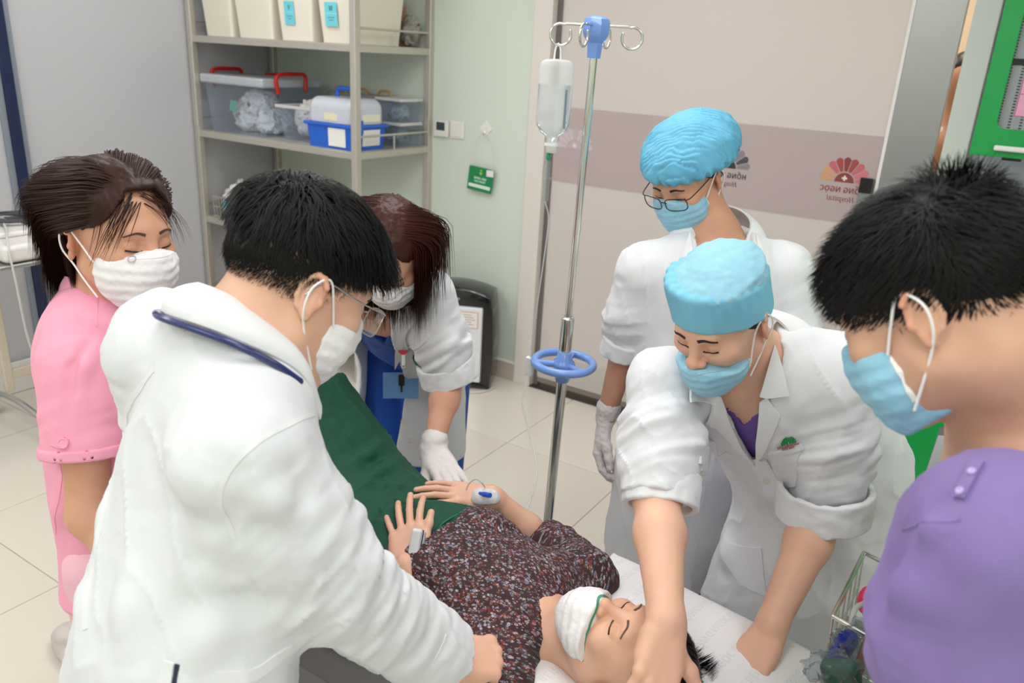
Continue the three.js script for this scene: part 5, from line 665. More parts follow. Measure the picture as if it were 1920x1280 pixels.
  const folds = foldSet(shell, [[X(0.75, -0.13), X(0.2, -0.1), 0.012, 0.032], [X(0.6, -0.08), X(0.1, -0.05), 0.008, 0.028], [X(0.72, 0.14), X(0.25, 0.1), 0.013, 0.034], [X(0.55, 0.04), X(-0.2, -0.02), 0.007, 0.03], [V(-0.4605, 0.7306, -1.7325), V(-0.3251, 0.6159, -1.6121), 0.012, 0.035], [V(-0.2625, 0.8928, -1.5851), V(-0.2502, 0.7055, -1.6158), 0.01, 0.035], [V(-0.1875, 0.8763, -1.823), V(-0.069, 0.6729, -1.9982), 0.012, 0.04], [V(-0.1653, 1.0784, -1.735), V(-0.0691, 0.7992, -1.9893), 0.01, 0.04], [V(-0.2182, 0.7952, -1.7066), V(-0.1005, 0.5692, -1.9344), 0.012, 0.045]]);
  const op = wedge(V(-0.3393, 1.0067, -1.5011), V(-0.4557, 1.1373, -1.5288), V(-0.3704, 1.1658, -1.5941), nrm(V(0.3, 0.25, 0.9))), hole = cone(T.at(0.8), h.w(0, -0.02, -0.02), 0.052, 0.072);
  const dd = (x, y, z) => folds(x, y, z) + 0.004 * fbm(x * 8, y * 5, z * 8) + 0.0035 * crease(x, y * 0.7, z, 8), coatF = join([...tor, [slR, 0.03], [slL, 0.03], [hemCut, 0.004, 2], [op, 0.006, 1], [hole, 0.008, 1]], dd), [lo, hi2] = boundsOf([...tor.map((t) => t[0]), slR, slL], 0.015); lo.y = max(lo.y, 0.46);
  const coat = part(p, 'coat', meshField(coatF, lo, hi2, 0.0075), SK.coat), nf = join([...tor, [slR, 0.03], [slL, 0.03]], folds);
  part(coat, 'cuff', cuffGeo(V(-0.444, 0.9765, -1.267), elR.clone().sub(shR), 0.062, 0.066, 0.01, 4), SK.coatTrim); part(coat, 'cuff', cuffGeo(V(-0.2022, 0.9072, -1.5637), elL.clone().sub(shL), 0.085, 0.068, 0.009, 9), SK.coatTrim);
  for (const q of [[V(-0.3389, 1.0075, -1.4995), V(-0.4229, 1.1087, -1.4003), V(-0.4161, 1.1526, -1.3971), V(-0.4017, 1.1705, -1.4057)], [V(-0.3379, 1.0078, -1.4997), V(-0.2969, 1.1511, -1.4407), V(-0.3237, 1.1853, -1.4274), V(-0.3338, 1.1727, -1.4239)]]) part(coat, 'lapel', quadPatch(nf, q, { nu: 14, nv: 14, off: 0.004, th: 0.0045 }), SK.coatTrim);
  const NB = (a, r, v, f = 0) => neck.clone().addScaledVector(T.N, f + cos(a) * r).addScaledVector(T.L, sin(a) * r).addScaledVector(T.U, v);
  part(coat, 'collar', collarGeo([NB(-1.3, 0.082, 0.02), NB(-1.7, 0.078, 0.05), NB(-2.3, 0.075, 0.075), NB(3.14, 0.075, 0.08), NB(2.3, 0.075, 0.075), NB(1.7, 0.078, 0.055), NB(1.3, 0.08, 0.03)], [NB(-1.3, 0.13, -0.02), NB(-1.7, 0.124, 0.0), NB(-2.2, 0.118, 0.02), NB(3.14, 0.116, 0.025), NB(2.2, 0.118, 0.02), NB(1.7, 0.124, 0.005), NB(1.3, 0.13, -0.01)], 0.013), SK.coatTrim);
  for (const q of [[V(-0.4017, 1.1705, -1.4057), V(-0.4161, 1.1526, -1.3971), V(-0.4431, 1.1646, -1.3406), V(-0.4533, 1.19, -1.3634)], [V(-0.3357, 1.1854, -1.4237), V(-0.3227, 1.1844, -1.4277), V(-0.2887, 1.1946, -1.4422), V(-0.333, 1.2683, -1.4649)]]) part(coat, 'collar', quadPatch(nf, q, { nu: 12, nv: 12, off: 0.009, th: 0.005 }), SK.coatTrim);
  part(coat, 'placket', stripPatch(nf, [V(-0.3342, 1.0195, -1.4922), V(-0.3114, 0.9535, -1.54), V(-0.2812, 0.8697, -1.5855), V(-0.2503, 0.7998, -1.6078)], 0.036, { n: 40, off: 0.001, th: 0.003 }), SK.coatTrim);
  for (const q of [V(-0.319, 0.9604, -1.5353), V(-0.2893, 0.8723, -1.5845)]) part(coat, 'button', buttonGeo(nf, add(q, T.N, 0.004), 0.008), SK.button);
  part(coat, 'pocket', quadPatch(nf, [V(-0.2991, 0.9339, -1.5509), V(-0.2561, 0.9769, -1.5134), V(-0.2519, 1.0837, -1.4772), V(-0.3126, 1.0509, -1.4744)], { off: 0.0, th: 0.003 }), SK.coat); part(coat, 'pocket_edge', stripPatch(nf, [V(-0.3126, 1.0509, -1.4744), V(-0.2844, 1.0604, -1.4799), V(-0.2523, 1.086, -1.477)], 0.012, { off: 0.0025, th: 0.0022 }), SK.coatTrim);
  part(coat, 'pocket_edge', stripPatch(nf, [V(-0.399, 1.0696, -1.3223), V(-0.4422, 0.9547, -1.5712), V(-0.3889, 1.0221, -1.4829)], 0.014, { off: 0.001, th: 0.003 }), SK.coatTrim);
  part(coat, 'pocket', quadPatch(nf, [V(-0.3519, 0.6361, -1.6195), V(-0.2874, 0.6379, -1.6097), V(-0.3212, 0.7463, -1.6241), V(-0.4249, 0.6869, -1.6759)], { off: 0.0, th: 0.0035 }), SK.coat);
  part(coat, 'embroidered_emblem', quadPatch(nf, [V(-0.2985, 1.054, -1.4784), V(-0.2544, 1.0805, -1.4773), V(-0.2596, 1.1136, -1.4672), V(-0.299, 1.0996, -1.4535)], { off: 0.0055, th: 0.0008 }), EMBLEM.text);
  // purple top and trousers
  const top = [[cone(T.at(0.78), T.at(0.2), 0.158, 0.14, T.N, 1.5)], [cone(T.at(0.92), shR, 0.062, 0.045), 0.05], [cone(T.at(0.92), shL, 0.062, 0.045), 0.05], [wedge(V(-0.3538, 1.1091, -1.4345), V(-0.4445, 1.138, -1.536), V(-0.3711, 1.1531, -1.5883), nrm(V(0.3, 0.25, 0.9))), 0.006, 1]];
  part(p, 'scrub_top', meshItems(top, 0.009), mat(srgb(118, 88, 170), 0.75));
  const tr = []; for (const s of [-1, 1]) { const a = add(V(pel.x - 0.03, 0.84, pel.z), L, s * 0.085); tr.push([cone(a, V(a.x, 0.45, a.z), 0.105, 0.085), 0.02], [cone(V(a.x, 0.45, a.z), V(a.x, 0.03, a.z), 0.085, 0.08), 0.04]); } tr.push([half(V(0, 0.05, 0), V(0, -1, 0)), 0.004, 2]);
  part(p, 'trousers', meshItems(tr, 0.012), SK.purple); for (const s of [-1, 1]) part(p, 'shoe', shoeGeo(add(V(pel.x, 0, pel.z), L, s * 0.09), F), M.white);
  PM.h = h;
}
// ---------------------------------------------------------------- the doctor in front, seen from behind
{
  const shR = V(-0.7446, 1.2696, -0.5777), shL = V(-1.0265, 1.3185, -0.6733), neck = V(-0.8653, 1.3678, -0.6821), pel = V(-0.8496, 0.845, -0.5191), T = trunk(pel, neck, shL.clone().sub(shR)), ear = V(-0.7468, 1.4365, -0.7226), LH = nrm(V(-0.96, 0, -0.27)), h = headFrame(add(ear, LH, 0.084).add(V(0, 0.0, 0)), V(0.27, 0, -0.96), 32, 0, 1.03);
  const F = nrm(V(T.N.x, 0, T.N.z)), L = crs(V(0, 1, 0), F), base = V(pel.x, 0, pel.z), p = thing('person', 'black-haired doctor seen from behind in white coat with silver glasses and white mask', 'person', base);
  const wrR = V(-0.6237, 0.835, -0.8445), elR = V(-0.6995, 1.0585, -0.6662), elL = add(T.at(0.42), T.L, 0.29).addScaledVector(T.N, 0.1), wrL = add(T.at(0.25), T.L, 0.12).addScaledVector(T.N, 0.3);
  const hR = handItems(add(wrR, nrm(wrR.clone().sub(elR)), 0.012), nrm(V(0.35, -0.2, -0.6)), nrm(V(0.35, 0.85, 0.1)), true, { curls: [[1.05, 1.35, 0.7], [1.1, 1.4, 0.7], [1.15, 1.4, 0.7], [1.2, 1.4, 0.7]], thumb: [0.5, 0.8, -0.5], thumbBend: 0.7, s: 1.05 });
  const hi = headItems(h, neck, { slim: 1.05, neckR: 0.062, earTilt: 0.55 }), bodyI = [...hi, ...trunkSkin(T, neck, shR, shL, [[shR, elR, wrR, 1.05], [shL, elL, wrL, 1.05]]), ...hR.map((i) => [i[0], i[1] ?? 0.01, i[2] ?? 0]), ...legItems(add(V(pel.x, 0.8, pel.z), L, -0.09), add(V(pel.x, 0.8, pel.z), L, 0.09), F)];
  const [ha, hb] = boxAround(hR, 0.012); part(p, 'body', bodyGeo(bodyI, [[h.w(0, 0, 0).addScalar(-0.18), h.w(0, 0, 0).addScalar(0.18), 0.0034], [ha, hb, 0.0034]], 0.01, skinColor(SKIN_B, h)), SK.skin);
  const ff = join(hi); addFace(p, h, ff); addMask(p, h, SK.maskWhite, { back: 0.016 }); addGlasses(p, h, mat(srgb(196, 192, 186), 0.22, 0.9), { half: 0.028, tall: 0.021, r: 0.0012, y: 0.008, z: 0.12 });
  { // undercut: long on top, faded at the sides
    const thick = (x, y, z) => lerp(0.003, 0.026 + 0.012 * sstep(0.0, 0.1, z), sstep(0.045, 0.1, y + 0.12 * max(0, -z - 0.03))) , line = (x, y, z) => 0.041 - y - 0.3 * max(0, -z) + 1.1 * max(0, z - 0.04);
    const flow = (x, y, z, t, nx, ny, nz) => [x * 1.2 - nx * 0.35 * t + 0.35 * noise(x * 26, y * 26, z * 26), -0.25 - 0.9 * t - ny * 0.2 * t + 0.25 * sstep(0.05, 0.1, z), 0.75 - 6 * max(0, -z - 0.02) + 0.25 * noise(z * 30, x * 30, 3)];
    const len = (x, y, z) => lerp(0.018, 0.075, sstep(0.04, 0.11, y + 0.1 * max(0, z)));
    const shell = hairShell(h, { thick: (x, y, z) => thick(x, y, z) * 0.62, cut: (x, y, z) => line(x, y, z), disp: (x, y, z) => 0.006 * fbm(x * 24, y * 24, z * 24) + 0.003 * noise(x * 60, y * 20, z * 60) });
    const s1 = strands(h, { n: 6500, root: (x, y, z) => (line(x, y, z) < 0 ? 1 : 0), flow, len, thick, r: 0.0011, seg: 8, seed: 4, wob: 0.35 });
    const fade = strands(h, { n: 15000, root: (x, y, z) => { const e = line(x, y, z); const lowest = -0.055 + 0.6 * max(0, z) + 0.035 * (1 - sstep(0.02, 0.06, abs(x))) * (z < 0 ? -1 : 0); return z > 0.06 ? 0 : e < -0.01 ? 0 : y < lowest ? 0 : 0.9 * sstep(lowest, 0.05, y) ** 0.7 * (abs(z + 0.0) < 0.026 && y < 0.02 && abs(x) > 0.07 ? 0 : 1); }, flow: (x, y, z, t, nx, ny, nz) => [nx * 0.5, ny * 0.5 - 0.8, nz * 0.5 - (z < 0.02 ? 0.4 : 0)], len: () => 0.009, thick: () => 0.0016, r: 0.0003, seg: 3, seed: 8, wob: 0.5 });
    part(p, 'hair', [shell, s1, fade], SK.hairBlack);
  }
  const hem = { c: V(pel.x - 0.01, 0.45, pel.z - 0.0), r: 0.225, flat: 1.3 }, slR = sleeve([shR, mixV(shR, elR, 0.5).add(V(0, -0.008, 0)), elR, add(wrR, nrm(wrR.clone().sub(elR)), -0.005)], [0.086, 0.08, 0.076, 0.064, 0.06], null, 1, 0.0065, 23, 0.55), slL = sleeve([shL, elL, wrL], [0.086, 0.08, 0.066, 0.055], null, 1, 0.008, 27, 0.5);
  const tor = coatItems(T, neck, add(shR, T.U, 0.02), add(shL, T.U, 0.02), hem, { rc: 0.155, rw: 0.16, fl: 1.5, sh: 0.058, yoke: 0.058, nk: 0.05, nc: 0.075 }), X = (u, l, f = -0.14) => T.at(u, l, f); tor.push([cone(T.at(0.6, 0.07, -0.01), T.at(0, 0.085, -0.01), 0.12, 0.15, T.N, 1.35), 0.06]); const cut = half(V(0, 0.47, 0), V(0, -1, 0)), shell = join(tor), shellS = join([...tor, [slR, 0.035], [slL, 0.03]]);
  const folds = foldSet(shellS, [[V(-0.6766, 1.3044, -0.5332), V(-0.6471, 1.195, -0.573), 0.0111, 0.0251], [V(-0.6857, 1.2876, -0.5169), V(-0.6467, 1.2131, -0.5822), 0.0093, 0.0213], [V(-0.8005, 1.188, -0.5123), V(-0.6596, 1.1942, -0.5508), 0.0102, 0.0270], [V(-0.7847, 1.1299, -0.4875), V(-0.6822, 1.1478, -0.5346), 0.0111, 0.0309], [V(-1.1008, 1.1924, -0.6062), V(-0.8959, 1.0461, -0.4468), 0.0084, 0.0339], [V(-0.8665, 1.1291, -0.4828), V(-0.8095, 1.0205, -0.426), 0.0130, 0.0339], [V(-0.76, 1.2859, -0.4934), V(-0.7823, 1.0701, -0.4571), 0.0075, 0.0339], [V(-0.6682, 1.1662, -0.5402), V(-0.6842, 0.9772, -0.5778), 0.0102, 0.0309], [V(-0.7184, 1.1053, -0.5127), V(-0.7301, 1.0297, -0.4606), 0.0111, 0.0328], [V(-1.0116, 1.0939, -0.4991), V(-0.9089, 0.9664, -0.415), 0.0111, 0.0290], [V(-0.736, 1.3558, -0.5476), V(-0.6651, 1.2823, -0.5451), 0.0065, 0.0290]]);
  const hole = cone(T.at(0.86), h.w(0, -0.03, -0.03), 0.056, 0.072), dd = (x, y, z) => folds(x, y, z) + 0.004 * fbm(x * 5, y * 3, z * 5) + 0.0007 * fbm(x * 24, y * 24, z * 24) + 0.0035 * crease(x, y * 0.7, z, 6);
  const coatF = join([...tor, [slR, 0.035], [slL, 0.03], [cut, 0.004, 2], [hole, 0.008, 1]], dd), [lo, hi2] = boundsOf([...tor.map((t) => t[0]), slR, slL], 0.015); lo.y = max(lo.y, 0.44);
  const coat = part(p, 'coat', meshField(coatF, lo, hi2, 0.0072), SK.coat), nf = join([...tor, [slR, 0.035], [slL, 0.03]], dd);
  const NB = (a, r, v, f = 0) => neck.clone().addScaledVector(T.N, f + cos(a) * r).addScaledVector(T.L, sin(a) * r).addScaledVector(T.U, v);
  part(coat, 'collar', collarGeo([NB(-0.85, 0.088, -0.04, 0.0), NB(-1.3, 0.076, 0.02), NB(-2.3, 0.07, 0.062), NB(3.14, 0.068, 0.07), NB(2.3, 0.07, 0.062), NB(1.3, 0.076, 0.02), NB(0.85, 0.088, -0.04, 0.0)], [NB(-0.85, 0.125, -0.085, 0.0), NB(-1.3, 0.118, -0.02), NB(-2.2, 0.11, 0.018), NB(3.14, 0.108, 0.026), NB(2.2, 0.11, 0.018), NB(1.3, 0.118, -0.02), NB(0.85, 0.125, -0.085, 0.0)], 0.014), SK.coatTrim);
  part(coat, 'back_seam', stripPatch(nf, [V(-0.9191, 1.3449, -0.5807), V(-1.0494, 1.2085, -0.6059), V(-0.9787, 1.1395, -0.5204), V(-0.9526, 1.0623, -0.4754), V(-0.9139, 1.0167, -0.4391)], 0.011, { n: 60, off: -0.0005, th: 0.0018 }), SK.coatTrim);
  part(coat, 'armhole_seam', stripPatch(nf, [V(-0.7196, 1.3045, -0.6738), V(-0.6835, 1.3288, -0.6033), V(-0.6774, 1.3275, -0.5432), V(-0.694, 1.2934, -0.5129), V(-0.703, 1.2543, -0.5071), V(-0.6989, 1.2017, -0.5207)], 0.006, { n: 50, off: -0.0005, th: 0.0015 }), SK.coatTrim);
  part(coat, 'side_slit', stripPatch(nf, [V(-0.7405, 1.0394, -0.4564), V(-0.7379, 1.0151, -0.4469)], 0.006, { n: 10, th: 0.001 }), mat(srgb(40, 46, 70), 0.7)); part(coat, 'slit_welt', stripPatch(nf, [V(-0.7519, 1.0396, -0.4534), V(-0.7474, 1.011, -0.4399)], 0.016, { n: 10, th: 0.003 }), SK.coatTrim);
  part(coat, 'pocket', stripPatch(nf, [V(-0.7023, 1.0199, -0.481), V(-0.6826, 1.0063, -0.525), V(-0.6753, 1.0118, -0.579)], 0.016, { n: 24, th: 0.003 }), SK.coatTrim); part(coat, 'cuff_hem', stripPatch(slR, [V(-0.5859, 0.929, -0.7998), V(-0.5836, 0.9028, -0.7678), V(-0.5987, 0.8633, -0.7584)], 0.007, { n: 14, th: 0.001 }), SK.coatTrim);
  const tr = []; for (const s of [-1, 1]) { const a = add(V(pel.x, 0.8, pel.z), L, s * 0.09); tr.push([cone(a, V(a.x, 0.03, a.z), 0.082, 0.075), 0.02]); } tr.push([half(V(0, 0.05, 0), V(0, -1, 0)), 0.004, 2]); part(p, 'trousers', meshItems(tr, 0.014), SK.navyCloth); for (const s of [-1, 1]) part(p, 'shoe', shoeGeo(add(V(pel.x, 0, pel.z), L, s * 0.09), F), M.white);
  // stethoscope round the collar
  const s = thing('stethoscope', 'navy blue stethoscope tube lying round the collar of the doctor seen from behind', 'stethoscope', neck.clone()), sp = [NB(0.3, 0.16, -0.25, 0.02), NB(0.6, 0.15, -0.12, 0.02), NB(1.35, 0.127, -0.024), NB(2.2, 0.118, 0.014), NB(3.14, 0.116, 0.022), NB(-2.2, 0.118, 0.013), NB(-1.7, 0.121, -0.006), NB(-1.35, 0.124, -0.028)];
  part(s, 'tube', tube(sp, 0.0052, 10, 90), mat(srgb(34, 44, 104), 0.3, 0, { clearcoat: 0.5 })); part(s, 'chest_piece', rod(add(sp[0], T.N, 0.0), add(sp[0], T.N, 0.014), 0.021, 24), M.chrome);
}
// ---------------------------------------------------------------- the man in purple on the right
{
  const ear = V(-0.0772, 1.523, -0.8702), FH = nrm(V(-0.95, 0, -0.3)), LH = nrm(crs(V(0, 1, 0), FH)), h = headFrame(add(ear, LH, -0.086), FH, 38, -1, 1.0), neck = V(0.0576, 1.3763, -1.0359), shL = V(0.0565, 1.3622, -0.7785), shR = V(0.089, 1.1969, -1.1671), pel = V(0.29, 0.82, -0.86), T = trunk(pel, neck, shL.clone().sub(shR));
  const F = nrm(V(-1, 0, 0.1)), L = crs(V(0, 1, 0), F), p = thing('person', 'man with short black hair in purple scrubs and blue mask at the bed head', 'person', V(pel.x, 0, pel.z));
  const elL = V(0.0541, 1.2054, -0.7728), wrL = add(elL, V(0.03, -0.24, -0.02)), elR = add(shR, V(-0.03, -0.27, 0)), wrR = add(elR, V(-0.12, -0.2, 0.02));
  const hi = headItems(h, neck, { slim: 1.05, neckR: 0.06, earTilt: 0.5 }), bodyI = [...hi, ...trunkSkin(T, neck, shR, shL, [[shR, elR, wrR], [shL, elL, wrL]]), ...handItems(wrL, V(0.05, -1, 0), V(0, 0, 1), false), ...handItems(wrR, V(-0.4, -0.9, 0), V(0, 0, -1), true), ...legItems(add(V(pel.x, 0.8, pel.z), L, -0.09), add(V(pel.x, 0.8, pel.z), L, 0.09), F)];
  part(p, 'body', bodyGeo(bodyI, [[h.w(0, 0, 0).addScalar(-0.18), h.w(0, 0, 0).addScalar(0.18), 0.0034]], 0.0095, skinColor(SKIN_C, h)), SK.skin);
  const ff = join(hi); addFace(p, h, ff); addMask(p, h, SK.maskBlue, { back: 0.012 });
  {
    const thick = (x, y, z) => 0.004 + 0.014 * sstep(0.0, 0.09, y) + 0.006 * sstep(0.02, 0.1, z) * sstep(0.05, 0.1, y), line = (x, y, z) => -0.012 - y - 0.85 * max(0, -z - 0.02) + 1.0 * max(0, z - 0.045) + 0.6 * max(0, min(z + 0.03, 0.045)) ;
    const flow = (x, y, z, t, nx, ny, nz) => { const cr = exp(-((x * x + (z + 0.06) ** 2 + (y - 0.12) ** 2) / 0.0016)); return [nx * (0.06 + 0.35 * cr) + x * 0.6 + 0.25 * noise(x * 24, y * 24, z * 24), -0.5 + ny * (0.08 + 0.6 * cr) + 0.4 * sstep(0.08, 0.12, y), 0.85 * sstep(-0.09, -0.02, z) - 0.3 * sstep(-0.03, -0.09, z) + nz * 0.15]; };
    const shell = hairShell(h, { thick: (x, y, z) => thick(x, y, z) * 0.62, cut: line, disp: (x, y, z) => 0.004 * fbm(x * 28, y * 28, z * 28) });
    const s1 = strands(h, { n: 8500, root: (x, y, z) => (line(x, y, z) < -0.001 ? 1 : 0), flow, len: (x, y, z) => lerp(0.014, 0.036, sstep(0.0, 0.09, y)), thick, r: 0.0009, seg: 6, seed: 14, wob: 0.4 });
    const edge = strands(h, { n: 2600, root: (x, y, z) => { const e = line(x, y, z); return e > 0 && e < 0.02 && z < 0.06 ? 1 - e / 0.02 : 0; }, flow: (x, y, z, t, nx, ny, nz) => [nx * 0.3, -1, nz * 0.3 - 0.2], len: () => 0.014, thick: () => 0.002, r: 0.0005, seg: 3, seed: 18, wob: 0.4 });
    part(p, 'hair', [shell, s1, edge], mat(srgb(18, 16, 17), 0.42, 0, { specularIntensity: 0.5 }));
  }
  const slL = sleeve([shL, mixV(shL, elL, 0.6), elL], [0.088, 0.084, 0.084, 0.088], null, 1, 0.0025, 33, 0.6), slR = sleeve([shR, mixV(shR, elR, 0.6), add(elR, V(0, 0.03, 0))], [0.09, 0.085, 0.08, 0.08], null, 1, 0.005, 35, 0.6);
  const tor = [[cone(T.at(0.7), T.at(0.3), 0.16, 0.17, T.N, 1.3)], [cone(T.at(0.3), T.at(-0.15), 0.178, 0.19, T.N, 1.25), 0.05], [cone(T.at(0.9), shR, 0.06, 0.055), 0.06], [cone(T.at(0.9), shL, 0.06, 0.068), 0.06], [cone(add(neck, T.U, -0.03), T.at(0.83), 0.056, 0.085), 0.05], [cone(add(add(neck, T.N, -0.035), T.U, -0.005), T.at(0.84, 0, -0.03), 0.05, 0.09), 0.04]];
  const shell = join([...tor, [slL, 0.04]]), folds = foldSet(shell, [[V(-0.0065, 1.3921, -0.7212), V(-0.021, 1.2382, -0.7169), 0.02, 0.02, V(-0.0147, 1.3233, -0.7169)], [V(0.004, 1.3931, -0.7117), V(0.0025, 1.2561, -0.6926), 0.014, 0.022, V(0.0012, 1.3305, -0.7031)], [V(0.0182, 1.3975, -0.7043), V(0.0416, 1.2815, -0.6791), 0.008, 0.03], [V(0.029, 1.4319, -0.7274), V(0.0734, 1.3317, -0.6869), 0.007, 0.04], [V(-0.0139, 1.3829, -0.7258), V(0.0063, 1.4007, -0.7143), 0.01, 0.014]]);
  const hole = cone(T.at(0.82), h.w(0, -0.03, -0.03), 0.05, 0.06), topF = join([...tor, [slL, 0.045], [slR, 0.04], [half(T.at(-0.2), T.U.clone().negate()), 0.004, 2], [hole, 0.006, 1]], (x, y, z) => folds(x, y, z) + 0.003 * fbm(x * 9, y * 6, z * 9) + 0.003 * crease(x, y * 0.5, z, 6)), [lo, hi2] = boundsOf([...tor.map((t) => t[0]), slL, slR], 0.015);
  const top = part(p, 'scrub_top', meshField(topF, lo, hi2, 0.0068), SK.purple);
  part(top, 'shoulder_placket', stripPatch(topF, [V(0.0177, 1.4431, -0.7663), V(0.0135, 1.4325, -0.7423), V(0.0108, 1.4212, -0.7304)], 0.011, { n: 20, off: 0.001, th: 0.003 }), SK.purple); part(top, 'button', buttonGeo(topF, V(0.0159, 1.4376, -0.7505), 0.0032), mat(srgb(196, 178, 226), 0.4)); part(top, 'button', buttonGeo(topF, V(0.0117, 1.4251, -0.734), 0.0032), mat(srgb(196, 178, 226), 0.4));
  part(top, 'yoke_seam', stripPatch(topF, [V(-0.0283, 1.3618, -0.7577), V(-0.0083, 1.3992, -0.7166), V(0.0144, 1.4114, -0.7133)], 0.004, { n: 24, th: 0.001 }), SK.purple);
  const tr = []; for (const s of [-1, 1]) { const a = add(V(pel.x, 0.82, pel.z), L, s * 0.09); tr.push([cone(a, V(a.x, 0.03, a.z), 0.12, 0.085), 0.02]); } tr.push([half(V(0, 0.05, 0), V(0, -1, 0)), 0.004, 2]); part(p, 'trousers', meshItems(tr, 0.014), SK.purple); for (const s of [-1, 1]) part(p, 'shoe', shoeGeo(add(V(pel.x, 0, pel.z), L, s * 0.09), F), M.white);
}
// ---------------------------------------------------------------- the woman in blue scrubs beyond the bed
function bobHair(p, h, m, o) {
  const { len = 0.2, n = 6000, seed = 1, part: pt = 0.02, front = 0.05, fringe = 0, back = 0.0, down = V(0, -1, 0) } = o, g = h.l(h.c.x + down.x, h.c.y + down.y, h.c.z + down.z);
  const line = (x, y, z) => (z > 0.03 ? 0.1 - y - 1.6 * max(0, abs(x) - 0.03) : -0.06 - y);
  const ear = (x, y, z) => (o.ears ? exp(-((z + 0.0) ** 2 + (y - 0.0) ** 2) / 0.0007) * sstep(0.05, 0.07, abs(x)) : 0);
  const thick = (x, y, z) => 0.006 + 0.012 * sstep(0.04, 0.11, y) + back * sstep(0.0, -0.09, z) - 0.009 * ear(x, y, z);
  const flow = (x, y, z, t, nx, ny, nz) => { const s = x > pt ? 1 : -1, top = sstep(0.07, 0.12, y); return [s * 0.9 * top + nx * 0.05 + g[0] * (1 - top), -0.25 * top + g[1] * (1 - top) * 1.1, (o.sweep ?? -0.35) * sstep(-0.02, 0.08, z) + g[2] * (1 - top) * 0.8 - 0.15 * top]; };
  const shell = hairShell(h, { thick: (x, y, z) => thick(x, y, z) * 0.62, cut: (x, y, z) => max(line(x, y, z), z > 0.02 ? -1 : -0.05 - y, z - 0.085), disp: (x, y, z) => 0.0025 * fbm(x * 40, y * 10, z * 40) });
  const s = strands(h, { n, root: (x, y, z) => (line(x, y, z) < 0 && y > -0.045 && (o.side ? o.side(x, y, z) : true) ? 1 - (o.ears ? sstep(0.25, 0.5, ear(x, y, z)) : 0) : 0), flow, len: (x, y, z) => lerp(len * 0.62, len, sstep(0.0, 0.12, y)), thick, r: 0.0012, seg: 12, seed, wob: 0.08 });
  const list = [shell, s]; if (o.extra) list.push(...o.extra); return part(p, 'hair', list, m);
}
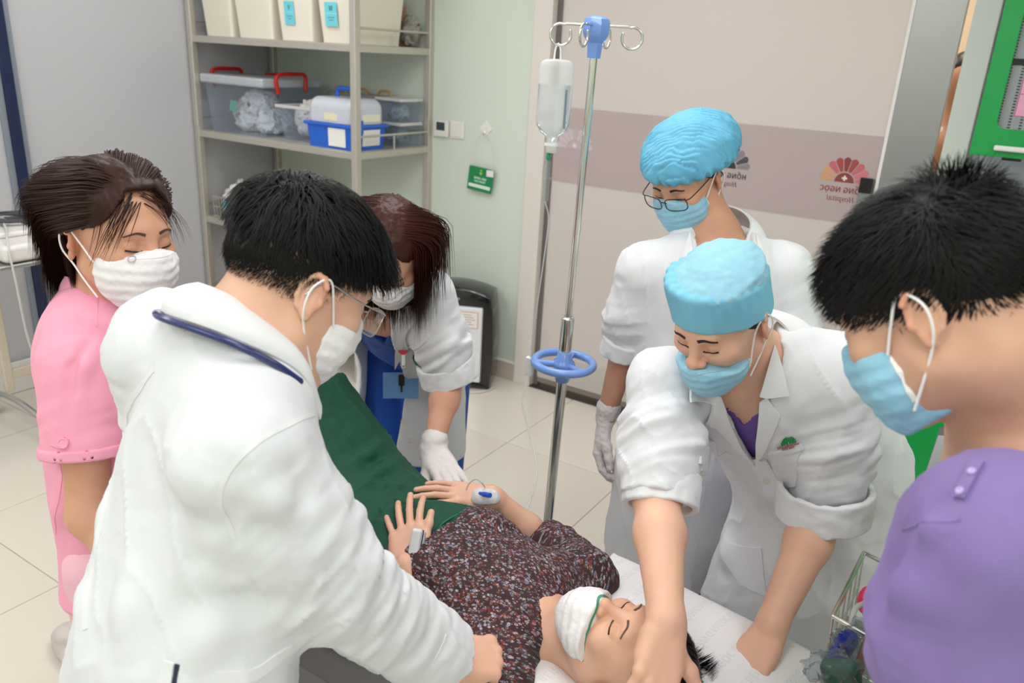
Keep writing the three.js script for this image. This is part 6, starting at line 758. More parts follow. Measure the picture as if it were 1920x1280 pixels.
{
  const shL = V(-1.2572, 1.1495, -1.5853), shR = add(shL, V(-0.33, -0.01, 0.08)), neck = V(-1.3792, 1.1516, -1.5352), pel = V(-1.58, 0.83, -1.93), T = trunk(pel, neck, shL.clone().sub(shR)), h = headFrame(V(-1.2743, 1.2864, -1.4575), V(0.48, 0, 0.87), 46, 0, 1.03), F = nrm(V(0.12, 0, 0.99)), L = crs(V(0, 1, 0), F);
  const p = thing('person', 'woman with reddish-brown hair in blue scrubs and open white coat across the bed', 'person', V(pel.x, 0, pel.z));
  const elL = V(-1.2101, 0.9264, -1.6324), wrL = V(-1.1613, 0.775, -1.498), elR = add(shR, V(-0.06, -0.25, 0.04)), wrR = add(elR, V(0.02, -0.05, 0.21));
  const hL = handItems(add(wrL, nrm(wrL.clone().sub(elL)), 0.01), nrm(V(-1.0546, 0.75, -1.4417).sub(wrL)), nrm(V(0.25, 0.85, 0.4)), false, { curls: [[0.15, 0.15, 0.1], [0.1, 0.15, 0.1], [0.1, 0.15, 0.1], [0.15, 0.2, 0.1]], spread: [0.12, 0.03, -0.05, -0.14], thumb: [0.55, 0.82, -0.2], s: 0.98 }), hR = handItems(wrR, V(0.3, -0.5, 0.8), V(0, 0.8, 0.5), true, {});
  const hi = headItems(h, neck, { slim: 0.97 }), bodyI = [...hi, ...trunkSkin(T, neck, shR, shL, [[shR, elR, wrR, 0.92], [shL, elL, wrL, 0.95]], 0.95), ...legItems(add(V(pel.x, 0.82, pel.z), L, -0.085), add(V(pel.x, 0.82, pel.z), L, 0.085), F)];
  part(p, 'body', bodyGeo(bodyI, [[h.w(0, 0, 0).addScalar(-0.16), h.w(0, 0, 0).addScalar(0.16), 0.0038]], 0.012, skinColor(SKIN_A, h)), SK.skin);
  const ff = join(hi); addFace(p, h, ff); addMask(p, h, SK.maskWhite);
  bobHair(p, h, SK.hairRed, { len: 0.25, n: 7000, seed: 41, front: 0.0, fringe: 0.9, sweep: 0.0, down: nrm(V(0.0, -1, 0.06)), side: (x, y, z) => z < 0.025 });
  for (const [I, w, e, nm] of [[hL, wrL, elL], [hR, wrR, elR]]) { const gl = join([[cone(add(w, nrm(w.clone().sub(e)), -0.018), w, 0.034, 0.032), 0.01], ...I], (x, y, z) => -0.002 + 0.0006 * noise(x * 45, y * 45, z * 45) + 0.001 * sin(y * 240) * sstep(0.05, 0.0, abs(y - w.y - 0.02))); const [a, b] = boxAround(I, 0.035); part(p, 'glove', meshField(gl, a, b, 0.0034), SK.glove); }
  const hem = { c: V(pel.x + 0.03, 0.48, pel.z + 0.06), r: 0.2, flat: 1.4 }, slL = sleeve([shL, mixV(shL, elL, 0.6), elL], [0.076, 0.068, 0.066, 0.068], null, 1, 0.008, 53, 0.7), slR = sleeve([shR, elR, wrR], [0.074, 0.066, 0.058, 0.05], null, 1, 0.007, 55, 0.6), tor = coatItems(T, neck, add(shR, T.U, 0.01), add(shL, T.U, 0.01), hem, { rc: 0.176, rw: 0.172, fl: 1.36 }), X = (u, l, f = 0.14) => T.at(u, l, f), shell = join(tor), cut = half(V(0, 0.5, 0), V(0, -1, 0));
  const folds = foldSet(shell, [[X(0.75, 0.15), X(0.1, 0.13), 0.01, 0.03], [X(0.5, 0.1), X(-0.3, 0.12), 0.012, 0.03], [X(0.1, 0.16), X(-0.6, 0.17), 0.012, 0.035]]);
  // the coat hangs open: everything between the two front edges is left out
  const nf = join([...tor, [slL, 0.03], [slR, 0.03]], folds), e0 = V(-1.3356, 1.0212, -1.5279), e1 = V(-1.4981, 0.5849, -1.75), en = nrm(crs(e1.clone().sub(e0), T.N)); if (en.dot(T.L) < 0) en.negate();
  const eh = half(e0, en), opn = (x, y, z) => { const l = (x - T.pel.x) * T.L.x + (y - T.pel.y) * T.L.y + (z - T.pel.z) * T.L.z, f = (x - T.pel.x) * T.N.x + (y - T.pel.y) * T.N.y + (z - T.pel.z) * T.N.z; return max(eh(x, y, z), -0.135 - l, -f); }, hole = cone(T.at(0.8), h.w(0, -0.03, -0.02), 0.052, 0.07);
  const coatF = join([...tor, [slL, 0.03], [slR, 0.03], [cut, 0.004, 2], [opn, 0.006, 1], [hole, 0.008, 1]], (x, y, z) => folds(x, y, z) + 0.004 * fbm(x * 8, y * 5, z * 8)), [lo, hi2] = boundsOf([...tor.map((t) => t[0]), slL, slR], 0.015); lo.y = max(lo.y, 0.46);
  const coat = part(p, 'coat', meshField(coatF, lo, hi2, 0.0085), SK.coat);
  part(coat, 'cuff', cuffGeo(V(-1.2136, 0.9087, -1.6353), elL.clone().sub(shL), 0.07, 0.062, 0.009, 6), SK.coatTrim); part(coat, 'cuff', cuffGeo(wrR, wrR.clone().sub(elR), 0.05, 0.05, 0.006, 7), SK.coatTrim);
  for (const q of [[V(-1.4428, 0.8719, -1.6719), V(-1.2343, 1.1185, -1.5164), V(-1.2486, 1.1493, -1.5056), V(-1.2902, 1.1282, -1.4965)]]) part(coat, 'lapel', quadPatch(nf, q, { off: 0.004, th: 0.004 }), SK.coatTrim);
  part(coat, 'collar', quadPatch(nf, [V(-1.2759, 1.1419, -1.5004), V(-1.223, 1.1693, -1.5163), V(-1.2629, 1.2108, -1.5345), V(-1.2759, 1.197, -1.5208)], { off: 0.008, th: 0.005 }), SK.coatTrim);
  for (const q of [V(-1.4851, 0.6516, -1.7626), V(-1.4631, 0.5936, -1.7657)]) part(coat, 'button', buttonGeo(nf, q, 0.0085), SK.button);
  part(coat, 'pocket', quadPatch(nf, [V(-1.4766, 0.7724, -1.764), V(-1.4215, 0.7989, -1.7841), V(-1.2105, 1.0504, -1.5318), V(-1.3133, 0.9934, -1.581)], { off: 0, th: 0.003 }), SK.coat); part(coat, 'pocket_edge', stripPatch(nf, [V(-1.3027, 1.0027, -1.5681), V(-1.2411, 1.0314, -1.5308), V(-1.2089, 1.0684, -1.5316)], 0.01, { off: 0.002, th: 0.002 }), SK.coatTrim);
  part(coat, 'embroidered_emblem', quadPatch(nf, [V(-1.4072, 0.8742, -1.6949), V(-1.2322, 0.9716, -1.5477), V(-1.22, 1.0174, -1.5357), V(-1.3463, 0.9541, -1.6233)], { off: 0.005, th: 0.0008 }), EMBLEM.plain);
  part(coat, 'armhole_seam', stripPatch(nf, [V(-1.2133, 1.2155, -1.5943), V(-1.1948, 1.1667, -1.5414), V(-1.1997, 1.0953, -1.5368), V(-1.208, 1.0352, -1.5357)], 0.005, { n: 30, off: -0.0005, th: 0.0014 }), SK.coatTrim); part(coat, 'yoke_seam', stripPatch(nf, [V(-1.2592, 1.22, -1.5489), V(-1.2331, 1.2214, -1.5598), V(-1.2086, 1.2134, -1.5883)], 0.005, { n: 20, off: -0.0005, th: 0.0014 }), SK.coatTrim);
  const top = [[cone(T.at(0.78), T.at(0.3), 0.145, 0.135, T.N, 1.5)], [cone(T.at(0.3), T.at(-0.25), 0.135, 0.14, T.N, 1.5), 0.05], [cone(T.at(0.92), shR, 0.062, 0.046), 0.05], [cone(T.at(0.92), shL, 0.062, 0.046), 0.05], [wedge(X(0.68, 0.0, 0.08), add(neck, T.L, -0.06).addScaledVector(T.U, 0.02), add(neck, T.L, 0.06).addScaledVector(T.U, 0.02), T.N), 0.006, 1]], topS = join(top.slice(0, 4)), tf = foldSet(topS, [[X(0.35, -0.1), X(0.3, 0.1), 0.006, 0.02], [X(0.28, -0.1), X(0.22, 0.1), 0.007, 0.02], [X(0.6, -0.05), X(0.45, -0.1), 0.006, 0.025]]);
  part(p, 'scrub_top', meshItems(top, 0.0085, {}, (x, y, z) => tf(x, y, z) + 0.003 * fbm(x * 12, y * 9, z * 12)), SK.scrubBlue);
  const tr = []; for (const s of [-1, 1]) { const a = add(V(pel.x, 0.83, pel.z), L, s * 0.085); tr.push([cone(a, V(a.x, 0.03, a.z), 0.115, 0.085), 0.02]); } tr.push([half(V(0, 0.05, 0), V(0, -1, 0)), 0.004, 2]); part(p, 'trousers', meshItems(tr, 0.014), SK.scrubBlue); for (const s of [-1, 1]) part(p, 'shoe', shoeGeo(add(V(pel.x, 0, pel.z), L, s * 0.085), F), M.white);
  // badge clipped to the pocket
  const bq = V(-1.3305, 0.985, -1.5791), b = thing('id_badge', 'blue badge holder on a red reel clipped to the coat of the woman in blue', 'badge', bq.clone()), fw = nrm(V(0.5, 0.3, 0.82)), rt = V(0.837, 0.05, -0.545), up = nrm(crs(fw, rt)), q0 = add(bq, fw, 0.016), card = add(V(-1.4834, 0.7827, -1.7542), fw, 0.04), put = (g, pos) => { g.applyMatrix4(basisMat(nrm(crs(up, fw)), up, fw, pos)); return g; };
  part(b, 'reel', put(new THREE.CylinderGeometry(0.0135, 0.0135, 0.008, 24).rotateX(PI / 2), q0), mat(srgb(200, 24, 36), 0.3, 0, { clearcoat: 0.5 }), 'red reel'); part(b, 'reel_clip', put(box(-0.005, 0.005, -0.002, 0.02, -0.006, -0.003, 0.001), q0), M.red);
  part(b, 'strap', put(box(-0.005, 0.005, -0.03, 0, -0.002, 0.002, 0.001), add(q0, up, -0.012)), M.greyPlastic); const ci = []; ci.push(put(new THREE.TorusGeometry(0.004, 0.0012, 6, 16), add(q0, up, -0.046)));
  part(b, 'ring', ci, M.chrome); const cd = part(b, 'card_holder', put(box(-0.054, 0.054, -0.04, 0.04, -0.002, 0.002, 0.0019), card), mat(srgb(112, 164, 220), 0.4)); part(cd, 'black_tab', [put(box(-0.009, 0.009, -0.016, 0.018, 0.002, 0.008, 0.004), add(add(card, up, 0.016), rt, 0.003)), put(rod(V(0, -0.036, 0.004), V(0, -0.014, 0.004), 0.003, 8), add(add(card, up, 0.016), rt, 0.003))], M.black);
}
// ---------------------------------------------------------------- the nurse in pink
{
  const FT = nrm(V(0.82, 0, -0.57)), LT = nrm(crs(V(0, 1, 0), FT)), neck = V(-1.4009, 1.2757, -0.7974), shR = add(add(neck, LT, -0.152), V(0.02, -0.05, -0.01)), shL = add(add(neck, LT, 0.138), V(0, -0.05, 0)), pel = V(-1.33, 0.83, -0.75), T = trunk(pel, neck, shL.clone().sub(shR)), h = headFrame(V(-1.3418, 1.4117, -0.8045), V(0.985, 0, -0.02), 4, -2, 1.0), F = FT, L = LT;
  const p = thing('person', 'nurse in pink uniform with short brown hair and white mask at the left', 'person', V(pel.x, 0, pel.z));
  const elR = add(add(shR, LT, -0.072), V(0.012, -0.258, -0.01)), wrR = add(elR, V(0.18, -0.13, -0.03)), elL = add(shL, V(-0.02, -0.26, -0.02)), wrL = add(elL, V(0.2, -0.06, 0.03));
  const hi = headItems(h, neck, { slim: 0.97, neckR: 0.05, earTilt: 0.75 }), bodyI = [...hi, ...trunkSkin(T, neck, shR, shL, [[shR, elR, wrR, 0.9], [shL, elL, wrL, 0.9]], 0.93), ...handItems(wrR, V(1, -0.3, -0.1), V(0, 1, 0), true, { s: 0.95 }), ...handItems(wrL, V(1, -0.3, 0.1), V(0, 1, 0), false, { s: 0.95 }), ...legItems(add(V(pel.x, 0.82, pel.z), L, -0.085), add(V(pel.x, 0.82, pel.z), L, 0.085), F)];
  part(p, 'body', bodyGeo(bodyI, [[h.w(0, 0, 0).addScalar(-0.16), h.w(0, 0, 0).addScalar(0.16), 0.0034]], 0.0105, skinColor(SKIN_A, h)), SK.skin);
  const ff = join(hi); addFace(p, h, ff, { browMat: mat(srgb(84, 58, 48), 0.7), thick: 0.005 }); const m = addMask(p, h, SK.maskWhite, { back: 0.016 }), mf = maskField(h), rq = mf && V(-1.2463, 1.4014, -0.7671);
  { const t = new THREE.TorusGeometry(0.0062, 0.0011, 6, 20), n = onField(mf, rq)[1]; t.applyQuaternion(new THREE.Quaternion().setFromUnitVectors(V(0, 0, 1), n)); part(m, 'round_mark', t.translate(rq.x, rq.y, rq.z), mat(srgb(190, 186, 188), 0.7)); }
  { // hair: swept back over the ear, ending at the nape, with a loose fringe
    const dn = h.l(h.c.x, h.c.y - 1, h.c.z), line = (x, y, z) => (z > 0.02 ? 0.1 - y - 1.5 * max(0, abs(x) - 0.028) + 0.25 * max(0, z - 0.06) : -0.07 - y), ear = (x, y, z) => exp(-((z + 0.002) ** 2 / 0.0016 + (y + 0.002) ** 2 / 0.0016)) * sstep(0.05, 0.068, abs(x)), thick = (x, y, z) => 0.013 + 0.016 * sstep(0.03, 0.11, y) + 0.01 * sstep(0, -0.09, z) - 0.012 * ear(x, y, z);
    const flow = (x, y, z, t) => { const s = x > -0.012 ? 1 : -1, b = sstep(-0.09, -0.04, z), top = sstep(0.03, 0.11, y); return [s * 0.55 * top * b, lerp(-0.3, -0.2, top) * b + dn[1] * (1 - b), -0.85 * b + dn[2] * (1 - b)]; };
    const shell = hairShell(h, { thick: (x, y, z) => thick(x, y, z) * 0.62, cut: (x, y, z) => max(line(x, y, z), 0.02 * ear(x, y, z) * 3 - 0.03), disp: (x, y, z) => 0.003 * fbm(x * 40, y * 14, z * 14) });
    const s1 = strands(h, { n: 7000, root: (x, y, z) => (line(x, y, z) < 0 && y > -0.04 && ear(x, y, z) < 0.14 ? 1 : 0), flow, len: (x, y, z) => 0.15 + 0.06 * sstep(0.02, -0.06, z), thick, r: 0.0012, seg: 10, seed: 61, wob: 0.12 });
    const s2 = strands(h, { n: 2600, root: (x, y, z) => (z < -0.045 && y < 0.05 && y > -0.045 ? 1 : 0), flow: (x, y, z, t, nx, ny, nz) => [dn[0] - nx * 0.1, dn[1], dn[2] + 0.1 * t], len: () => 0.155, thick: () => 0.012, r: 0.0014, seg: 10, seed: 63, wob: 0.08 });
    const s3 = strands(h, { n: 420, root: (x, y, z) => (z > 0.06 && y > 0.08 && abs(x) < 0.05 ? 1 : 0), flow: (x, y, z, t, nx, ny, nz) => [(x > -0.005 ? 0.8 : -0.8) * (1 - 0.5 * t), -0.75 - 0.5 * t, 0.35 - 0.7 * t], len: () => 0.105, thick: () => 0.014, r: 0.0008, seg: 9, seed: 66, wob: 0.25 });
    const s4 = strands(h, { n: 110, root: (x, y, z) => (z > 0.035 && z < 0.065 && y > 0.05 && y < 0.09 ? 1 : 0), flow: (x, y, z, t, nx, ny, nz) => [nx * 0.2, -1, 0.12 - 0.5 * t], len: () => 0.085, thick: () => 0.006, r: 0.0005, seg: 8, seed: 69, wob: 0.2 });
    part(p, 'hair', [shell, s1, s2, s3, s4], SK.hairBrown);
  }
  const slR = sleeve([shR, mixV(shR, elR, 0.6)], [0.068, 0.07, 0.07], null, 1, 0.002, 73, 0.6), slL = sleeve([shL, mixV(shL, elL, 0.8)], [0.073, 0.07, 0.07], null, 1, 0.003, 75, 0.6);
  const tor = [[cone(T.at(0.78), T.at(0.3), 0.158, 0.142, T.N, 1.3)], [cone(T.at(0.3), T.at(-0.24), 0.142, 0.165, T.N, 1.3), 0.06], [cone(T.at(0.93), shR, 0.062, 0.05), 0.05], [cone(T.at(0.93), shL, 0.062, 0.05), 0.05], [cone(add(neck, T.U, -0.005), T.at(0.84), 0.055, 0.09), 0.05], [ell(T.at(0.66, 0.07, 0.08), 0.055, 0.055, 0.05), 0.05], [ell(T.at(0.66, -0.07, 0.08), 0.055, 0.055, 0.05), 0.05]], shell = join([...tor]), sleeved = join([...tor, [slR, 0.02]]);
  const creases = foldSet(sleeved, [[V(-1.2556, 1.282, -0.6922), V(-1.2316, 1.1577, -0.6161), -0.012, 0.01, V(-1.2417, 1.2412, -0.6422)], [V(-1.2513, 1.2771, -0.7002), V(-1.2227, 1.1656, -0.6281), 0.007, 0.014, V(-1.2339, 1.2398, -0.6536)]]);
  const folds = foldSet(shell, [[V(-1.2737, 1.2255, -0.6351), V(-1.2764, 1.0698, -0.6502), 0.009, 0.022], [V(-1.3258, 1.1496, -0.6424), V(-1.3144, 1.0542, -0.6319), 0.008, 0.022], [V(-1.3383, 1.0569, -0.6315), V(-1.2802, 1.0419, -0.6391), 0.006, 0.016], [V(-1.3391, 1.106, -0.6389), V(-1.2828, 1.0602, -0.6431), 0.006, 0.018], [V(-1.2981, 1.0197, -0.6274), V(-1.3399, 0.8876, -0.6178), 0.009, 0.026]]);
  const hole = cone(T.at(0.85), h.w(0, -0.03, -0.02), 0.05, 0.06), topF = join([...tor, [slR, 0.02], [slL, 0.025], [half(T.at(-0.2), T.U.clone().negate()), 0.006, 2], [hole, 0.006, 1]], (x, y, z) => folds(x, y, z) + creases(x, y, z) + 0.0025 * fbm(x * 9, y * 6, z * 9)), [lo, hi2] = boundsOf([...tor.map((t) => t[0]), slR, slL], 0.015);
  const top = part(p, 'tunic', meshField(topF, lo, hi2, 0.0075), SK.pink), NB = (a, r, v, f = 0) => add(neck, T.U, 0.02).addScaledVector(T.N, f + cos(a) * r).addScaledVector(T.L, sin(a) * r).addScaledVector(T.U, v);
  part(top, 'stand_collar', collarGeo([NB(-0.25, 0.07, 0.025, 0.02), NB(-1.2, 0.064, 0.035), NB(-2.3, 0.06, 0.04), NB(3.14, 0.06, 0.042), NB(2.3, 0.06, 0.04), NB(1.2, 0.064, 0.035), NB(0.25, 0.07, 0.025, 0.02)], [NB(-0.25, 0.088, -0.03, 0.025), NB(-1.2, 0.076, -0.01), NB(-2.3, 0.072, 0.0), NB(3.14, 0.071, 0.002), NB(2.3, 0.072, 0), NB(1.2, 0.076, -0.01), NB(0.25, 0.088, -0.03, 0.025)], 0.004, 0.003), SK.pink);
  part(top, 'sleeve_hem', cuffGeo(mixV(shR, elR, 0.6), elR.clone().sub(shR), 0.071, 0.022, 0.0025, 5, 0.0006), SK.pink); const bt = part(top, 'belt_tab', stripPatch(topF, [V(-1.2535, 1.1275, -0.596), V(-1.2333, 1.1232, -0.6035)], 0.02, { n: 8, off: 0.001, th: 0.0025 }), SK.pink); part(bt, 'button', buttonGeo(topF, add(V(-1.2319, 1.1232, -0.6045), T.L, -0.003), 0.009), SK.pink);
  part(top, 'shoulder_seam', stripPatch(topF, [V(-1.3299, 1.3217, -0.7459), V(-1.2999, 1.3002, -0.7241), V(-1.2743, 1.2892, -0.7062)], 0.003, { n: 12, off: 0, th: 0.001 }), SK.pink); part(top, 'side_seam', stripPatch(topF, [V(-1.3045, 1.049, -0.6275), V(-1.306, 0.9798, -0.6149), V(-1.3285, 0.9059, -0.6132)], 0.004, { n: 20, off: 0, th: 0.001 }), SK.pink);
  const tr = []; for (const s of [-1, 1]) { const a = add(V(pel.x, 0.83, pel.z), L, s * 0.085); tr.push([cone(a, V(a.x, 0.03, a.z), 0.082, 0.06), 0.02]); } tr.push([half(V(0, 0.05, 0), V(0, -1, 0)), 0.004, 2]); part(p, 'trousers', meshItems(tr, 0.013, {}, (x, y, z) => 0.004 * fbm(x * 8, y * 4, z * 8)), mat(srgb(244, 190, 206), 0.75)); for (const s of [-1, 1]) part(p, 'shoe', shoeGeo(add(V(pel.x, 0, pel.z), L, s * 0.085), F), M.white);
}
// ---------------------------------------------------------------- bed, pillow, patient, drape
const BX0 = -1.83, BX1 = -0.13, BZ0 = -1.5, BZ1 = -0.93, MT = 0.62;
{
  const b = thing('hospital_bed', 'grey hospital bed with white sheet under the lying woman', 'bed', V(-1.2, 0, -1.18));
  part(b, 'mattress', box(BX0, BX1, 0.5, MT - 0.004, BZ0, BZ1, 0.03), mat(srgb(128, 127, 130), 0.55)); part(b, 'bed_base', box(BX0 + 0.02, BX1 - 0.02, 0.4, 0.498, BZ0 + 0.02, BZ1 - 0.02, 0.01), mat(srgb(150, 149, 150), 0.5));
  for (const x of [BX0 + 0.15, BX1 - 0.15]) for (const z of [BZ0 + 0.06, BZ1 - 0.06]) { part(b, 'leg', rod(V(x, 0.08, z), V(x, 0.42, z), 0.022, 14), M.brushed); part(b, 'caster', [rod(V(x, 0.05, z - 0.015), V(x, 0.05, z + 0.015), 0.049, 22), rod(V(x, 0.06, z), V(x, 0.1, z), 0.012, 10)], M.rubber); }
  part(b, 'side_rail', [rod(V(BX0 + 0.1, 0.36, BZ1 - 0.01), V(BX1 - 0.1, 0.36, BZ1 - 0.01), 0.014, 12), rod(V(BX0 + 0.1, 0.36, BZ0 + 0.01), V(BX1 - 0.1, 0.36, BZ0 + 0.01), 0.014, 12)], M.brushed);
  const s = thing('bed_sheet', 'white sheet spread over the bed mattress', 'sheet', V(-1.2, MT, -1.18)), f = join([[rbox(V(-0.4, MT - 0.03, -1.215), 0.33, 0.036, 0.29, 0.03)]], (x, y, z) => -0.002 + 0.004 * fbm(x * 7, y * 7, z * 7) + 0.003 * noise(x * 22, y * 8, z * 8)); part(s, 'sheet', meshField(f, V(-0.78, 0.54, -1.55), V(-0.04, 0.66, -0.8), 0.01), mat(srgb(236, 234, 236), 0.8));
}
{ // pillow: a soft cushion with drawn-out corners and a faint woven print
  const c = V(-0.40, MT + 0.06, -1.17), wx = nrm(V(0.53, 0, 0.07)), wz = crs(wx, V(0, 1, 0)), p = thing('pillow', 'white pillow with pale printed lettering under the head of the lying woman', 'pillow', V(c.x, MT, c.z)), nu = 44, nv = 44, hx = 0.265, hz = 0.3;
  const pos = [], uv = [], idx = [], head = V(-0.455, 0, -1.115); for (const s of [1, -1]) for (let j = 0; j <= nv; j++) for (let i = 0; i <= nu; i++) { const u = (i / nu) * 2 - 1, v = (j / nv) * 2 - 1, q = (1 - abs(u) ** 3.2) * (1 - abs(v) ** 3.2), pin = 1 - 0.07 * (1 - v * v) * u * u, pin2 = 1 - 0.06 * (1 - u * u) * v * v, P = c.clone().addScaledVector(wx, u * hx * pin).addScaledVector(wz, v * hz * pin2); const d2 = (P.x - head.x) ** 2 + (P.z - head.z) ** 2, dent = s > 0 ? 0.045 * exp(-d2 / 0.012) + 0.012 * exp(-((P.x + 0.36) ** 2 + (P.z + 1.25) ** 2) / 0.004) + 0.014 * exp(-((P.x + 0.21) ** 2 + (P.z + 1.34) ** 2) / 0.004) : 0; const y = s * (0.07 * max(0, q) ** 0.55) - dent * max(0, q) + 0.004 * fbm(P.x * 9, s, P.z * 9) * q - 0.008 + (s < 0 ? 0.012 * 0 : 0); pos.push(P.x, max(P.y + y, MT + 0.002), P.z); uv.push(i / nu, j / nv); }
  const N1 = (nu + 1) * (nv + 1); for (const o of [0, N1]) for (let j = 0; j < nv; j++) for (let i = 0; i < nu; i++) { const a = o + i + j * (nu + 1), b = a + 1, d = a + nu + 1, e = d + 1; if (o) idx.push(a, b, e, a, e, d); else idx.push(a, e, b, a, d, e); }
  const g = new THREE.BufferGeometry(); g.setAttribute('position', new THREE.Float32BufferAttribute(pos, 3)); g.setAttribute('uv', new THREE.Float32BufferAttribute(uv, 2)); g.setIndex(idx); g.computeVertexNormals();
  const nrmA = g.attributes.normal; let up = 0; for (let i = 0; i < N1; i++) up += nrmA.getY(i); if (up < 0) { const ix = g.index.array; for (let i = 0; i < ix.length; i += 3) { const t = ix[i + 1]; ix[i + 1] = ix[i + 2]; ix[i + 2] = t; } g.computeVertexNormals(); }
  const tx = canvasTex(1024, 1024, (q, w, h) => { q.fillStyle = '#f3f1f3'; q.fillRect(0, 0, w, h); q.fillStyle = '#e8e7ea'; q.font = 'bold 44px sans-serif'; q.textAlign = 'center'; for (let i = 0; i < 9; i++) { q.save(); q.translate(80 + i * 108, 512); q.rotate(PI / 2); for (let k = -4; k < 5; k++) accented(q, ['BỆNH', 'VIỆN', 'HỒNG', 'NGỌC'][(k + 8 + i) % 4], k * 132 + (i % 2) * 40, 0, 44); q.restore(); } });
  part(p, 'pillow_case', g, mat(0xffffff, 0.82, 0, { map: tx }));
}
const PT = {};
{
  const pel = V(-1.13, 0.715, -1.17), neck = V(-0.615, 0.745, -1.112), shR = V(-0.5905, 0.735, -1.2895), shL = V(-0.5965, 0.735, -0.9558), T = trunk(pel, neck, V(0, 0, 1)), h = frameOf(V(-0.415, 0.775, -1.0895), nrm(V(0.05, 0.12, 1)), V(1, 0, 0), V(0, 1, 0), 0.97);
  { const Z = nrm(V(-0.2, 0.97, 0.12)), Y0 = V(1, 0, -0.04), X = nrm(crs(Y0, Z)), Y = crs(Z, X); Object.assign(h, frameOf(h.c, X, Y, Z, 0.97)); }
  const p = thing('person', 'woman lying on her back in a small-flowered dress, hands resting on her belly', 'person', V(-1.1, MT, -1.15));
  const wrR = V(-0.8521, 0.815, -1.3304), elR = V(-0.7521, 0.7, -1.3896), wrL = V(-0.838, 0.81, -1.009), elL = V(-0.7776, 0.7, -0.9956), tipR = V(-0.9691, 0.86, -1.1947), tipL = V(-0.9329, 0.87, -1.1143);
  const dR = nrm(tipR.clone().sub(wrR)), dL = nrm(tipL.clone().sub(wrL));
  const hR = handItems(add(wrR, dR, 0.012), dR, nrm(V(0.1, 0.95, 0.25)), true, { curls: [[0.1, 0.22, 0.15], [0.05, 0.22, 0.15], [0.05, 0.22, 0.15], [0.08, 0.25, 0.15]], fine: 0.88, spread: [0.14, 0.02, -0.07, -0.18], thumb: [0.8, 0.55, -0.1], thumbBend: 0.15, s: 0.96 }), hL = handItems(add(wrL, dL, 0.012), dL, nrm(V(-0.1, 0.93, 0.3)), false, { curls: [[0.05, 0.25, 0.15], [0.02, 0.22, 0.15], [0.05, 0.25, 0.15], [0.1, 0.25, 0.15]], fine: 0.88, spread: [0.1, -0.01, -0.13, -0.3], thumb: [0.36, 0.92, 0.1], thumbBend: 0.05, s: 0.96 });
  const hipL = T.at(0, 0.085), hipR = T.at(0, -0.085), knR = V(-1.3572, 0.935, -1.2849), knL = V(-1.45, 0.915, -1.15), anR = V(-1.66, 0.675, -1.3), anL = V(-1.67, 0.675, -1.1), legs = [];
  for (const [a, b, c] of [[hipR, knR, anR], [hipL, knL, anL]]) legs.push([cone(a, b, 0.088, 0.058), 0.04], [cone(b, c, 0.054, 0.036), 0.02], [cone(add(c, V(0.02, -0.02, 0)), add(c, V(-0.11, -0.02, 0)), 0.036, 0.026), 0.02]);
  const hi = headItems(h, neck, { slim: 0.97, neckR: 0.05 }), bodyI = [...hi, ...trunkSkin(T, neck, shR, shL, [[shR, elR, wrR, 0.86], [shL, elL, wrL, 0.86]], 0.95), ...legs, ...hR.map((i) => [i[0], i[1] ?? 0.01, i[2] ?? 0]), ...hL.map((i) => [i[0], i[1] ?? 0.01, i[2] ?? 0])], bx = (I) => { const [a, b] = boxAround(I, 0.012); return [a, b, 0.0032]; };
  part(p, 'body', bodyGeo(bodyI, [[h.w(0, 0, 0).addScalar(-0.16), h.w(0, 0, 0).addScalar(0.16), 0.0034], bx(hR), bx(hL)], 0.0105, skinColor(SKIN_B, h)), SK.skin);
  const ff = join(hi); addFace(p, h, ff, { browMat: mat(srgb(96, 72, 62), 0.7), thick: 0.0042 });
  { const m = part(p, 'face_mask', meshField(maskField(h, { low: 0.03 }), add(h.w(0, -0.045, 0.065), V(0.1, 0.1, 0.1), -1), add(h.w(0, -0.045, 0.065), V(0.1, 0.1, 0.1)), 0.0034), SK.maskWhite), mf = maskField(h, { low: 0.03 }); part(m, 'green_edge', stripPatch(mf, [h.w(-0.06, -0.046, 0.03), h.w(-0.04, -0.036, 0.085), h.w(0, -0.03, 0.115), h.w(0.04, -0.036, 0.085), h.w(0.06, -0.046, 0.03)], 0.005, { n: 36, th: 0.001 }), mat(srgb(70, 150, 120), 0.6)); }
  { // black hair spread on the pillow
    const thick = () => 0.011, line = (x, y, z) => (z > 0.0 ? 0.07 - y - 0.5 * max(0, abs(x) - 0.035) + 0.35 * max(0, z - 0.05) : -0.03 - y), shell = hairShell(h, { thick: () => 0.009, cut: line, disp: (x, y, z) => 0.003 * fbm(x * 40, y * 20, z * 20) });
    const s1 = strands(h, { n: 4500, root: (x, y, z) => (line(x, y, z) < 0 && y > -0.02 ? 1 : 0), flow: (x, y, z, t, nx, ny, nz) => { const s = x > 0 ? 1 : -1, low = sstep(-0.085, -0.06, z); return [s * lerp(1.0, 0.35, low) + 0.15 * noise(x * 20, y * 20, z * 20), lerp(0.35, 0.05, low) + 0.3 * noise(y * 15, z * 15, x), -0.9 * low + (1 - low) * 0.02]; }, len: () => 0.085, thick, r: 0.0011, seg: 8, seed: 81, wob: 0.25 });
    const loose = []; const r = rng(83); for (let i = 0; i < 14; i++) { const a = add(V(-0.3589, 0.72, -1.2316), V(r() * 0.012, 0, r() * 0.05)), pts = [a, add(a, V(0.035 + r() * 0.02, 0.0, 0.01)), add(a, V(0.045 + r() * 0.03, -0.008, 0.05 + r() * 0.02)), add(a, V(0.02 + r() * 0.03, -0.012, 0.1 + r() * 0.03))]; loose.push(tube(pts, 0.0009, 5, 18)); }
    part(p, 'hair', [shell, s1, ...loose], SK.hairBlack);
  }
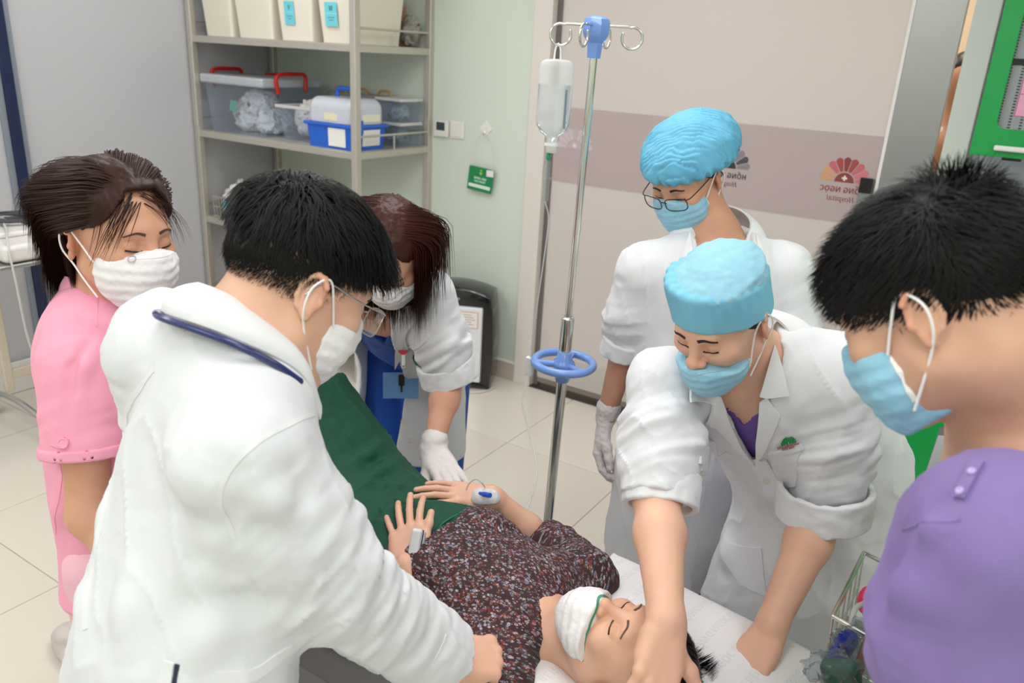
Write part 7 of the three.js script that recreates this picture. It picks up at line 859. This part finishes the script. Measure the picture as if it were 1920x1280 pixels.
  // dress
  const seed = rng(91), tx = canvasTex(1024, 1024, (g, w, hh) => { g.fillStyle = '#3d2427'; g.fillRect(0, 0, w, hh); const C = ['#948da0', '#7f788e', '#a8a1ae', '#7c3430', '#8a4036', '#5f2b2b', '#5c6468', '#49565a', '#8f868e', '#6f4a48']; for (let i = 0; i < 3200; i++) { const x = seed() * w, y = seed() * hh, s = 4.5 + seed() * 7, c = C[floor(seed() * C.length)]; for (const ox of [-w, 0, w]) for (const oy of [-hh, 0, hh]) { if (x + ox < -30 || x + ox > w + 30 || y + oy < -30 || y + oy > hh + 30) continue; g.fillStyle = c; if (i % 3) { for (let k = 0; k < 5; k++) { const a = (k / 5) * 6.283 + i; g.beginPath(); g.arc(x + ox + cos(a) * s * 0.62, y + oy + sin(a) * s * 0.62, s * 0.5, 0, 7); g.fill(); } g.fillStyle = i % 3 === 1 ? '#cbbfb4' : '#4b2426'; g.beginPath(); g.arc(x + ox, y + oy, s * 0.3, 0, 7); g.fill(); } else { g.beginPath(); g.ellipse(x + ox, y + oy, s * 0.8, s * 0.45, i, 0, 7); g.fill(); } } } }, true), cloth = mat(0xffffff, 0.85, 0, { map: tx });
  const uvD = (x, y, z) => [x / 0.3, (z + (0.86 - y) * Math.tanh((z + 1.14) / 0.05)) / 0.3], slR = sleeve([shR, elR], [0.066, 0.064, 0.064], null, 1, 0.006, 93, 0.5), slL = sleeve([shL, elL], [0.066, 0.064, 0.064], null, 1, 0.006, 95, 0.5), tor = [[cone(T.at(0.8), T.at(0.3), 0.166, 0.152, T.N, 1.5)], [cone(T.at(0.3), T.at(-0.15), 0.152, 0.172, T.N, 1.5), 0.05], [cone(T.at(0.94), add(shR, T.N, -0.005), 0.07, 0.06), 0.05], [cone(T.at(0.94), add(shL, T.N, -0.005), 0.07, 0.06), 0.05], [ell(T.at(0.62, 0.075, 0.075), 0.06, 0.045, 0.06), 0.05], [ell(T.at(0.62, -0.075, 0.075), 0.06, 0.045, 0.06), 0.05]];
  const hole = cone(T.at(0.9), h.w(0, -0.02, -0.02), 0.055, 0.062), dressF = join([...tor, [slR, 0.025], [slL, 0.025], [half(V(0, MT + 0.006, 0), V(0, -1, 0)), 0.01, 2], [hole, 0.006, 1]], (x, y, z) => 0.005 * fbm(x * 9, y * 9, z * 9) + 0.003 * noise(x * 20, y * 10, z * 20)), [lo, hi2] = boundsOf([...tor.map((t) => t[0]), slR, slL], 0.015);
  part(p, 'dress', meshField(dressF, lo, hi2, 0.0075, { uv: uvD }), cloth);
  Object.assign(PT, { T, tor, dressF, hipL, hipR, knL, knR, wrR, wrL, hR, hL, dR, dL, h });
  // green drape from the belly to the raised knees
  const g = thing('surgical_drape', 'dark green cloth drape over the belly and raised knees of the lying woman', 'drape', V(-1.2, MT, -1.16));
  const dr = [[cone(T.at(0.5), T.at(0.1), 0.17, 0.172, T.N, 1.42)], [cone(hipR, knR, 0.115, 0.082), 0.05], [cone(hipL, knL, 0.115, 0.08), 0.06], [cone(mixV(hipL, hipR, 0.5), mixV(knL, knR, 0.5), 0.115, 0.08), 0.06], [cone(V(-0.95, 0.66, -0.99), V(-1.35, 0.7, -1.0), 0.075, 0.08), 0.07], [cone(V(-0.9, 0.66, -1.3), V(-1.2, 0.68, -1.34), 0.06, 0.07), 0.07]];
  const drS = join(dr), beltN = nrm(V(1, 0.1, 0.18)), kneeDir = nrm(knR.clone().sub(hipR)), cutB = half(V(-0.8459, 0.835, -1.1398), beltN), cutK = half(add(knR, kneeDir, 0.015), kneeDir);
  const fo = foldSet(drS, [[V(-1.1478, 0.8686, -1.1351), V(-1.1666, 0.8582, -1.3468), 0.02, 0.016, V(-1.1401, 0.8757, -1.2269)], [V(-1.0893, 0.8497, -1.134), V(-1.1062, 0.8378, -1.3042), 0.015, 0.015, V(-1.0958, 0.8534, -1.2174)], [V(-1.0273, 0.8366, -1.1039), V(-1.0499, 0.82, -1.282), 0.014, 0.015, V(-1.0329, 0.8414, -1.1875)], [V(-1.2231, 0.9319, -1.2272), V(-1.158, 0.8895, -1.2465), 0.006, 0.025, V(-1.1887, 0.9086, -1.226)], [V(-0.9729, 0.8299, -1.0689), V(-0.9861, 0.8432, -1.1775), 0.012, 0.013, V(-0.9787, 0.8423, -1.1168)], [V(-0.9623, 0.843, -1.1149), V(-0.8984, 0.8378, -1.2157), 0.008, 0.018, V(-0.9352, 0.846, -1.1699)], [V(-0.8288, 0.7989, -1.0076), V(-0.8427, 0.8442, -1.0933), 0.009, 0.016, V(-0.8323, 0.8259, -1.0437)], [V(-1.278, 0.9615, -1.214), V(-1.1716, 0.8875, -1.1733), 0.007, 0.02, V(-1.2275, 0.9269, -1.2004)]]);
  const drF = join([...dr, [cutB, 0.006, 2], [cutK, 0.006, 2], [half(V(0, MT + 0.005, 0), V(0, -1, 0)), 0.01, 2]], (x, y, z) => fo(x, y, z) + 0.004 * fbm(x * 10, y * 10, z * 10) + 0.005 * crease(x, y, z, 9) - 0.001), [a, b] = boundsOf(dr.map((t) => t[0]), 0.02);
  const gm = mat(srgb(8, 74, 54), 0.8, 0, { sheen: 0.15, sheenColor: srgb(60, 160, 120) }), d = part(g, 'cloth', meshField(drF, a, b, 0.007), gm), stitch = mat(srgb(30, 118, 88), 0.8);
  part(d, 'hem', stripPatch(drF, [V(-0.8393, 0.8353, -1.3036), V(-0.844, 0.8347, -1.2292), V(-0.846, 0.8402, -1.1469), V(-0.8507, 0.7825, -1.0844), V(-0.8482, 0.7289, -1.057)], 0.022, { n: 60, off: 0, th: 0.0022 }), gm); part(d, 'stitch_line', stripPatch(drF, [V(-0.8462, 0.8409, -1.2862), V(-0.8493, 0.8444, -1.2107), V(-0.8507, 0.8483, -1.1276), V(-0.8542, 0.7966, -1.0681), V(-0.852, 0.7422, -1.0429)], 0.0025, { n: 60, off: 0.0015, th: 0.001 }), stitch); part(d, 'hem', stripPatch(drF, [V(-1.3226, 1.0148, -1.2562), V(-1.316, 0.9984, -1.2353), V(-1.2956, 0.9778, -1.2115), V(-1.2706, 0.9574, -1.1932)], 0.018, { n: 24, off: 0, th: 0.002 }), gm);
}
{ // finger clip, cannula
  const { wrL, wrR, dL, dR } = PT, a = V(-0.8461, 0.875, -1.0531), b = V(-0.8345, 0.8, -1.0161), D = nrm(b.clone().sub(a)), up = nrm(V(0.1, 0.8, 0.5).addScaledVector(D, -V(0.1, 0.8, 0.5).dot(D))), R = crs(up, D), put = (g, u) => { g.applyMatrix4(basisMat(R, up, D, add(a, D, u))); return g; };
  const o = thing('pulse_oximeter', 'white pulse oximeter finger clip on the thumb of the lying woman', 'finger clip', a.clone()); part(o, 'upper_shell', put(box(-0.0105, 0.0105, 0.001, 0.017, -0.006, 0.045, 0.006), 0), mat(srgb(226, 228, 232), 0.3)); part(o, 'lower_shell', put(box(-0.0105, 0.0105, -0.016, -0.002, -0.002, 0.045, 0.005), 0), mat(srgb(206, 210, 216), 0.35)); part(o, 'hinge', put(rod(V(-0.011, 0.0, 0.03), V(0.011, 0.0, 0.03), 0.0045, 12), 0), mat(srgb(150, 178, 220), 0.4)); part(o, 'dark_pad', put(box(-0.0095, 0.0095, -0.0025, 0.0015, -0.004, 0.04, 0.001), 0), M.black);
  part(o, 'cable', tube([add(a, D, 0.045), add(a, D, 0.065), b, add(b, V(-0.02, -0.04, 0.03)), add(b, V(-0.05, -0.09, 0.09))], 0.0034, 8, 40), mat(srgb(224, 224, 226), 0.4));
  const q = V(-0.85, 0.835, -1.29), c = thing('iv_cannula', 'taped drip cannula with a blue cap on the wrist of the lying woman', 'cannula', q.clone()); part(c, 'tape', meshField(join([[cone(add(q, dR, 0.012), add(q, dR, -0.012), 0.0222, 0.0215)], [half(add(q, V(0, -0.004, 0)), V(0, -1, 0)), 0.003, 2]], (x, y, z) => 0.0012 * fbm(x * 50, y * 50, z * 50)), add(q, V(0.06, 0.06, 0.06), -1), add(q, V(0.06, 0.06, 0.06)), 0.004), mat(srgb(238, 240, 244), 0.5, 0, { transmission: 0.25, thickness: 0 }));
  const k = add(q, V(0.008, 0.024, 0.022)); part(c, 'blue_cap', [rod(k, add(k, V(0.02, 0.006, 0.004)), 0.0055, 12), rod(add(k, V(-0.012, -0.004, -0.003)), k, 0.004, 10)], mat(srgb(32, 92, 206), 0.35), 'blue cap'); part(c, 'tubing', tube([add(q, V(-0.004, 0.026, 0.0)), V(-0.8528, 0.88, -1.2744), V(-0.8664, 0.885, -1.2731), V(-0.8823, 0.87, -1.2702), V(-0.8912, 0.85, -1.2717)], 0.0017, 6, 40), mat(srgb(226, 230, 232), 0.3, 0, { transmission: 0.4, thickness: 0 }));
}
// ---------------------------------------------------------------- the machine trolley on the left
{
  const ax = (x, y, z) => V(x, y, z), c = V(-3.5, 0, -1.75), t = thing('machine_trolley', 'beige trolley frame on casters beside the grey wall', 'trolley', c), zl = -2.05, zr = -1.5, xa = -3.86, xb = -3.38;
  part(t, 'tray', box(xa, xb + 0.03, 0.835, 0.853, zl, zr, 0.006), M.brushed);
  for (const [x, z] of [[xa + 0.03, -1.67], [xa + 0.03, zl + 0.08]]) part(t, 'upright', box(x - 0.016, x + 0.016, 0.13, 0.835, z - 0.02, z + 0.02, 0.006), M.trolley);
  part(t, 'cross_bar', box(xa + 0.018, xa + 0.042, 0.185, 0.235, zl + 0.08, -1.67, 0.008), M.trolley);
  for (const z of [zl + 0.08, -1.63]) { part(t, 'foot', tube([V(xa - 0.06, 0.09, z), V(xa + 0.02, 0.125, z), V(xa + 0.2, 0.13, z), V(xb - 0.02, 0.085, z)], 0.014, 10, 30), M.chrome); for (const x of [xa - 0.06, xb]) part(t, 'caster', [rod(V(x, 0.042, z - 0.012), V(x, 0.042, z + 0.012), 0.04, 22), rod(V(x, 0.042, z - 0.016), V(x, 0.042, z + 0.016), 0.014, 14), box(x - 0.03, x + 0.03, 0.06, 0.09, z - 0.018, z + 0.018, 0.008)], mat(srgb(196, 192, 188), 0.45)); }
  const m = thing('ecg_machine', 'white flat recorder machine with dark leads lying on the trolley', 'machine', V(-3.6, 0.854, -1.78)); part(m, 'housing', box(-3.84, -3.36, 0.855, 0.928, -2.03, -1.53, 0.022), mat(srgb(232, 228, 226), 0.35)); part(m, 'sloped_top', box(-3.82, -3.5, 0.928, 0.950, -2.0, -1.56, 0.01), mat(srgb(238, 234, 232), 0.35)); part(m, 'screen', box(-3.79, -3.6, 0.950, 0.956, -1.95, -1.75, 0.003), mat(srgb(80, 82, 88), 0.25)); part(m, 'button', box(-3.4, -3.37, 0.873, 0.893, -1.72, -1.68, 0.003), M.greyPlastic);
  const l = thing('lead_bundle', 'dark coiled lead cables lying on the recorder machine', 'cables', V(-3.66, 0.958, -1.75)); const r = rng(101); for (let i = 0; i < 5; i++) { const pts = []; for (let k = 0; k < 8; k++) pts.push(V(-3.7 + 0.11 * cos(k * 1.1 + i) + r() * 0.03, 0.966 + 0.012 * r(), -1.78 + 0.13 * sin(k * 1.1 + i * 0.798) + r() * 0.03)); part(l, 'cable', tube(pts, 0.005, 6, 60), mat(srgb(70, 70, 76), 0.5)); }
  part(l, 'cable', tube([V(-3.7, 0.966, -1.7), V(-3.5, 0.958, -1.62), V(-3.38, 0.936, -1.56), V(-3.345, 0.798, -1.55), V(-3.4, 0.45, -1.6), V(-3.42, 0.33, -1.72), V(-3.4, 0.45, -1.85), V(-3.36, 0.818, -1.92)], 0.005, 6, 70), mat(srgb(204, 206, 204), 0.5));
  const b = thing('white_board', 'white flat board leaning low against the grey wall', 'board', V(-4.06, 0, -1.85)); part(b, 'board', box(-4.1, -4.08, 0.002, 0.16, -2.0, -1.6, 0.003), M.white);
}
// ---------------------------------------------------------------- basket cart and monitor at the bed head
{
  const c = V(0.0, 0, -1.55), t = thing('basket_cart', 'steel cart with a wire basket beside the man in purple', 'cart', V(0.02, 0, -1.5)), W = M.chrome, A = V(-0.1291, 0.78, -1.4305), Bq = V(-0.1137, 0.9, -1.4812);
  // open basket with a raised back: rim corners
  const f0 = V(-0.1192, 0.8544, -1.3173), r0 = V(-0.1128, 0.8501, -1.5702), f1 = add(f0, V(0.34, 0.0, 0.1)), r1 = add(r0, V(0.34, 0.0, 0.1)), dn = (p, y) => V(p.x + (p.x - r0.x) * 0, y, p.z), yb = f0.y - 0.16;
  const ends = (p) => new THREE.SphereGeometry(0.0045, 10, 8).translate(p.x, p.y, p.z);
  part(t, 'basket_rim', [rod(r1, r0, 0.0045), rod(r0, f0, 0.0045), rod(f0, f1, 0.0045), rod(f1, r1, 0.0045), ends(r0), ends(f0), ends(f1), ends(r1)], W);
  
  const inn = (p) => V(lerp(p.x, (f0.x + r1.x) / 2, 0.06), yb, lerp(p.z, (f0.z + r1.z) / 2, 0.06));
  for (let i = 0; i <= 5; i++) { const a = mixV(r0, f0, i / 5); part(t, 'wire', [rod(a, inn(a), 0.0022, 8), rod(inn(a), inn(mixV(r1, f1, i / 5)), 0.0022, 8)], W); }
  for (let i = 1; i <= 6; i++) { const a = mixV(f0, f1, i / 6), b = mixV(r0, r1, i / 6); part(t, 'wire', [rod(a, inn(a), 0.0022, 8), rod(inn(b), b, 0.0022, 8)], W); }
  part(t, 'wire', [rod(inn(r0), inn(f0), 0.003, 8), rod(inn(f0), inn(f1), 0.003, 8)], W); part(t, 'wire', [rod(mixV(r0, inn(r0), 0.5), mixV(f0, inn(f0), 0.5), 0.0022, 8), rod(mixV(f0, inn(f0), 0.5), mixV(f1, inn(f1), 0.5), 0.0022, 8)], W);
  const fr = M.brushed; part(t, 'shelf', box(f0.x - 0.0, f1.x + 0.03, yb - 0.034, yb - 0.012, r0.z - 0.02, f1.z + 0.02, 0.005), fr); for (const [x, z] of [[f0.x + 0.12, r0.z + 0.02], [f1.x, r0.z + 0.02], [f0.x + 0.12, f1.z - 0.02], [f1.x, f1.z - 0.02]]) { part(t, 'post', rod(V(x, 0.06, z), V(x, yb - 0.02, z), 0.012, 12), fr); part(t, 'caster', rod(V(x, 0.032, z - 0.012), V(x, 0.032, z + 0.012), 0.031, 18), M.rubber); }
  const P = (px) => px, k = V(-0.0737, 0.833, -1.4369), s = thing('pink_ball_pump', 'pink ribbed plastic bulb hanging over the basket edge', 'bulb', k.clone()); const bl = new THREE.SphereGeometry(0.028, 32, 24); { const q = bl.attributes.position; for (let i = 0; i < q.count; i++) { const y = q.getY(i), m = 1 + 0.04 * cos(y * 700); q.setX(i, q.getX(i) * 0.82 * m); q.setZ(i, q.getZ(i) * 0.82 * m); q.setY(i, y * 1.12); } bl.computeVertexNormals(); } part(s, 'bulb', bl.translate(k.x, k.y, k.z), mat(srgb(250, 62, 112), 0.3, 0, { transmission: 0.25, thickness: 0 })); part(s, 'cap', lathe([[0, 0.03], [0.008, 0.03], [0.008, 0.036], [0, 0.037]], 16, k), M.red);
  part(s, 'tube', tube([V(-0.0803, 0.8422, -1.4116), V(-0.0916, 0.8446, -1.3804), V(-0.0903, 0.8297, -1.3499), V(-0.0783, 0.7961, -1.3305), V(-0.0691, 0.7648, -1.3229)], 0.005, 8, 40), mat(srgb(222, 222, 220), 0.3, 0, { transmission: 0.3, thickness: 0 }));
  const k2 = V(-0.0561, 0.9361, -1.4917), s2 = thing('red_stopper', 'small red stopper standing at the rear of the wire basket', 'stopper', k2.clone()); part(s2, 'stopper_body', lathe([[0, -0.02], [0.012, -0.018], [0.014, 0.01], [0.006, 0.018], [0, 0.02]], 18, k2), mat(srgb(226, 60, 90), 0.4));
  const at_ = (i) => SPOTS[i], SPOTS = [V(-0.0867, 0.8367, -1.2548), V(-0.0909, 0.8499, -1.1826), V(-0.0588, 0.8409, -1.2489)];
  const clr = mat(srgb(226, 232, 234), 0.15, 0, { transmission: 0.95, thickness: 0, ior: 1.2 });
  const pack = (i, r, seed, core, nm, lab) => { const q = SPOTS[i], o = thing(nm, lab, 'pack', q.clone()); part(o, 'contents', core(q), core.m); part(o, 'wrapper', crumple(q, ...r, seed, 0.008), clr); };
  const c1 = (q) => [rod(add(q, V(-0.01, -0.03, 0)), add(q, V(0.004, 0.03, 0)), 0.017, 18), rod(add(q, V(0.004, 0.03, 0)), add(q, V(0.006, 0.04, 0)), 0.012, 14)]; c1.m = mat(srgb(36, 52, 150), 0.35); pack(0, [0.032, 0.05, 0.028], 111, c1, 'sealed_pack', 'clear pack holding a dark blue piece in the wire basket');
  const c2 = (q) => [new RoundedBoxGeometry(0.06, 0.045, 0.03, 3, 0.012).rotateZ(0.4).translate(q.x + 0.014, q.y, q.z)]; c2.m = mat(srgb(16, 84, 62), 0.5); pack(1, [0.05, 0.042, 0.035], 117, c2, 'sealed_pack', 'clear pack holding a dark green piece in front of the basket');
  const c3 = (q) => [rod(add(q, V(-0.004, -0.08, 0.01)), add(q, V(0.008, 0.05, 0)), 0.009, 12)]; c3.m = mat(srgb(150, 92, 60), 0.4); pack(2, [0.03, 0.085, 0.03], 121, c3, 'tube_pack', 'long clear pack with a brown tube beside the purple scrubs');
}
{ // monitor
  const a = V(-0.0436, 1.0036, -1.5284), b = V(-0.0351, 1.1509, -1.5965), up = nrm(b.clone().sub(a)), hgt = a.distanceTo(b) + 0.06, n = nrm(V(-0.93, 0.1, 0.15)), nn = nrm(n.clone().addScaledVector(up, -n.dot(up))), r = crs(up, nn), base = add(a, up, -0.06), put = (g) => { g.applyMatrix4(basisMat(r, up, nn, base)); return g; };
  const t = thing('patient_monitor', 'white patient monitor with dark screen behind the shoulder of the man in purple', 'monitor', V(base.x + 0.05, 0, base.z));
  part(t, 'housing', put(box(-0.006, 0.26, 0, hgt, -0.075, -0.008, 0.012)), mat(srgb(232, 232, 234), 0.35)); part(t, 'bezel', put(box(-0.004, 0.26, 0.004, hgt - 0.004, -0.008, 0.003, 0.004)), mat(srgb(40, 42, 46), 0.3)); part(t, 'screen', put(box(0.016, 0.24, 0.02, hgt - 0.022, 0.003, 0.0045, 0.001)), mat(srgb(96, 100, 106), 0.12, 0, { clearcoat: 0.8 })); part(t, 'latch', put(box(0.02, 0.05, hgt - 0.004, hgt + 0.003, -0.05, -0.03, 0.002)), M.greyPlastic);
  const m = add(add(base, r, 0.12), nn, -0.04), f = V(0.3, 0, -1.72), e = add(add(add(base, r, 0.12), up, hgt * 0.5), nn, -0.075); part(t, 'stand_pole', rod(V(f.x, 0.05, f.z), V(f.x, e.y, f.z), 0.018, 14), M.brushed); part(t, 'stand_arm', rod(V(f.x, e.y - 0.01, f.z), e, 0.014, 12), M.brushed); part(t, 'stand_foot', rod(V(f.x, 0.002, f.z), V(f.x, 0.05, f.z), 0.14, 28, 0.12), M.greyPlastic);
}

{ const q = V(-2.0935, 0.04, -0.9633), s = thing('slipper', 'pale grey slipper on the floor at the far left behind the doctor', 'slipper', V(q.x, 0, q.z)); part(s, 'slipper_body', shoeGeo(V(q.x, 0, q.z), nrm(V(0.9, 0, 0.3))).scale(1, 0.62, 1), mat(srgb(204, 194, 190), 0.6)); }
renderer.render(scene, camera);
